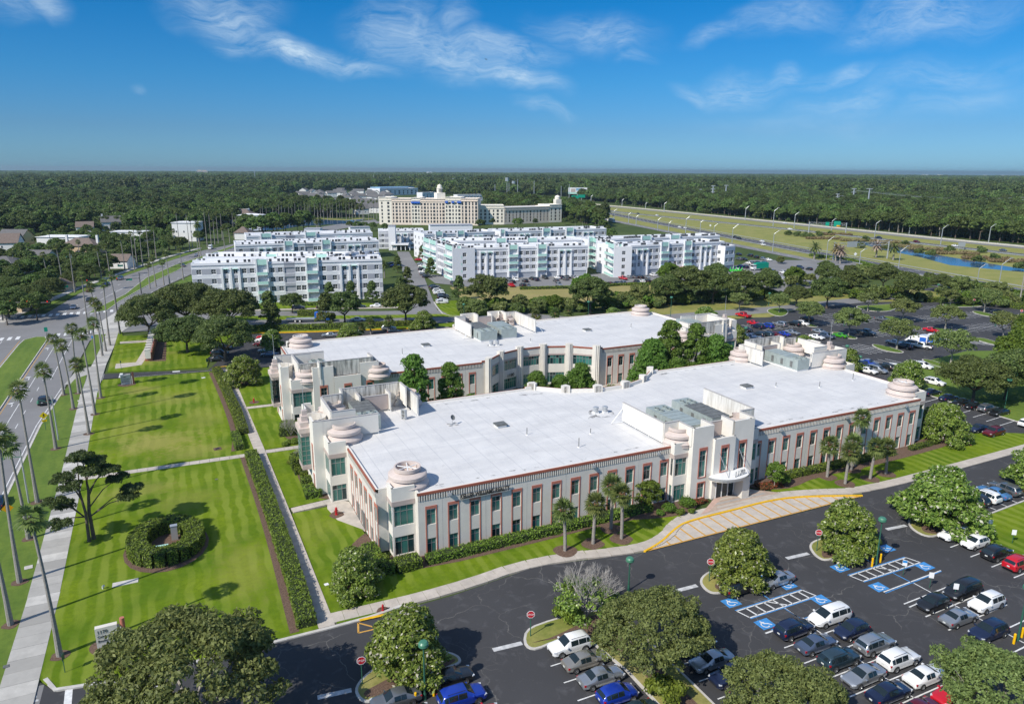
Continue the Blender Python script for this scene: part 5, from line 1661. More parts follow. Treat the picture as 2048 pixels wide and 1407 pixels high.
# low fan palms peeking over the rear roof
for k,(x,y) in enumerate(((722,676),(742,668),(776,662),(1072,650),(1108,646),(1135,640))):
 palm('cabbage',3,gd(x,y),'low bushy palmetto behind the rear building, %s from the left' % nth(k),'palmettos behind the rear building',name='palmetto',scale=1.15)
# lake palms
LP = []
for k in range(46):
 x = 522 + k * 6.3 + uni(-2,2)
 y = 452 - (x - 522) * .03 + uni(-10,6) if x < 640 else 440 - (x - 640) * .02 + uni(-4,3)
 LP.append((x,y))
for k,(x,y) in enumerate(sorted(LP)):
 palm('fan',18,gd(x,y),'slender palm round the lake, %s from the left' % nth(k),'palms round the lake',rz=0)
# --- pine on the front lawn: two trunks, flat needle clumps on crooked limbs
pt = thing('pine_tree','crooked twin-trunked pine by the oval hedge','tree',(*gd(188,1078),.1))
b = MB()
TOP = [(-2.6,.4,9.0),(-.6,1.2,11.2),(1.4,.6,10.8),(2.8,-.4,9.6),(.4,-1.2,10.2),(-1.6,-1.4,8.4),(3.6,.8,7.8),(-3.6,-.6,6.4),(-3.0,1.2,4.9),(4.8,-1.0,5.6),(5.4,.4,6.2),(-3.4,-1.8,3.6),(2.0,1.8,8.8),(0,.2,11.9)]
b.path([Vector((0,0,0)),Vector((-.1,.1,4)),Vector((.2,0,7)),Vector((.1,.2,9.5))],[.26,.22,.17,.08],'bark',8)
b.path([Vector((-.5,-.6,0)),Vector((-.45,-.3,4)),Vector((-.8,-.2,7.2)),Vector((-1.0,-.1,9))],[.22,.18,.13,.06],'bark',8)
for q in TOP:
 s = Vector((.1 if q[0] > -.5 else -.7,0,max(3.4,q[2] - 2.2 - abs(q[0]) * .25)))
 e = Vector(q)
 b.path([s,s.lerp(e,.5) + Vector((0,0,.5)),e],[.1,.07,.03],'bark',5)
b.obj('trunk',pt)
link(leaf_mesh('crown',[(q[0] + .95 * cos(j * 2.4 + q[2]) * (j > 0),q[1] + .95 * sin(j * 2.4 + q[2]) * (j > 0),q[2] + .12 * (j % 3),.62,.62,.4) for q in TOP for j in range(6)],22000,.13,'pine_leaf',400,aspect=3.6,gaps=.6),'crown',pt)
# --- named trees: (kind, px, py of the foot, scale, label)
T = [
 ('big_oak0',395,1478,1.22,'big pale oak at the bottom edge beside the driveway, leftmost'),
 ('magnolia0',712,1180,.74,'dark magnolia with white blooms on the lawn corner of the front building'),
 ('magnolia1',818,1340,.95,'magnolia on the mulched island beside the nearest stop sign'),
 ('bare_tree0',1172,1238,1.0,'half-dead magnolia with bare grey branches above the lot'),
 ('big_oak1',1300,1345,.88,'pale oak in the planting strip between parked cars'),
 ('magnolia0',1478,1158,.90,'magnolia on the island behind the black parked car'),
 ('magnolia1',1690,1098,.95,'magnolia on the island left of the lamp post with yellow bollards'),
 ('magnolia1',1878,1052,1.22,'broad magnolia in bloom on the right-hand island'),
 ('magnolia0',2070,975,1.0,'magnolia at the right edge beyond the drive'),
 ('big_oak0',1570,1500,.84,'pale oak rising from the bottom edge, middle one'),
 ('big_oak1',1992,1480,.86,'pale oak rising from the bottom right corner'),
 ('magnolia0',488,768,.95,'compact magnolia at the top of the garden path'),
 ('magnolia1',545,700,.8,'magnolia by the corner lantern of the rear building'),
 ('magnolia0',700,690,.9,'yellowish magnolia behind the rear building near the street'),
 ('magnolia1',848,660,.85,'magnolia left of the rear roof screens'),
 ('magnolia0',1225,650,.8,'magnolia behind the rear roof, left of the far lantern'),
 ('magnolia1',1305,662,.85,'magnolia behind the rear roof, right of the far lantern'),
 ('magnolia0',1408,655,.95,'magnolia behind the rear roof, beyond the east screens'),
 ('magnolia1',1468,690,.85,'magnolia at the east end of the rear building'),
 ('magnolia0',1605,712,.8,'magnolia beyond the east roof screens, left one'),
 ('magnolia1',1692,745,.85,'magnolia beyond the east roof screens, right one'),
 ('magnolia1',1812,778,.95,'round magnolia behind the east corner lantern'),
 ('magnolia0',1885,880,1.0,'magnolia against the east end wall of the front building'),
 ('shade_oak0',375,705,.72,'spreading oak right of the pier wall'),
 ('shade_oak0',452,722,.84,'large oak over the parked black cars by the upper driveway'),
 ('shade_oak0',300,676,.90,'big dark oak at the junction corner, leftmost of the oak group'),
 ('shade_oak0',375,655,1.0,'big dark oak behind the pier wall, middle of the group'),
 ('shade_oak0',458,664,.95,'big dark oak before the left apartment block'),
 ('young_tree0',540,648,1.7,'young street tree left of the tow truck'),
 ('young_tree0',548,690 - 32,1.3,'young dark tree beside the long hedge, left'),
 ('young_tree0',652,652,1.7,'young dark tree before the tow truck cab'),
 ('oak0',690,648,.95,'street oak on the verge right of the tow truck'),
 ('oak1',812,648,1.15,'large round oak at the end of the street lawn'),
 ('oak2',1180,628,1.15,'bright wide oak standing in the dry field'),
 ('bright_tree0',1175,612,1.1,'yellow-green oak behind the field oak'),
 ('oak0',975,622,1.15,'dark oak above the rear roof screens'),
 ('bushy_tree0',930,625,.75,'bushy shrub tree left of the dark oak'),
 ('bushy_tree0',955,632,.8,'grey-green bushy tree right behind the rear screens'),
 ('bushy_tree0',1040,622,.8,'bushy tree at the left of the field edge'),
 ('bright_tree0',1108,622,.55,'small bright cone tree at the field edge'),
 ('bushy_tree0',1075,626,.7,'bushy tree at the middle of the field edge'),
 ('young_tree0',918,600,1.5,'young tree on the verge by the row of white cars'),
 ('young_tree0',800,600,1.4,'young tree beside the apartment path'),
 ('young_tree0',815,575,1.4,'young tree left of the private road, middle'),
 ('young_tree0',795,545,1.3,'young tree left of the private road, upper'),
 ('young_tree0',845,520,1.3,'young tree right of the private road, upper'),
 ('young_tree0',862,553,1.4,'young tree right of the private road, by the parked cars'),
 ('oak0',585,626,.62,'small oak before the apartment balconies'),
 ('young_tree0',660,608,1.3,'conifer-like young tree by the apartment wall, left'),
 ('young_tree0',703,605,1.3,'conifer-like young tree by the apartment wall, middle'),
 ('young_tree0',745,605,1.3,'conifer-like young tree by the apartment wall, right'),
 ('shade_oak0',1945,805,.72,'large dark shade oak behind the row of black cars'),
 ('oak0',2010,800,1.0,'dark oak beside the green lamp post at the right edge'),
 ('bright_tree0',2052,770,1.25,'bright yellow-green tree at the right edge'),
 ('bright_tree0',2080,730,1.35,'bright tree cut off by the right edge, upper'),
 ('oak2',2100,810,1.1,'dark tree cut off by the right edge, lower'),
 ('lot_tree0',1617,650,1.1,'flat-topped lot tree over the white hatchback'),
 ('lot_tree0',1697,672,1.2,'spreading lot tree over the green car'),
 ('lot_tree1',1793,699,1.25,'round lot tree before the white vans'),
 ('lot_tree1',1901,730,1.35,'thin grey lot tree right of the white pickup'),
 ('lot_tree0',1805,642,1.05,'lot tree on the upper middle island'),
 ('lot_tree0',1890,658,1.1,'lot tree behind the red sports car'),
 ('lot_tree1',2005,678,1.2,'lot tree at the right island below the empty stalls'),
 ('lot_tree1',1968,625,1.25,'greyish lot tree by the far stop sign'),
 ('lot_tree1',1900,612,.9,'small lot tree by the far border hedge'),
 ('lot_tree1',1735,622,.95,'lot tree on the far lawn tip'),
 ('lot_tree1',1558,625,1.0,'thin pale tree on the straw lawn tip'),
 ('lot_tree1',1478,622,.95,'pale tree behind the red pickup'),
 ('shade_oak0',1592,612,.66,'broad oak on the border, left of the yellow-green lawn'),
 ('oak0',1653,616,1.2,'oak with a clear trunk on the yellow-green lawn'),
 ('oak1',1815,604,1.2,'oak with forked trunk beside the service lane'),
 ('oak2',1480,610,1.15,'oak before the service lane, behind the red pickup'),
 ('oak0',1530,598,1.25,'big grey-green oak by the apartment lot corner'),
 ('oak1',1376,606,1.25,'willow-like oak beyond the rear roof, left'),
 ('oak2',1425,606,1.15,'grey-green oak beyond the rear roof, right'),
 ('oak0',1330,610,1.0,'dark oak beyond the far lantern'),
 ('bushy_tree0',1280,612,1.1,'bushy tree beyond the far lantern, left'),
 ('bright_tree0',1335,572,.95,'round bright tree before the orange lift'),
 ('oak1',1430,580,1.0,'dark oak before the lime-green machine'),
 ('bright_tree0',1585,572,.95,'bright tree at the right of the apartment lot'),
 ('oak2',1655,572,1.05,'oak on the near edge of the apartment lot'),
 ('oak0',1700,590,1.1,'oak on the border, right of the apartment lot'),
 ('oak1',1765,580,1.2,'bushy oak on the border before the highway'),
 ('shade_oak0',1880,584,.64,'dark dense oak before the highway, tallest of the border'),
 ('bushy_tree0',1920,590,1.25,'bright bushy tree before the highway, right'),
 ('bushy_tree0',1995,598,1.1,'grey bushy tree by the wooden pole'),
 ('bushy_tree0',1750,552,1.2,'grey bushy tree by the frontage road, middle'),
 ('oak2',1650,548,.95,'oak by the frontage road, left'),
 ('oak0',1700,556,.9,'dark oak by the frontage road, second'),
 ('bushy_tree0',1560,505 + 22,.9,'grey bushy tree at the top corner of the apartment lot'),
 ('bushy_tree0',1660,470,.75,'round dark tree between the carriageways'),
 ('shade_oak0',18,636,.74,'big dark oak at the left edge by the junction'),('shade_oak0',62,622,.66,'big dark oak left of the junction, right of the edge one'),('shade_oak0',98,600,.6,'dark oak behind the tan kiosk'),('shade_oak0',30,598,.62,'dark oak behind the edge oaks'),('shade_oak0',150,575,.5,'dark oak right of the tan kiosk'),
 ('shade_oak0',180,560,.52,'dark oak by the left sidewalk under the palms, first'),('shade_oak0',208,548,.52,'dark oak by the left sidewalk under the palms, second'),('shade_oak0',236,534,.5,'dark oak beside the small gabled house'),('shade_oak0',275,520,.5,'dark oak by the left sidewalk, beyond the small house'),('shade_oak0',305,508,.52,'dark oak by the far left sidewalk'),('shade_oak0',338,500,.55,'dark oak left of the white three-storey house'),('shade_oak0',360,496,.5,'dark oak under the far sidewalk palms'),('shade_oak0',150,545,.5,'dark oak behind the sidewalk oaks, left'),('shade_oak0',190,530,.5,'dark oak behind the sidewalk oaks, middle'),
]
for kd,x,y,s,lb in T:
 g_ = gd(x,y)
 if x > 1500 and y < 626 and not kd.startswith('lot'):
  s *= .84 if y > 566 else .62
 o = tree(kd,g_,lb,None,s,name={'m': 'magnolia_tree','b': 'tree','o': 'oak_tree','s': 'oak_tree','y': 'young_tree','l': 'tree'}[kd[0]])
 if kd.startswith('magnolia') and y > 700:
  mulch_ring(g_,1.7,len(lb) % 10)
# courtyard cypresses
for x,y,k,s,lb in ((38.5,125,'cypress0',1.0,'tall feathery cypress in the courtyard, left'),(46.5,127,'cypress0',.82,'feathery cypress in the courtyard, second from the left'),(42.5,123.5,'cypress1',.5,'low bright cypress between the left courtyard trees'),(33.5,124,'cypress1',.52,'low cypress at the left end of the courtyard'),(50,124.5,'cypress1',.5,'low cypress under the 1180 wing'),
     (65.5,127.2,'cypress1',.66,'bright cypress in the middle of the courtyard, left'),(70.8,127,'cypress1',.56,'bright cypress in the middle of the courtyard, centre'),(75.6,126.4,'cypress1',.72,'bright cypress in the middle of the courtyard, right'),(70,124.5,'cypress1',.4,'lowest bright cypress of the courtyard middle'),
     (94,126.5,'cypress1',.98,'broad cypress in the courtyard before the east court wall'),(100,128.5,'cypress0',1.05,'tallest cypress of the east courtyard group'),(105.5,126,'cypress0',1.0,'tall cypress beside the east lantern of the rear building'),(109.5,124,'cypress1',.98,'broad bright cypress nearest the east screens'),(98,122.5,'cypress1',.7,'low cypress in front of the east courtyard group')):
 tree(k,(x,y),lb,'courtyard cypresses',s * 1.2,s * 1.28,name='cypress_tree')
cr = leaf_mesh('leaves',lobes(5,3.5,.3,9,500,.8),4200,.26,'oak_leaf_pale',501)
for x,y,s,lb in ((57,125.5,1.2,'round grey-green shrub in the courtyard, left'),(61.5,127.6,1.1,'round grey-green shrub at the courtyard arc'),(83.5,126.5,1.0,'round shrub at the right of the courtyard arc'),(90,123,1.1,'loose grey shrub below the broad cypress')):
 r = thing('shrub',lb,'shrub',(x,y,.05),0,'courtyard shrubs'); r.scale = (s,s,s); link(cr,'leaves',r)
# bare shrubs by the west pavilions
for x,y,lb in ((16.8,133.5,'nearly leafless shrub by the rear west pavilion, left'),(18.2,131.2,'nearly leafless shrub by the rear west pavilion, right'),(17.0,118.5,'nearly leafless shrub by the front west pavilion')):
 r = thing('bare_shrub',lb,'shrub',(x,y,.1),uni(0,6),'leafless shrubs'); r.scale = (.5,.5,.55); link(PROTO['bare_tree0'][1],'branches',r)
r = thing('flower_bed','bed of yellow-green lilies at the west pavilion','flower bed',(0,0,0))
link(leaf_mesh('leaves',[(15.0 + k * .62 + .2 * (k % 3),128.9 + 1.5 * ((k * .618) % 1),.45,.5,.5,.4) for k in range(9)],2400,.2,'lime_leaf',510),'leaves',r)
r = thing('flower_bed','yellow-green lilies behind the topiary of the front west bed','flower bed',(0,0,0))
link(leaf_mesh('leaves',[(14.6 + k * .55,119.8 + 1.6 * ((k * .618) % 1),.45,.5,.5,.4) for k in range(6)],1600,.2,'lime_leaf',511),'leaves',r)
cr = leaf_mesh('leaves',lobes(2.4,1.3,.1,8,520,.9),2600,.17,'hedge_leaf',521)
for x,y,s,lb in ((1876,1058,1.2,'green shrub at the foot of the blooming magnolia'),(1700,1100 - 2,1.0,'green shrub at the foot of the island magnolia'),(1462,1160,.7,'low shrub behind the black car'),(1135,1240,1.2,'dark shrub below the half-dead magnolia'),(765,1125,.8,'shrub beside the corner hedge'),(1330,1395,1.4,'leafy shrub in the planting strip at the bottom edge')):
 r = thing('shrub',lb,'shrub',(*gd(x,y),.12),0,'shrubs on the lot islands'); r.scale = (s,s,s); link(cr,'leaves',r)
# ------------------------------------------------------------------ lot islands, stalls and paint
def island(name,poly,label,fill='dry_grass',it=2,z=.14,mul=None):
 p = ccw(chaikin(poly,it)) if it else ccw(poly)
 sheet('kerb_ring',p,.15,'kerb_concrete',-.1,label='kerb of the ' + label)
 sheet('lot_island',inset(p,.28),.17,fill,.1,label=label)
 if mul:
  sheet('mulch_bed',ccw(chaikin(mul,2)),.185,'mulch',.1)
island('lot_island',gp([(707,1375),(716,1400),(740,1408),(790,1380),(880,1340),(925,1328),(918,1310),(880,1300),(800,1312),(742,1338)]),'kerbed island under the magnolia by the nearest stop sign',mul=gp([(722,1388),(760,1368),(830,1330),(915,1316),(905,1330),(800,1375),(740,1400)]))
PL = gp([(1046,1285),(1056,1298),(1075,1300),(1110,1285)]) + [(37.2,58.6),(37.2,30),(42.2,30),(42.3,62.2)] + gp([(1215,1218),(1150,1226),(1075,1248),(1050,1262)])
island('lot_island',PL,'long planting strip between the parked cars',it=1,mul=gp([(1052,1288),(1085,1285),(1160,1250),(1180,1232),(1215,1228)]) + [(40.6,58),(40.8,30),(38.9,30),(38.7,58)])
island('lot_island',gp([(1396,1160),(1408,1180),(1430,1190),(1470,1180),(1535,1150),(1552,1138),(1535,1128),(1480,1132),(1420,1140)]),'kerbed island behind the black parked car',mul=gp([(1440,1185),(1425,1172),(1455,1142),(1530,1132),(1545,1140),(1500,1165)]))
island('lot_island',gp([(1615,1090),(1628,1112),(1652,1124),(1690,1110),(1742,1086),(1760,1074),(1735,1068),(1680,1070),(1635,1078)]),'kerbed island left of the lamp post',mul=gp([(1640,1115),(1650,1085),(1690,1075),(1752,1074),(1700,1100),(1660,1118)]))
island('lot_island',gp([(1813,1038),(1820,1058),(1855,1076),(1885,1070),(1900,1060)]) + [(96.5,56.6),(100.5,56.8)] + gp([(1955,1032),(1900,1012),(1840,1018)]),'kerbed island under the broad magnolia',mul=gp([(1840,1062),(1845,1035),(1900,1025),(1950,1040),(1895,1066),(1865,1070)]))
sheet('lot_lawn',[(96.6,30),(96.4,57.2),(101,57.6),(118,58.6),(140,60),(140,30)],.12,'lawn_grass',-.1,label='lawn strip between the two rows of the right lot')
ribbon('kerb',[(140,60),(118,58.8),(101,57.8),(96.3,57.2),(96.3,30)],.25,.15,'kerb_concrete',-.1)
ribbon('lawn_kerb',[(-15.6,74.8),(-14.5,72.6),(-8,71.4),(11.2,71.3),(16,71.4),(20,72.0)],.4,.15,'kerb_concrete',-.1)
sheet('kerb_lawn',[(12.4,71.7),(16,71.5),(22,71.9),(25.0,72.0),(12.5,73.0)],.11,'lawn_grass',-.1)
mark('yellow_loading_mark',(14.8,71.2),(18.5,71.0),.4,'yellow_paint',.16)
mark('yellow_loading_mark',(14.6,71.0),(14.2,69.2),.2,'orange_paint'); mark('yellow_loading_mark',(14.2,69.2),(18.6,69.0),.2,'orange_paint'); mark('yellow_loading_mark',(14.6,71.0),(16.4,69.1),.2,'orange_paint')
LOT = 'front_lot_marking'
for k in range(-8,11):
 y = 55.6 + 2.72 * (k - 4) + .0
 if y < 57.5:
  mark(LOT,(30.7,y),(36.4,y),.14); mark(LOT,(43.0,y - 2.72),(48.6,y - 2.72),.14)
for y in [50.5 - 2.72 * k for k in range(9)]:
 mark(LOT,(54.6,y),(65.3,y),.14 if y < 50 else .22); mark(LOT,(73.4,y + .1),(84.3,y + .4),.16)
mark(LOT,(73.4,47.2),(84.3,47.7),.16)
for a,b_ in (((60.1,53.2),(60.4,26)),((78.5,50.4),(78.9,26))):
 mark(LOT,a,b_,.14)
for (x0,x1,y0,y1,nb) in ((54.6,65.4,53.4,55.0,8),(72.7,83.7,53.3,54.9,8)):
 mark(LOT,(x0,y1),(x1 - .6,y1),.16); mark(LOT,(x0 + .4,y0),(x1,y0),.16)
 mark(LOT,(x0,y1),(x0 + .5,y0),.16); mark(LOT,(x1 - .6,y1),(x1,y0),.16)
 mark(LOT,(x0 - .1,y1 + .18),(x1 - .6,y1 + .18),.13,'blue_paint'); mark(LOT,(x0 + .4,y0 - .18),(x1,y0 - .18),.13,'blue_paint')
 for k in range(1,nb):
  x = x0 + (x1 - x0) * k / nb
  mark(LOT,(x,y1),(x + .25,y0),.2)
 m_ = (x0 + x1) / 2
 mark(LOT,(m_ - .9,y1),(m_ + .9,y0),.16)
 mark(LOT,(m_,y0 - .3),(m_ + .2,y0 - 3.0),.15,'blue_paint'); mark(LOT,(m_ - .2,y1 + .3),(m_ - .4,y1 + 3.0),.15,'blue_paint')
mark(LOT,(73.4,50.35),(84.2,50.75),.12,'blue_paint')
mark(LOT,(55.6,50.7),(65.2,50.75),.12,'blue_paint')
HC = [(55.2,56.6),(55.8,51.8),(65.2,52.6),(64.0,56.6),(73.1,56.7),(82.8,57.6),(73.8,51.6),(83.3,52.4)]
for x,y in HC:
 r = .55
 sheet('accessible_mark',[(x - .95,y - .8),(x + .95,y - .8),(x + .95,y + .8),(x - .95,y + .8)],.013,'blue_paint',label='blue pavement square with a white wheelchair symbol')
 ring = [(x - .1 + r * .8 * cos(R(t)),y - .12 + r * .8 * sin(R(t))) for t in range(60,330,18)]
 for a,b_ in zip(ring,ring[1:]):
  mark('accessible_symbol',a,b_,.13,z=.018)
 mark('accessible_symbol',(x + .35,y - .1),(x - .1,y + .1),.16,z=.018); mark('accessible_symbol',(x - .1,y + .1),(x - .25,y + .6),.18,z=.019); mark('accessible_symbol',(x + .35,y - .1),(x + .62,y - .42),.14,z=.019)
for a,b_ in (((635,1394),(703,1379)),((986,1299),(1044,1285)),((1344,1183),(1394,1170)),((1573,1116),(1617,1106)),((1773,1058),(1812,1050))):
 mark(LOT,gd(*a),gd(*b_),.62,'worn_paint')
for k in range(9):
 y = 54.2 - 2.75 * k
 mark(LOT,(91.0,y),(96.2,y + .15),.15)
for k in range(12):
 x = 99.6 + 2.75 * k
 mark(LOT,(x,58.6),(x - .1,64.2),.15)
for k in range(6):           # stop mark and ladder at the driveway mouth
 markp(LOT,gp([(20 + k * 0 ,1372 + k * 7),(62 + k * 3,1362 + k * 7),(62 + k * 3,1366 + k * 7),(20,1376 + k * 7)]),'worn_paint')
markp(LOT,gp([(131,1372),(146,1370),(143,1410),(127,1410)]),'white_paint')
mark(LOT,gd(178,1404),gd(330,1368),.14)
# rear driveway marks
mark('rear_drive_marking',gd(262,754),gd(430,740),.12)
markp('rear_drive_marking',gp([(240,746),(246,746),(243,755),(237,755)]),'white_paint')
markp('rear_drive_marking',gp([(345,742),(360,741),(360,743),(345,744)]),'white_paint')
mark('rear_drive_marking',gd(428,735),gd(460,732),.5,'yellow_paint',.12)
def spine(place,pa,pb,n,half0,half1,centre=True,m='white_paint'):
 """a row of stalls: n lines across a spine running from pa to pb (photo points)"""
 a,b_ = gd(*pa),gd(*pb)
 for k in range(n):
  t = k / max(1,n - 1)
  x,y = a[0] + (b_[0] - a[0]) * t,a[1] + (b_[1] - a[1]) * t
  mark(place,(x + half1 * .14,y - half1),(x - half0 * .14,y + half0),.2,m)
 if centre:
  mark(place,a,b_,.13,m)
EL = 'east_lot_marking'
spine(EL,(1508,655),(1580,648),8,5,5)
spine(EL,(1500,632),(1540,630),4,2.6,2.6,False)
spine(EL,(1650,633),(1725,622),8,2.8,2.8,False)
spine(EL,(1640,647),(1762,637),10,4.8,4.8)
spine(EL,(1500,690),(1585,676),8,2.7,2.7,False)
spine(EL,(1612,672),(1668,667),5,2.7,2.7,False)
spine(EL,(1708,700),(1750,695),5,5.2,5.2)
spine(EL,(1725,668),(1845,657),11,4.8,4.8)
spine(EL,(1828,639),(1968,627),13,4.8,4.8)
spine(EL,(1755,620),(1880,614),11,2.7,2.7,False)
spine(EL,(1912,659),(2010,650),9,4.8,4.8)
spine(EL,(1880,678),(1990,688),9,4.8,4.8)
spine(EL,(1730,726),(1790,722),5,2.7,2.7,False)
spine(EL,(1850,724),(1885,733),4,3,3,False)
spine(EL,(1860,770),(1895,775),3,3,3,False)
for k in range(9):
 a = gd(1963 + k * 15,612 + k * 3.2)
 mark(EL,a,(a[0] - 5.6,a[1] - 1.2),.16)
for k in range(9):            # rows at the east end wall
 y = 103 - 2.72 * k
 mark(EL,(146.2,y + .3),(151.6,y + .8),.15)
 if 76 < y - 14 < 90:
  mark(EL,(134.6,y - 14.2),(140.2,y - 13.8),.15)
spine('rear_stall_marking',(1050,655),(1200,643),9,2.4,2.4,False)
for nm,p in (('far middle island',[(1766,632),(1795,634),(1824,646),(1818,649),(1790,644),(1768,636)]),('island behind the red sports car',[(1848,653),(1875,655),(1914,664),(1908,668),(1870,662)]),('island left of the pickup',[(1738,688),(1765,690),(1812,704),(1800,707),(1760,700)]),
    ('island right of the pickup',[(1838,718),(1860,719),(1906,735),(1900,740),(1862,730)]),('island under the spreading tree',[(1658,664),(1680,664),(1718,676),(1710,679),(1680,674)]),('right-hand island below the empty stalls',[(1944,675),(1970,676),(2010,690),(1996,692),(1960,683)]),
    ('island under the flat-topped tree',[(1585,642),(1605,643),(1640,653),(1630,655),(1600,650)]),('island by the far stop sign',[(1940,622),(1965,623),(1996,632),(1988,635),(1955,629)]),('straw lawn tip',[(1528,620),(1560,614),(1580,622),(1570,633),(1548,632)]),('straw lawn by the far hedge',[(1700,612),(1760,610),(1800,606),(1790,622),(1745,624)]),
    ('far right lawn tip',[(1880,607),(1960,605),(1975,612),(1920,615),(1890,612)]),('lawn tip by the shade oak',[(1896,754),(1925,758),(1930,770),(1912,768)])):
 island('lot_island',gp(p),nm + ' of the east lot','verge_grass',2)
sheet('shade_lawn',[(151.8,112),(151.8,76.2),(200,76),(215,118),(200,124),(178,121),(165,116)],.12,'verge_grass',-.1,label='shaded lawn beyond the row of black cars')
ribbon('kerb',[(151.7,112),(151.7,76)],.25,.15,'kerb_concrete',-.1)
for nm,mb in MARKS.items():
 mb.obj(nm,kind='structure')
# ------------------------------------------------------------------ vehicles
CARS = {  # stations: x, z_low, belt, top, half width low, belt, top  (nose at +x); wheels: x, radius
 'sedan': dict(st=[(-2.38,.36,.62,.70,.62,.70,.60),(-2.30,.28,.80,.94,.78,.82,.66),(-1.75,.24,.88,1.02,.86,.88,.70),(-1.55,.24,.90,1.05,.88,.89,.70),(-.85,.22,.92,1.40,.89,.90,.58),(-.30,.22,.92,1.46,.89,.90,.60),(.35,.22,.91,1.43,.89,.90,.60),(1.15,.22,.90,1.00,.89,.90,.70),(1.35,.24,.86,.95,.88,.89,.70),(1.95,.26,.78,.86,.85,.86,.66),(2.28,.28,.70,.77,.80,.80,.62),(2.40,.34,.60,.65,.70,.70,.54)],ws=(6,7),rw=(3,4),sw=[(4,5),(5,6)],wh=(-1.42,1.45,.33)),
 'suv': dict(st=[(-2.30,.42,.80,.98,.68,.76,.62),(-2.24,.34,1.00,1.12,.82,.86,.70),(-1.95,.28,1.05,1.55,.90,.91,.64),(-1.55,.28,1.06,1.68,.91,.92,.68),(-.60,.28,1.06,1.72,.92,.93,.69),(.30,.28,1.05,1.68,.92,.93,.68),(1.10,.28,1.03,1.14,.92,.93,.76),(1.30,.28,1.00,1.09,.91,.92,.76),(1.95,.32,.92,1.00,.88,.88,.70),(2.20,.34,.82,.90,.83,.83,.64),(2.31,.40,.70,.76,.73,.73,.58)],ws=(5,6),rw=(1,2),sw=[(2,3),(3,4),(4,5)],wh=(-1.38,1.38,.37)),
 'minivan': dict(st=[(-2.55,.42,.85,1.00,.70,.80,.66),(-2.50,.34,1.05,1.20,.84,.90,.74),(-2.25,.28,1.08,1.62,.94,.96,.70),(-1.70,.26,1.08,1.74,.95,.97,.72),(-.50,.26,1.07,1.77,.95,.97,.73),(.55,.26,1.05,1.68,.95,.97,.70),(1.55,.26,1.00,1.10,.94,.96,.76),(1.75,.28,.96,1.02,.93,.94,.74),(2.20,.32,.82,.90,.86,.86,.66),(2.45,.36,.66,.74,.76,.76,.56),(2.54,.42,.56,.60,.62,.62,.50)],ws=(5,6),rw=(1,2),sw=[(2,3),(3,4),(4,5)],wh=(-1.50,1.50,.35)),
 'hatch': dict(st=[(-2.02,.40,.75,.92,.64,.72,.58),(-1.96,.32,.94,1.06,.80,.84,.66),(-1.62,.26,.98,1.40,.86,.88,.60),(-1.20,.25,.99,1.52,.87,.89,.64),(-.40,.25,.99,1.56,.88,.90,.65),(.30,.25,.98,1.52,.88,.90,.64),(1.05,.25,.95,1.04,.88,.89,.70),(1.25,.26,.92,1.00,.87,.88,.70),(1.70,.30,.82,.90,.82,.82,.64),(1.95,.34,.66,.74,.72,.72,.54),(2.03,.40,.56,.60,.60,.60,.48)],ws=(5,6),rw=(1,2),sw=[(2,3),(3,4),(4,5)],wh=(-1.22,1.25,.33)),
 'beetle': dict(st=[(-2.00,.36,.55,.62,.55,.58,.45),(-1.88,.28,.78,.92,.74,.76,.55),(-1.40,.24,.92,1.20,.84,.85,.52),(-.85,.22,.94,1.43,.86,.86,.54),(-.20,.22,.94,1.50,.86,.86,.56),(.40,.22,.93,1.42,.86,.86,.55),(1.00,.22,.90,1.02,.85,.86,.62),(1.40,.25,.80,.92,.82,.82,.56),(1.80,.28,.66,.76,.72,.72,.46),(2.00,.36,.50,.55,.52,.52,.40)],ws=(5,6),rw=(2,3),sw=[(3,4),(4,5)],wh=(-1.25,1.25,.33)),
 'pickup': dict(st=[(-2.90,.55,.98,1.02,.86,.92,.84),(-2.86,.48,1.08,1.12,.94,.97,.90),(-.98,.45,1.10,1.14,.97,.98,.90),(-.95,.45,1.12,1.62,.97,.98,.72),(-.70,.45,1.12,1.85,.97,.98,.72),(.30,.45,1.12,1.88,.97,.98,.72),(.75,.45,1.12,1.80,.97,.98,.70),(1.45,.45,1.12,1.24,.97,.98,.84),(1.65,.45,1.10,1.20,.97,.98,.84),(2.60,.50,1.02,1.10,.93,.93,.80),(2.86,.52,.86,.96,.86,.86,.70),(2.92,.58,.74,.80,.78,.78,.64)],ws=(6,7),rw=(3,4),sw=[(4,5),(5,6)],wh=(-1.75,1.85,.42)),
 'van': dict(st=[(-2.98,.45,1.20,2.40,.92,.98,.84),(-2.92,.38,1.25,2.55,.98,1.02,.86),(-1.5,.34,1.26,2.62,1.0,1.03,.88),(.4,.34,1.26,2.62,1.0,1.03,.88),(1.25,.34,1.24,2.52,1.0,1.02,.84),(1.60,.34,1.22,2.20,1.0,1.01,.80),(2.30,.36,1.10,1.25,.97,.98,.78),(2.75,.40,.92,1.04,.90,.90,.66),(2.95,.46,.74,.80,.76,.76,.56)],ws=(5,6),rw=(0,1),sw=[(4,5)],wh=(-1.80,1.95,.36)),
}
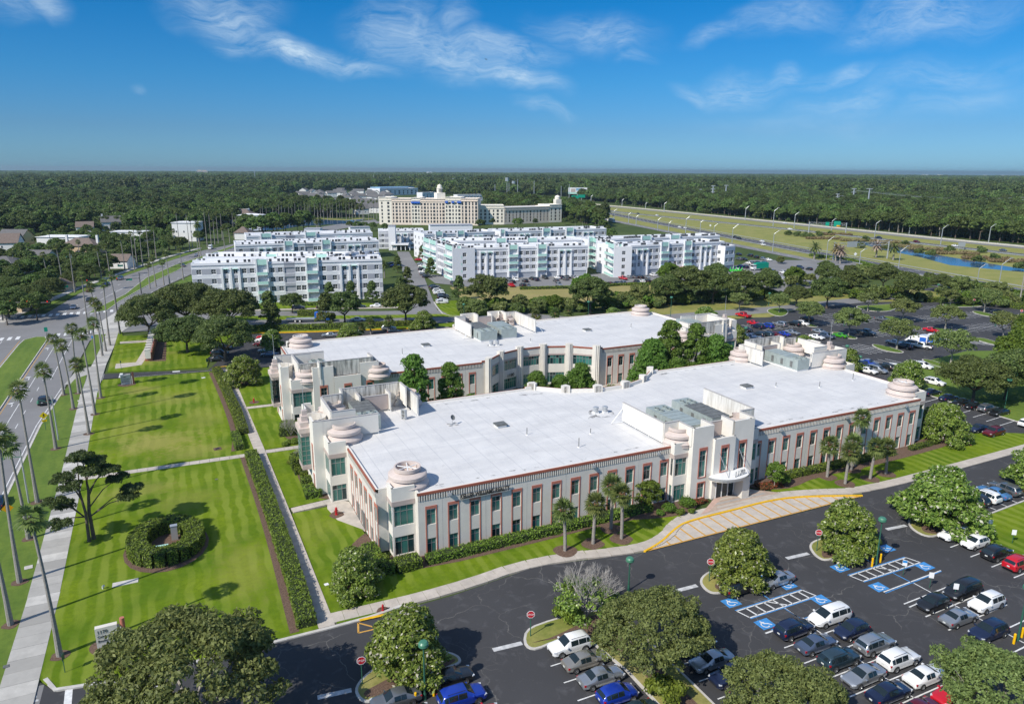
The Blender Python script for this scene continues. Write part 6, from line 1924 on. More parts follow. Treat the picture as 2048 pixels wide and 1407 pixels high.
def car_meshes(kind):
 S = CARS[kind]
 st = S['st']
 rows = []
 for (x,zl,zb,zt,wl,wb,wt) in st:
  r = zt - zb
  half = [(wl * .80,zl),(wl,zl + .07),(wb * 1.0,zl + (zb - zl) * .40),(wb * 1.005,zl + (zb - zl) * .72),(wb * .975,zb),(wt + (wb - wt) * .22,zb + r * .72 if r > .25 else zb + r * .5),(wt * .96,zt - .03 if r > .25 else zt - .015),(wt * .55,zt + .012),(0,zt + .02)]
  pts = [(x,y,z) for y,z in half] + [(x,-y,z) for y,z in half[-2::-1]]
  rows.append(pts)
 n = len(rows[0])
 v = [p for r in rows for p in r]
 f = [(i * n + j,i * n + j + 1,(i + 1) * n + j + 1,(i + 1) * n + j) for i in range(len(rows) - 1) for j in range(n - 1)]
 f += [(i * n + n - 1,i * n,(i + 1) * n,(i + 1) * n + n - 1) for i in range(len(rows) - 1)]
 f += [tuple(range(n)),tuple(reversed(range((len(rows) - 1) * n,len(rows) * n)))]
 mb = MB(); mb.add(v,f,'paint_white')
 wr,wf,rad = S['wh'][0],S['wh'][1],S['wh'][2]
 body = mb.mesh('body',True)
 body.set_sharp_from_angle(angle=R(38)) if hasattr(body,'set_sharp_from_angle') else None
 def patch(i0,i1,js,inset_,name):
  """a pane lying a few millimetres proud of the body between two stations"""
  g = MB()
  for sgn in ((1,) if js[0] == 'top' else (1,-1)):
   if js[0] == 'top':
    a = [rows[i0][k] for k in (5,6,7,8,9,10,11)]
    b_ = [rows[i1][k] for k in (5,6,7,8,9,10,11)]
   else:
    a,b_ = [[(p[0],p[1] * sgn,p[2]) for p in (rw[4],rw[5],tuple(Vector(rw[5]).lerp(Vector(rw[6]),.55)))] for rw in (rows[i0],rows[i1])]
   a,b_ = [Vector(p) for p in a],[Vector(p) for p in b_]
   A,Bq = [],[]
   m_ = len(a)
   for k in range(m_):
    A.append(a[k].lerp(b_[k],inset_)); Bq.append(b_[k].lerp(a[k],inset_))
   nrm = (A[-1] - A[0]).cross(Bq[0] - A[0]).normalized()
   if nrm.dot(A[0] - Vector((A[0].x,0,.8))) < 0 and js[0] != 'top':
    nrm = -nrm
   if js[0] == 'top' and nrm.z < 0:
    nrm = -nrm
   vv = []
   e = .05
   for L in (A,Bq):
    first,last = L[0].lerp(L[-1],e),L[-1].lerp(L[0],e)
    LL = [first] + L[1:-1] + [last]
    vv.append([tuple(p + nrm * .014) for p in LL])
   g.add(vv[0] + vv[1],[(k,k + 1,m_ + k + 1,m_ + k) for k in range(m_ - 1)],'car_glass')
  return g.mesh(name)
 glass = {'windshield': patch(S['ws'][0],S['ws'][1],('top',),.07,'windshield'),'rear_window': patch(S['rw'][0],S['rw'][1],('top',),.08,'rear_window')}
 side = [patch(i,j,('side',),.035,'side_window') for i,j in S['sw']]
 if kind == 'van':
  glass.pop('rear_window')
 # wheel and rim
 t = MB()
 t.lathe([(rad * .62,-.11),(rad * .95,-.11),(rad,-.07),(rad,.07),(rad * .95,.11),(rad * .62,.11)],0,0,'tyre',20)
 t.lathe([(rad * .62,.08),(.01,.07)],0,0,'tyre',20)
 rm = MB()
 rm.lathe([(rad * .64,.085),(rad * .64,.112),(rad * .52,.104),(rad * .50,.086)],0,0,'rim',20)
 for k in range(5):
  a = 2 * math.pi * k / 5
  c,s = cos(a),sin(a)
  rm.add([(c * .04 - s * .045,s * .04 + c * .045,.1),(c * .04 + s * .045,s * .04 - c * .045,.1),(c * rad * .54 + s * .035,s * rad * .54 - c * .035,.102),(c * rad * .54 - s * .035,s * rad * .54 + c * .035,.102)],[(0,1,2,3)],'rim')
 rm.lathe([(.075,.095),(.06,.108),(.01,.11)],0,0,'rim',10)
 trim = MB()                           # wheel arches, sills, bumpers
 W_ = max(s[5] for s in st)
 for x in (wr,wf):
  for sg in (1,-1):
   arc = [(x + rad * 1.2 * cos(R(q)),sg * (W_ * .985 + .012),max(.2,rad + rad * 1.2 * sin(R(q)))) for q in range(-30,211,20)]
   trim.add(arc,[tuple(range(len(arc)))],'black')
 nose,tail = st[-1],st[0]
 trim.box(nose[0] - .16,-nose[5] * .62,nose[1] - .02,nose[0] + .014,nose[5] * .62,nose[1] + .16,'car_black_trim')
 trim.box(tail[0] - .012,-tail[5] * .8,tail[1] - .04,tail[0] + .1,tail[5] * .8,tail[1] + .10,'car_black_trim')
 if kind == 'pickup':
  trim.box(-2.78,-.84,.9,-1.02,.84,1.165,'car_black_trim')
 if kind in ('suv','minivan'):
  for sg in (1,-1):
   trim.tube((-1.6,sg * .60,st[3][3] + .04),(.2,sg * .60,st[4][3] + .02),.02,.02,'car_black_trim',5)
 hl = MB(); n2 = st[-3]
 hl.box(-.22,-.16,-.06,.07,.16,.05,'head_lamp')
 tl = MB(); tl.box(-.07,-.13,-.09,.14,.10,.10,'tail_lamp')
 mr = MB(); mr.box(-.08,-.11,-.07,.08,.11,.07,'paint_white')
 pl = MB(); pl.box(-.012,-.16,-.075,.012,.16,.075,'plate')
 hx,hz,hw = (st[-2][0] - .04,st[-2][2] + .0,st[-2][5] - .14)
 tx,tz,tw = (st[1][0] + .06,st[1][2] - .06,st[1][5] - .10)
 wsx = st[S['ws'][1]][0] - .28
 # single mesh for distant copies: everything joined, paint in slot 0
 far = MB()
 far.add(v,f,'paint_white')
 for g_ in list(glass.values()) + side:
  far.add([tuple(q.co) for q in g_.vertices],[tuple(p.vertices) for p in g_.polygons],'car_glass')
 for x in (wr,wf):
  for sg in (1,-1):
   far.tube((x,sg * (W_ - .2),rad),(x,sg * (W_ + .02),rad),rad,rad,'tyre',12)
   far.tube((x,sg * (W_),rad),(x,sg * (W_ + .03),rad),rad * .58,rad * .5,'rim',10)
 for sg in (1,-1):
  far.box(hx - .12,sg * hw - .14,hz - .07,hx + .10,sg * hw + .14,hz + .06,'head_lamp')
  far.box(tx - .12,sg * tw - .12,tz - .1,tx + .12,sg * tw + .12,tz + .1,'tail_lamp')
 return dict(body=body,glass=glass,side=side,wheel=t.mesh('wheel',True),rim=rm.mesh('rim'),trim=trim.mesh('trim'),head=hl.mesh('headlight'),tail=tl.mesh('taillight'),mirror=mr.mesh('mirror'),plate=pl.mesh('licence_plate'),
    far=far.mesh('parked_car'),hx=(hx,hz,hw),tx=(tx,tz,tw),wh=S['wh'],W=W_,wsx=wsx,mz=st[S['ws'][1]][2] + .08,px=tail[0] - .008,pz=tail[2] - .02)
CM = {k: car_meshes(k) for k in CARS}
HEAD = {'E': 0.0,'N': R(90),'W': R(180),'S': R(270)}
KINDN = {'sedan': 'car','suv': 'car','hatch': 'car','beetle': 'car','minivan': 'minivan','pickup': 'pickup truck','van': 'van'}
def paint_slot(o,paint):
 for i,s in enumerate(o.material_slots):
  if s.material and s.material.name.startswith('paint_'):
   s.link = 'OBJECT'
   s.material = PAINT[paint]
def car(kind,paint,loc,head,label,group=None,detail=True,name='parked_car',z=.012):
 C = CM[kind]
 rz = HEAD[head] if isinstance(head,str) else head
 if not detail:
  o = link(C['far'],name,None,(loc[0],loc[1],z),rz,None,label,KINDN[kind],group)
  paint_slot(o,paint)
  return o
 r = thing(name,label,KINDN[kind],(loc[0],loc[1],z),rz,group)
 b_ = link(C['body'],'body',r); paint_slot(b_,paint)
 for nm,g_ in C['glass'].items():
  link(g_,nm,r)
 for g_ in C['side']:
  link(g_,'side_window',r)
 link(C['trim'],'trim',r)
 for x in C['wh'][:2]:
  for sg in (1,-1):
   wo = link(C['wheel'],'wheel',r,(x,sg * (C['W'] - .075),C['wh'][2]))
   wo.rotation_euler = (R(-90) if sg == 1 else R(90),uni(0,1),0)
   link(C['rim'],'rim',wo)
 for sg in (1,-1):
  h = link(C['head'],'headlight',r,(C['hx'][0],sg * C['hx'][2],C['hx'][1])); h.rotation_euler = (0,0,-sg * .35)
  link(C['tail'],'taillight',r,(C['tx'][0],sg * C['tx'][2],C['tx'][1]))
  m_ = link(C['mirror'],'mirror',r,(C['wsx'],sg * (C['W'] + .06),C['mz'])); paint_slot(m_,paint if paint != 'white' else 'white')
 link(C['plate'],'licence_plate',r,(C['px'],0,C['pz']))
 return r
FRONT = [  # kind, paint, x, y, heading, label
 ('suv','white',33.7,57.0,'W','white crossover with a black sunroof, first in its row by the planting strip'),
 ('sedan','beige',33.9,54.3,'E','beige sedan between the white crossover and a silver sedan'),
 ('sedan','silver',34.1,51.5,'E','blue-silver sedan with red tail lights right of the beige one'),
 ('hatch','blue',34.2,48.7,'E','bright blue hatchback at the bottom edge facing the planting strip'),
 ('sedan','teal',34.2,46.0,'W','dark sedan cut off by the bottom edge beside the blue hatchback'),
 ('sedan','grey',45.8,51.6,'E','grey sedan half under the planting strip oak'),
 ('sedan','silver',45.7,48.8,'W','silver sedan dappled with leaf shade'),
 ('suv','navy',45.9,46.1,'W','navy crossover with silver roof rails'),
 ('sedan','black',46.2,43.4,'E','black sedan half hidden by the bottom oak'),
 ('suv','black',57.4,57.9,'E','black crossover beside the mulched island'),
 ('sedan','silver',63.0,57.4,'W','silver sedan parked nose to nose with the black crossover'),
 ('minivan','white',62.7,49.2,'W','white minivan with black roof rails'),
 ('suv','navy',57.3,49.1,'E','dark blue crossover left of the white minivan'),
 ('hatch','navy',62.9,46.4,'W','boxy dark blue hatchback next to the minivan'),
 ('sedan','steel',57.5,46.3,'E','slate blue sedan behind the dark blue crossover'),
 ('suv','teal',57.7,43.5,'E','dark teal boxy wagon with a roof rack'),
 ('suv','silver',63.1,43.6,'E','silver crossover with a dark glass roof'),
 ('suv','white',63.2,40.9,'E','small white crossover with dark bumpers'),
 ('sedan','silver',57.9,40.7,'W','silver sedan facing left at the bottom of the middle block'),
 ('sedan','white',63.4,38.1,'E','white sedan in the lower middle block'),
 ('sedan','navy',58.0,38.0,'E','deep navy sedan at the bottom edge'),
 ('sedan','red',63.6,35.3,'W','red sedan at the bottom right under an oak'),
 ('sedan','maroon',58.2,35.2,'W','maroon sedan cut off by the bottom edge'),
 ('hatch','black',75.7,46.0,'W','small black crossover in the right block'),
 ('minivan','black',81.4,46.3,'W','black minivan behind the small black crossover'),
 ('sedan','silver',75.8,43.0,'E','silver sedan in the right block, tail to the aisle'),
 ('suv','white',81.4,43.4,'W','white crossover at the right edge behind the silver sedan'),
 ('suv','navy',76.2,39.9,'W','big dark blue off-roader at the right edge'),
 ('sedan','white',93.9,55.8,'W','white sedan in the right row, left of the white compact'),
 ('hatch','white',94.1,53.0,'W','white compact crossover second in the right row'),
 ('suv','black',94.0,50.0,'E','black crossover third in the right row, tail to the aisle'),
 ('suv','red',94.0,47.2,'E','red crossover at the right edge, fourth in its row'),
 ('sedan','maroon',99.0,60.6,'N','dark maroon car in the shade of the blooming magnolia'),
 ('suv','silver',101.4,61.6,'N','silver crossover with a blue roof beside the grass strip'),
 ('sedan','navy',104.2,61.6,'N','navy sedan with red tail lights beside the grass strip'),
 ('suv','black',107.0,61.6,'N','long black wagon with a roof rail beside the grass strip'),
 ('suv','white',109.7,61.6,'N','white car with a black sunroof beside the grass strip'),
 ('sedan','skyblue',112.4,61.8,'N','blue car at the right edge beyond the white one'),
 ('suv','grey',115.2,61.9,'N','grey car at the right edge, farthest in its row'),
 ('sedan','grey',14.9,57.0,'W','dark grey crossover with a sunroof under the near stop sign'),
 ('sedan','black',20.5,57.6,'E','black sedan behind the lamp post by the near island'),
 ('suv','blue',20.6,54.6,'E','bright blue car beside the lamp post by the near island'),
 ('sedan','black',15.0,54.4,'E','black car cut off by the bottom edge, left of the lamp post'),
 ('sedan','red',20.9,51.6,'E','red car roof at the bottom edge'),
]
for kd,pt_,x,y,hd,lb in FRONT:
 car(kd,pt_,(x,y),hd if isinstance(hd,float) else HEAD[hd] + uni(-.02,.02),lb,'cars parked in the front lot')
SE = R(-82)
NW = R(98)
EAST = [
 ('sedan','navy',1862,789,'E','dark blue car just behind the corner lantern'),('sedan','navy',1896,800,'E','navy sedan second in the row under the shade oak'),('sedan','black',1922,809,'W','black sedan third in the row under the shade oak'),('sedan','black',1948,816,'E','black sedan with bright red tail lights'),
 ('suv','grey',1974,822,'E','silver-grey hatchback with tall red lamps'),('sedan','black',1998,829,'W','black sedan at the end of the row by the green lamp post'),('suv','white',2056,852,'E','white crossover cut off by the right edge'),
 ('beetle','yellow',1898,846,'W','round yellow compact car'),('sedan','navy',1955,862,'W','dark navy sedan beside the maroon crossover'),('suv','maroon',1986,870,'W','maroon crossover on the lawn edge'),('suv','white',1869,769,SE,'white crossover behind the corner lantern'),
 ('sedan','white',1735,745,SE,'white sedan nearest the east wall'),('minivan','silver',1754,744,SE,'silver minivan beside the white sedan by the east wall'),('sedan','navy',1722,732,NW,'dark blue wagon left in the pair of rows by the east wall'),('sedan','blue',1732,730,NW,'deep blue car half hidden by the silver sedan'),('sedan','silver',1736,728,SE,'silver-blue sedan behind the white sedan'),('suv','black',1768,738,NW,'black crossover behind the round magnolia'),('suv','white',1846,736,SE,'white crossover right of the round magnolia'),
 ('sedan','white',1633,677,SE,'white sedan beyond the screens, beside a dark wagon'),('suv','steel',1654,676,SE,'slate blue wagon beside the white sedan'),('sedan','silver',1638,666,SE,'pale silver sedan behind the white sedan'),('sedan','green',1680,674,NW,'bright green car under the spreading tree'),('pickup','grey',1732,669,SE,'dark grey pickup in the east lot'),
 ('sedan','silver',1584,668,SE,'pale car behind the yellowish magnolia'),('suv','black',1588,651,NW,'black sedan beside the white hatchback'),('hatch','white',1606,650,SE,'white hatchback on the island tip'),('suv','black',1613,641,NW,'black crossover in the shade of the flat-topped tree'),('suv','silver',1560,652,NW,'silver crossover alone in its row'),
 ('suv','blue',1534,655,NW,'dark blue off-roader with a spare wheel'),('suv','navy',1515,656,NW,'navy crossover beside the blue off-roader'),('sedan','red',1508,649,SE,'red coupe behind the navy crossover'),('pickup','red',1486,634,NW,'tall red pickup by the far lane'),('sedan','black',1490,662,NW,'black car beside the end magnolia'),
 ('sedan','navy',1484,677,NW,'navy car in the row behind the roof screens, first'),('sedan','steel',1500,675,NW,'steel blue sedan in the row behind the roof screens'),('suv','black',1516,673,NW,'black crossover in the row behind the roof screens'),('suv','teal',1533,673,NW,'dark teal crossover in the row behind the roof screens'),('sedan','maroon',1549,672,NW,'maroon car in the row behind the roof screens'),('sedan','blue',1566,671,NW,'blue sedan at the end of the row behind the roof screens'),('sedan','navy',1508,683,SE,'dark car just above the roof screen, left'),('sedan','silver',1520,682,SE,'silver car just above the roof screen'),
 ('sedan','grey',1764,641,SE,'grey sedan alone in the empty rows'),('sedan','red',1862,663,SE,'bright red sports car'),('pickup','white',1842,696,R(112),'white pickup before the vans'),('suv','navy',1808,696,NW,'dark blue car under the round lot tree'),('sedan','silver',1788,688,NW,'silver car half hidden under the round lot tree'),('suv','grey',1818,690,NW,'dark car right of the tree trunk'),
 ('suv','white',1792,748 - 8,SE,'white car glimpsed behind the round magnolia'),
]
for kd,pt_,px,py,hd,lb in EAST:
 car(kd,pt_,gd(px,py),hd,lb,'cars parked in the east lot',detail=py > 660)
bigv = []
for k,(px,py) in enumerate(((1832,686),(1849,686),(1865,684),(1881,681),(1900,678))):
 lbs = ['white cargo van with blue side panels, leftmost of the five','white cargo van with a blue tail, second of the five','white cargo van with a blue tail, middle of the five','white cargo van with red tail lights, fourth of the five','plain white cargo van, rightmost of the five']
 o = car('van','white',gd(px,py),R(112),lbs[k],'white cargo vans',detail=True,name='cargo_van')
 b = MB()
 if k < 3:
  for sg in (1,-1):
   b.box(-2.7,sg * 1.032 - .006,.75,-1.0,sg * 1.032 + .006,2.2,'truck_blue')
  b.box(-2.995,-.85,.72,-2.985,.85,1.05,'truck_blue'); b.box(-2.995,-.85,1.052,-2.985,.85,1.2,'lime')
  b.obj('side_panel',o)
 pbox(o,'roof_vent',-2.1,-.35,2.62,-1.5,.35,2.72,'galv')
UP,DN = R(90),R(-90)
dirs = math.atan2(*(lambda a,b: (b[1] - a[1],b[0] - a[0]))(gd(250,610),gd(360,545)))
ROADC = [('suv','black',88,806,UP,'black crossover driving away on the boulevard'),('sedan','navy',-2,1010,UP,'dark car at the left edge of the boulevard'),('sedan','steel',147,617,DN,'blue-grey car waiting at the junction in shade'),('sedan','black',178,602,DN,'black car waiting second at the junction'),('suv','maroon',177,583,DN + .1,'dark red crossover at the stop line queue'),('sedan','blue',213,570,dirs + math.pi,'small blue car approaching the junction'),('suv','steel',241,559,dirs + math.pi,'steel blue car behind the small blue one'),
   ('sedan','grey',366,533,dirs,'dark grey car driving away beyond the median'),('van','white',421,498,dirs + math.pi,'white minibus far along the boulevard'),('sedan','silver',393,512,dirs,'silver car far along the boulevard')]
for kd,pt_,px,py,hd,lb in ROADC:
 car(kd,pt_,gd(px,py),hd,lb,None,detail=py > 590,name='car')
ST = math.atan2(*(lambda a,b: (b[1] - a[1],b[0] - a[0]))(gd(560,622),gd(760,619)))
for kd,pt_,px,py,hd,lb in (('suv','navy',597,618,ST,'dark blue crossover kerbside before the apartments'),('sedan','navy',646,617,ST,'dark sedan kerbside before the apartments'),('sedan','teal',719,615,ST,'dark teal sedan kerbside right of the street oak'),('sedan','white',753,614,ST + math.pi,'white sedan kerbside at the corner of the block'),('sedan','white',716,642,ST,'white car half hidden by the street oak'),
        ('suv','silver',778,660,ST,'silver car behind the low palmetto'),('sedan','silver',660,673,ST + math.pi,'silver sedan just over the rear roof edge'),('sedan','black',436,721,ST,'black sedan nearest the hedge under the large oak'),('suv','black',440,710,ST,'black crossover second in the shade under the large oak'),('sedan','grey',446,698,ST,'dark grey car third in the shade under the large oak'),('sedan','white',430,694,ST,'white car deepest in the shade under the large oak'),
        ('sedan','red',530,677,ST + math.pi,'red car left of the rear corner lantern'),('suv','white',527,684,ST + math.pi,'white crossover left of the rear corner lantern'),('sedan','maroon',524,691,ST + math.pi,'maroon car half hidden by the corner magnolia'),('sedan','silver',534,704,ST + math.pi,'silver car under the corner magnolia'),('sedan','steel',540,712,ST + math.pi,'steel blue car lowest by the corner magnolia'),('suv','black',1370 - 580,668,ST,'dark trailer-like car beside the silver one')):
 car(kd,pt_,gd(px,py),hd,lb,None,detail=py > 680)
APT = [(868,575),(871,579),(876,584),(878,588),(886,594),(886,598),(884,603),(884,607)]
apc = ['navy','black','white','white','navy','black','white','white']
for k,(x,y) in enumerate(APT):
 car('suv' if k % 3 else 'sedan',apc[k],gd(x,y),ST + .2,'%s car in the slanted row by the private road, %s from the top' % (apc[k],nth(k)),'cars by the private road',False)
for k,(x,y,p_) in enumerate(((842,530,'silver'),(845,534,'white'),(845,540,'black'),(849,546,'white'),(849,550,'grey'),(854,555,'black'),(838,521,'red'),(790,533,'blue'),(785,529,'black'))):
 car('pickup' if k == 3 else 'sedan',p_,gd(x,y),ST,'%s car farther up the private road, %s from the left' % (p_,nth(k)),'cars by the private road',False)
LOTC = [(906,568,'black'),(911,575,'silver'),(960,567,'grey'),(965,565,'black'),(973,563,'black'),(984,562,'navy'),(980,567,'black'),(991,568,'red'),(1006,574,'maroon'),(1022,573,'red'),(1019,562,'grey'),(1025,566,'black'),(1031,561,'white'),(1050,564,'black'),(1045,573,'black'),(1056,574,'grey'),(1064,559,'black'),(1072,561,'navy'),
  (1090,557,'black'),(1112,563,'grey'),(1114,557,'white'),(1122,557,'navy'),(1131,560,'grey'),(1135,556,'black'),(1118,572,'silver'),(1146,557,'silver'),(1155,560,'white'),(1246,559,'red'),(1222,570,'maroon'),(1234,568,'navy'),(1245,568,'steel'),(1258,556,'silver'),(1268,556,'grey'),(1281,557,'black'),(1293,556,'silver'),(1306,552,'white'),(1275,567,'black'),(1284,565,'white'),(1294,565,'black'),
  (1370,556,'red'),(1378,549,'white'),(1445,549,'black'),(1470,548,'white'),(1477,543,'white'),(1490,546,'white'),(1497,560,'white'),(1465,566,'white'),(1480,535,'blue'),(1490,536,'navy'),(1478,520,'grey'),(1488,520,'black'),(1498,528,'white'),(1505,529,'grey'),(1515,527,'black'),(1527,528,'navy'),(1500,513,'black'),(1512,516,'black'),(1527,520,'silver'),(1537,521,'white'),(1532,545,'silver'),(1541,545,'blue'),(1590,547,'blue'),(1600,537,'navy'),(1618,540,'black'),(1567,547,'white'),(1588,559,'black'),(1560,561,'white'),(1477,510,'navy')]
RD = ST + R(14)
for k,(x,y,p_) in enumerate(sorted(LOTC)):
 car(['sedan','suv','suv','hatch'][k % 4] if p_ != 'red' else 'pickup',p_,gd(x,y),RD + R(90) * (1 if k % 3 else -1),'%s vehicle in the apartment lot, %s in the lot from the left' % (p_,nth(k)),'vehicles in the apartment lot',False)
for k,(rd,x,y,p_,kd) in enumerate((('highway_near_road',1227,432,'navy','sedan'),('highway_near_road',1359,456,'white','suv'),('highway_near_road',1370,457,'white','sedan'),('highway_near_road',1470,475,'black','sedan'),('highway_near_road',1478,478,'black','suv'),('highway_near_road',1524,484,'white','sedan'),('highway_near_road',1526,491,'white','suv'),('highway_far_road',1218,421,'navy','suv'),('highway_far_road',1276,428,'black','sedan'),('highway_far_road',1314,431.5,'white','sedan'),('highway_far_road',1580,459,'white','sedan'),('highway_far_road',1734,476,'silver','hatch'),('highway_far_road',1757,477,'navy','pickup'),
           ('highway_far_road',1833,485,'maroon','suv'),('highway_far_road',1910,493,'white','sedan'),('highway_far_road',1968,500,'navy','sedan'),('highway_far_road',2006,502,'steel','sedan'),('ramp_road',1570,447,'white','sedan'),('ramp_road',1617,450,'black','suv'),('ramp_road',1204,412,'white','sedan'),('ramp_road',1170,409,'white','suv'),('ramp_road',1035,396,'white','van'),('ramp_road',1050,399,'skyblue','sedan'))):
 g_ = gd(x,y)
 pts = HW[rd]
 i = min(range(len(pts) - 1),key=lambda q: (pts[q][0] + pts[q + 1][0] - 2 * g_[0]) ** 2 + (pts[q][1] + pts[q + 1][1] - 2 * g_[1]) ** 2)
 car(kd,p_,g_,math.atan2(pts[i + 1][1] - pts[i][1],pts[i + 1][0] - pts[i][0]),'%s %s on the highway, %s' % (p_,'car' if kd not in ('pickup','van') else kd,'vehicle %s from the left on the %s' % (nth(k),{'highway_near_road': 'near carriageway','highway_far_road': 'far carriageway','ramp_road': 'ramp'}[rd])),'vehicles on the highway',False,'car',.04)
def truck(name,label,cat,loc,rz,build):
 r = thing(name,label,cat,(*loc,.02),rz)
 build(r)
 return r
def wheels(r,xs,w_,rad):
 t = MB(); t.tube((0,-.13,0),(0,.13,0),rad,rad,'tyre',16)
 me = t.mesh('wheel')
 t = MB(); t.tube((0,-.15,0),(0,.15,0),rad * .55,rad * .55,'white_metal',12)
 rm = t.mesh('rim')
 for x in xs:
  for sg in (1,-1):
   wo = link(me,'wheel',r,(x,sg * w_,rad)); link(rm,'rim',wo)
def box_part(r,name,*boxes):
 b = MB()
 for bx in boxes:
  b.box(*bx)
 return b.obj(name,r)
def tow(r):
 box_part(r,'cab',(2.6,-1.15,.7,4.6,1.15,2.6,'truck_blue'),(3.0,-1.1,2.602,4.4,1.1,3.0,'truck_blue'))
 box_part(r,'hood',(4.602,-1.0,.6,6.0,1.0,1.75,'car_black_trim'))
 box_part(r,'body_box',(-.2,-1.2,1.2,2.55,1.2,3.2,'skyblue'),(.5,-1.22,1.5,2.2,1.22,3.0,'truck_orange')) if 'skyblue' in MATS else box_part(r,'body_box',(-.2,-1.2,1.2,2.55,1.2,3.2,'truck_blue'),(.5,-1.22,1.5,1.2,1.22,3.0,'truck_orange'),(1.5,-1.22,1.5,2.2,1.22,3.0,'truck_orange'))
 box_part(r,'flatbed',(-9.5,-1.2,.95,-.3,1.2,1.25,'galv'),(-9.5,-1.1,.7,-.3,-.8,.94,'car_black_trim'),(-9.5,.8,.7,-.3,1.1,.94,'car_black_trim'))
 box_part(r,'windshield',(4.605,-.95,1.8,4.63,.95,2.5,'car_glass'))
 wheels(r,(5.2,-5.0,-6.5),1.05,.5)
truck('tow_truck','flatbed tow truck with a blue and orange body on the street','truck',gd(632,643),ST,tow)
def garbage(r):
 box_part(r,'cab',(3.4,-1.2,.8,5.2,1.2,3.0,'white_metal'))
 box_part(r,'hopper',(-4.2,-1.25,1.0,3.3,1.25,3.6,'sign_green'),(-4.0,-1.2,3.602,2.0,1.2,3.9,'sign_green'))
 box_part(r,'lift_arm',(3.35,-1.4,2.6,6.2,-1.26,2.9,'car_black_trim'),(3.35,1.26,2.6,6.2,1.4,2.9,'car_black_trim'))
 box_part(r,'windshield',(5.203,-1.0,1.9,5.23,1.0,2.8,'car_glass'))
 wheels(r,(4.3,-1.6,-2.9),1.1,.5)
truck('garbage_truck','green garbage truck with a white cab in the apartment lot','truck',gd(1520,540),RD + math.pi,garbage)
def lift(r):
 box_part(r,'chassis',(-1.6,-1,.4,1.6,1,1.4,'machine_orange'),(-.9,-.9,1.402,.9,.9,2.6,'machine_orange'))
 b = MB(); b.tube((.4,0,2.4),(5.2,0,3.2),.22,.18,'machine_orange',6); b.tube((5.2,0,3.2),(6.6,0,1.8),.16,.14,'car_black_trim',6); b.obj('boom',r)
 wheels(r,(-1.1,1.1),.95,.42)
truck('boom_lift','orange boom lift before the right apartment block','machine',gd(1353,545),ST,lift)
def spider(r):
 b = MB()
 for k in range(5):
  b.tube((-3 + k * 1.5,-.4,.5),(-2.2 + k * 1.5,.4,2.6),.14,.1,'lime',6)
 b.obj('boom',r)
 box_part(r,'chassis',(-3.4,-.9,.4,3.6,.9,1.2,'lime'))
 wheels(r,(-2,2),.9,.4)
truck('spider_lift','lime green lift machine at the corner of the right apartment block','machine',gd(1470,544),ST,spider)
def semi(r):
 box_part(r,'cab',(5.6,-1.2,.6,7.8,1.2,3.0,'white_metal')); box_part(r,'trailer',(-6,-1.25,1.1,5.4,1.25,3.9,'white_metal')); box_part(r,'windshield',(7.803,-1.0,1.8,7.83,1.0,2.7,'car_glass'))
 wheels(r,(6.7,-3.6,-4.8),1.1,.5)
p_ = gd(1221,444)
q_ = gd(1260,450)
truck('semi_truck','white truck on the frontage road, front towards us','truck',p_,math.atan2(q_[1] - p_[1],q_[0] - p_[0]),semi)
# ------------------------------------------------------------------ street furniture
def octa(r):
 return [(r * cos(R(22.5 + 45 * k)),r * sin(R(22.5 + 45 * k))) for k in range(8)]
def upright(mb,poly,m,y0,y1,z):
 """a flat plate standing upright facing -y"""
 n = len(poly)
 mb.add([(x,y0,z + zz) for x,zz in poly] + [(x,y1,z + zz) for x,zz in poly],[tuple(range(n)),tuple(reversed(range(n,2 * n)))] + [(i,n + i,n + (i + 1) % n,(i + 1) % n) for i in range(n)],m)
STOPT = text_mesh('STOP',.30,.004,'lettering','sign_white')
def face_cam(x,y,add=0.0):
 return math.atan2(-x,y) * -1 + add if False else -math.atan2(x,y) + add
def stop_sign(loc,label,rz=None,h=2.75):
 r = thing('stop_sign',label,'stop sign',(*loc,.1),face_cam(*loc) * .75 if rz is None else rz,'stop signs in the lots')
 ptube(r,'post',(0,0.04,0),(0,0.04,h - .3),.055,.055,'post_green',8)
 b = MB(); upright(b,octa(.46),'sign_white',-.035,-.02,h); upright(b,octa(.41),'sign_red',-.042,-.036,h); o = b.obj('plate',r)
 t = link(STOPT,'lettering',o,(-.37,-.05,h - .11)); t.rotation_euler = (R(90),0,0)
 return r
for x,y,lb in ((725,1370,'red STOP sign on the nearest island, bottom left'),(1061,1274,'red STOP sign beside the white crossover'),(1418,1164,'red STOP sign on the island behind the black crossover'),(1633,1103,'red STOP sign left of the lamp post with yellow bollards'),(1831,1046,'red STOP sign half hidden under the blooming magnolia')):
 stop_sign(gd(x,y),lb)
for x,y,lb in ((1946,617,'far red STOP sign by the greyish lot tree'),(2040,640,'far red STOP sign near the right edge of the east lot')):
 stop_sign(gd(x,y),lb,h=3.2)
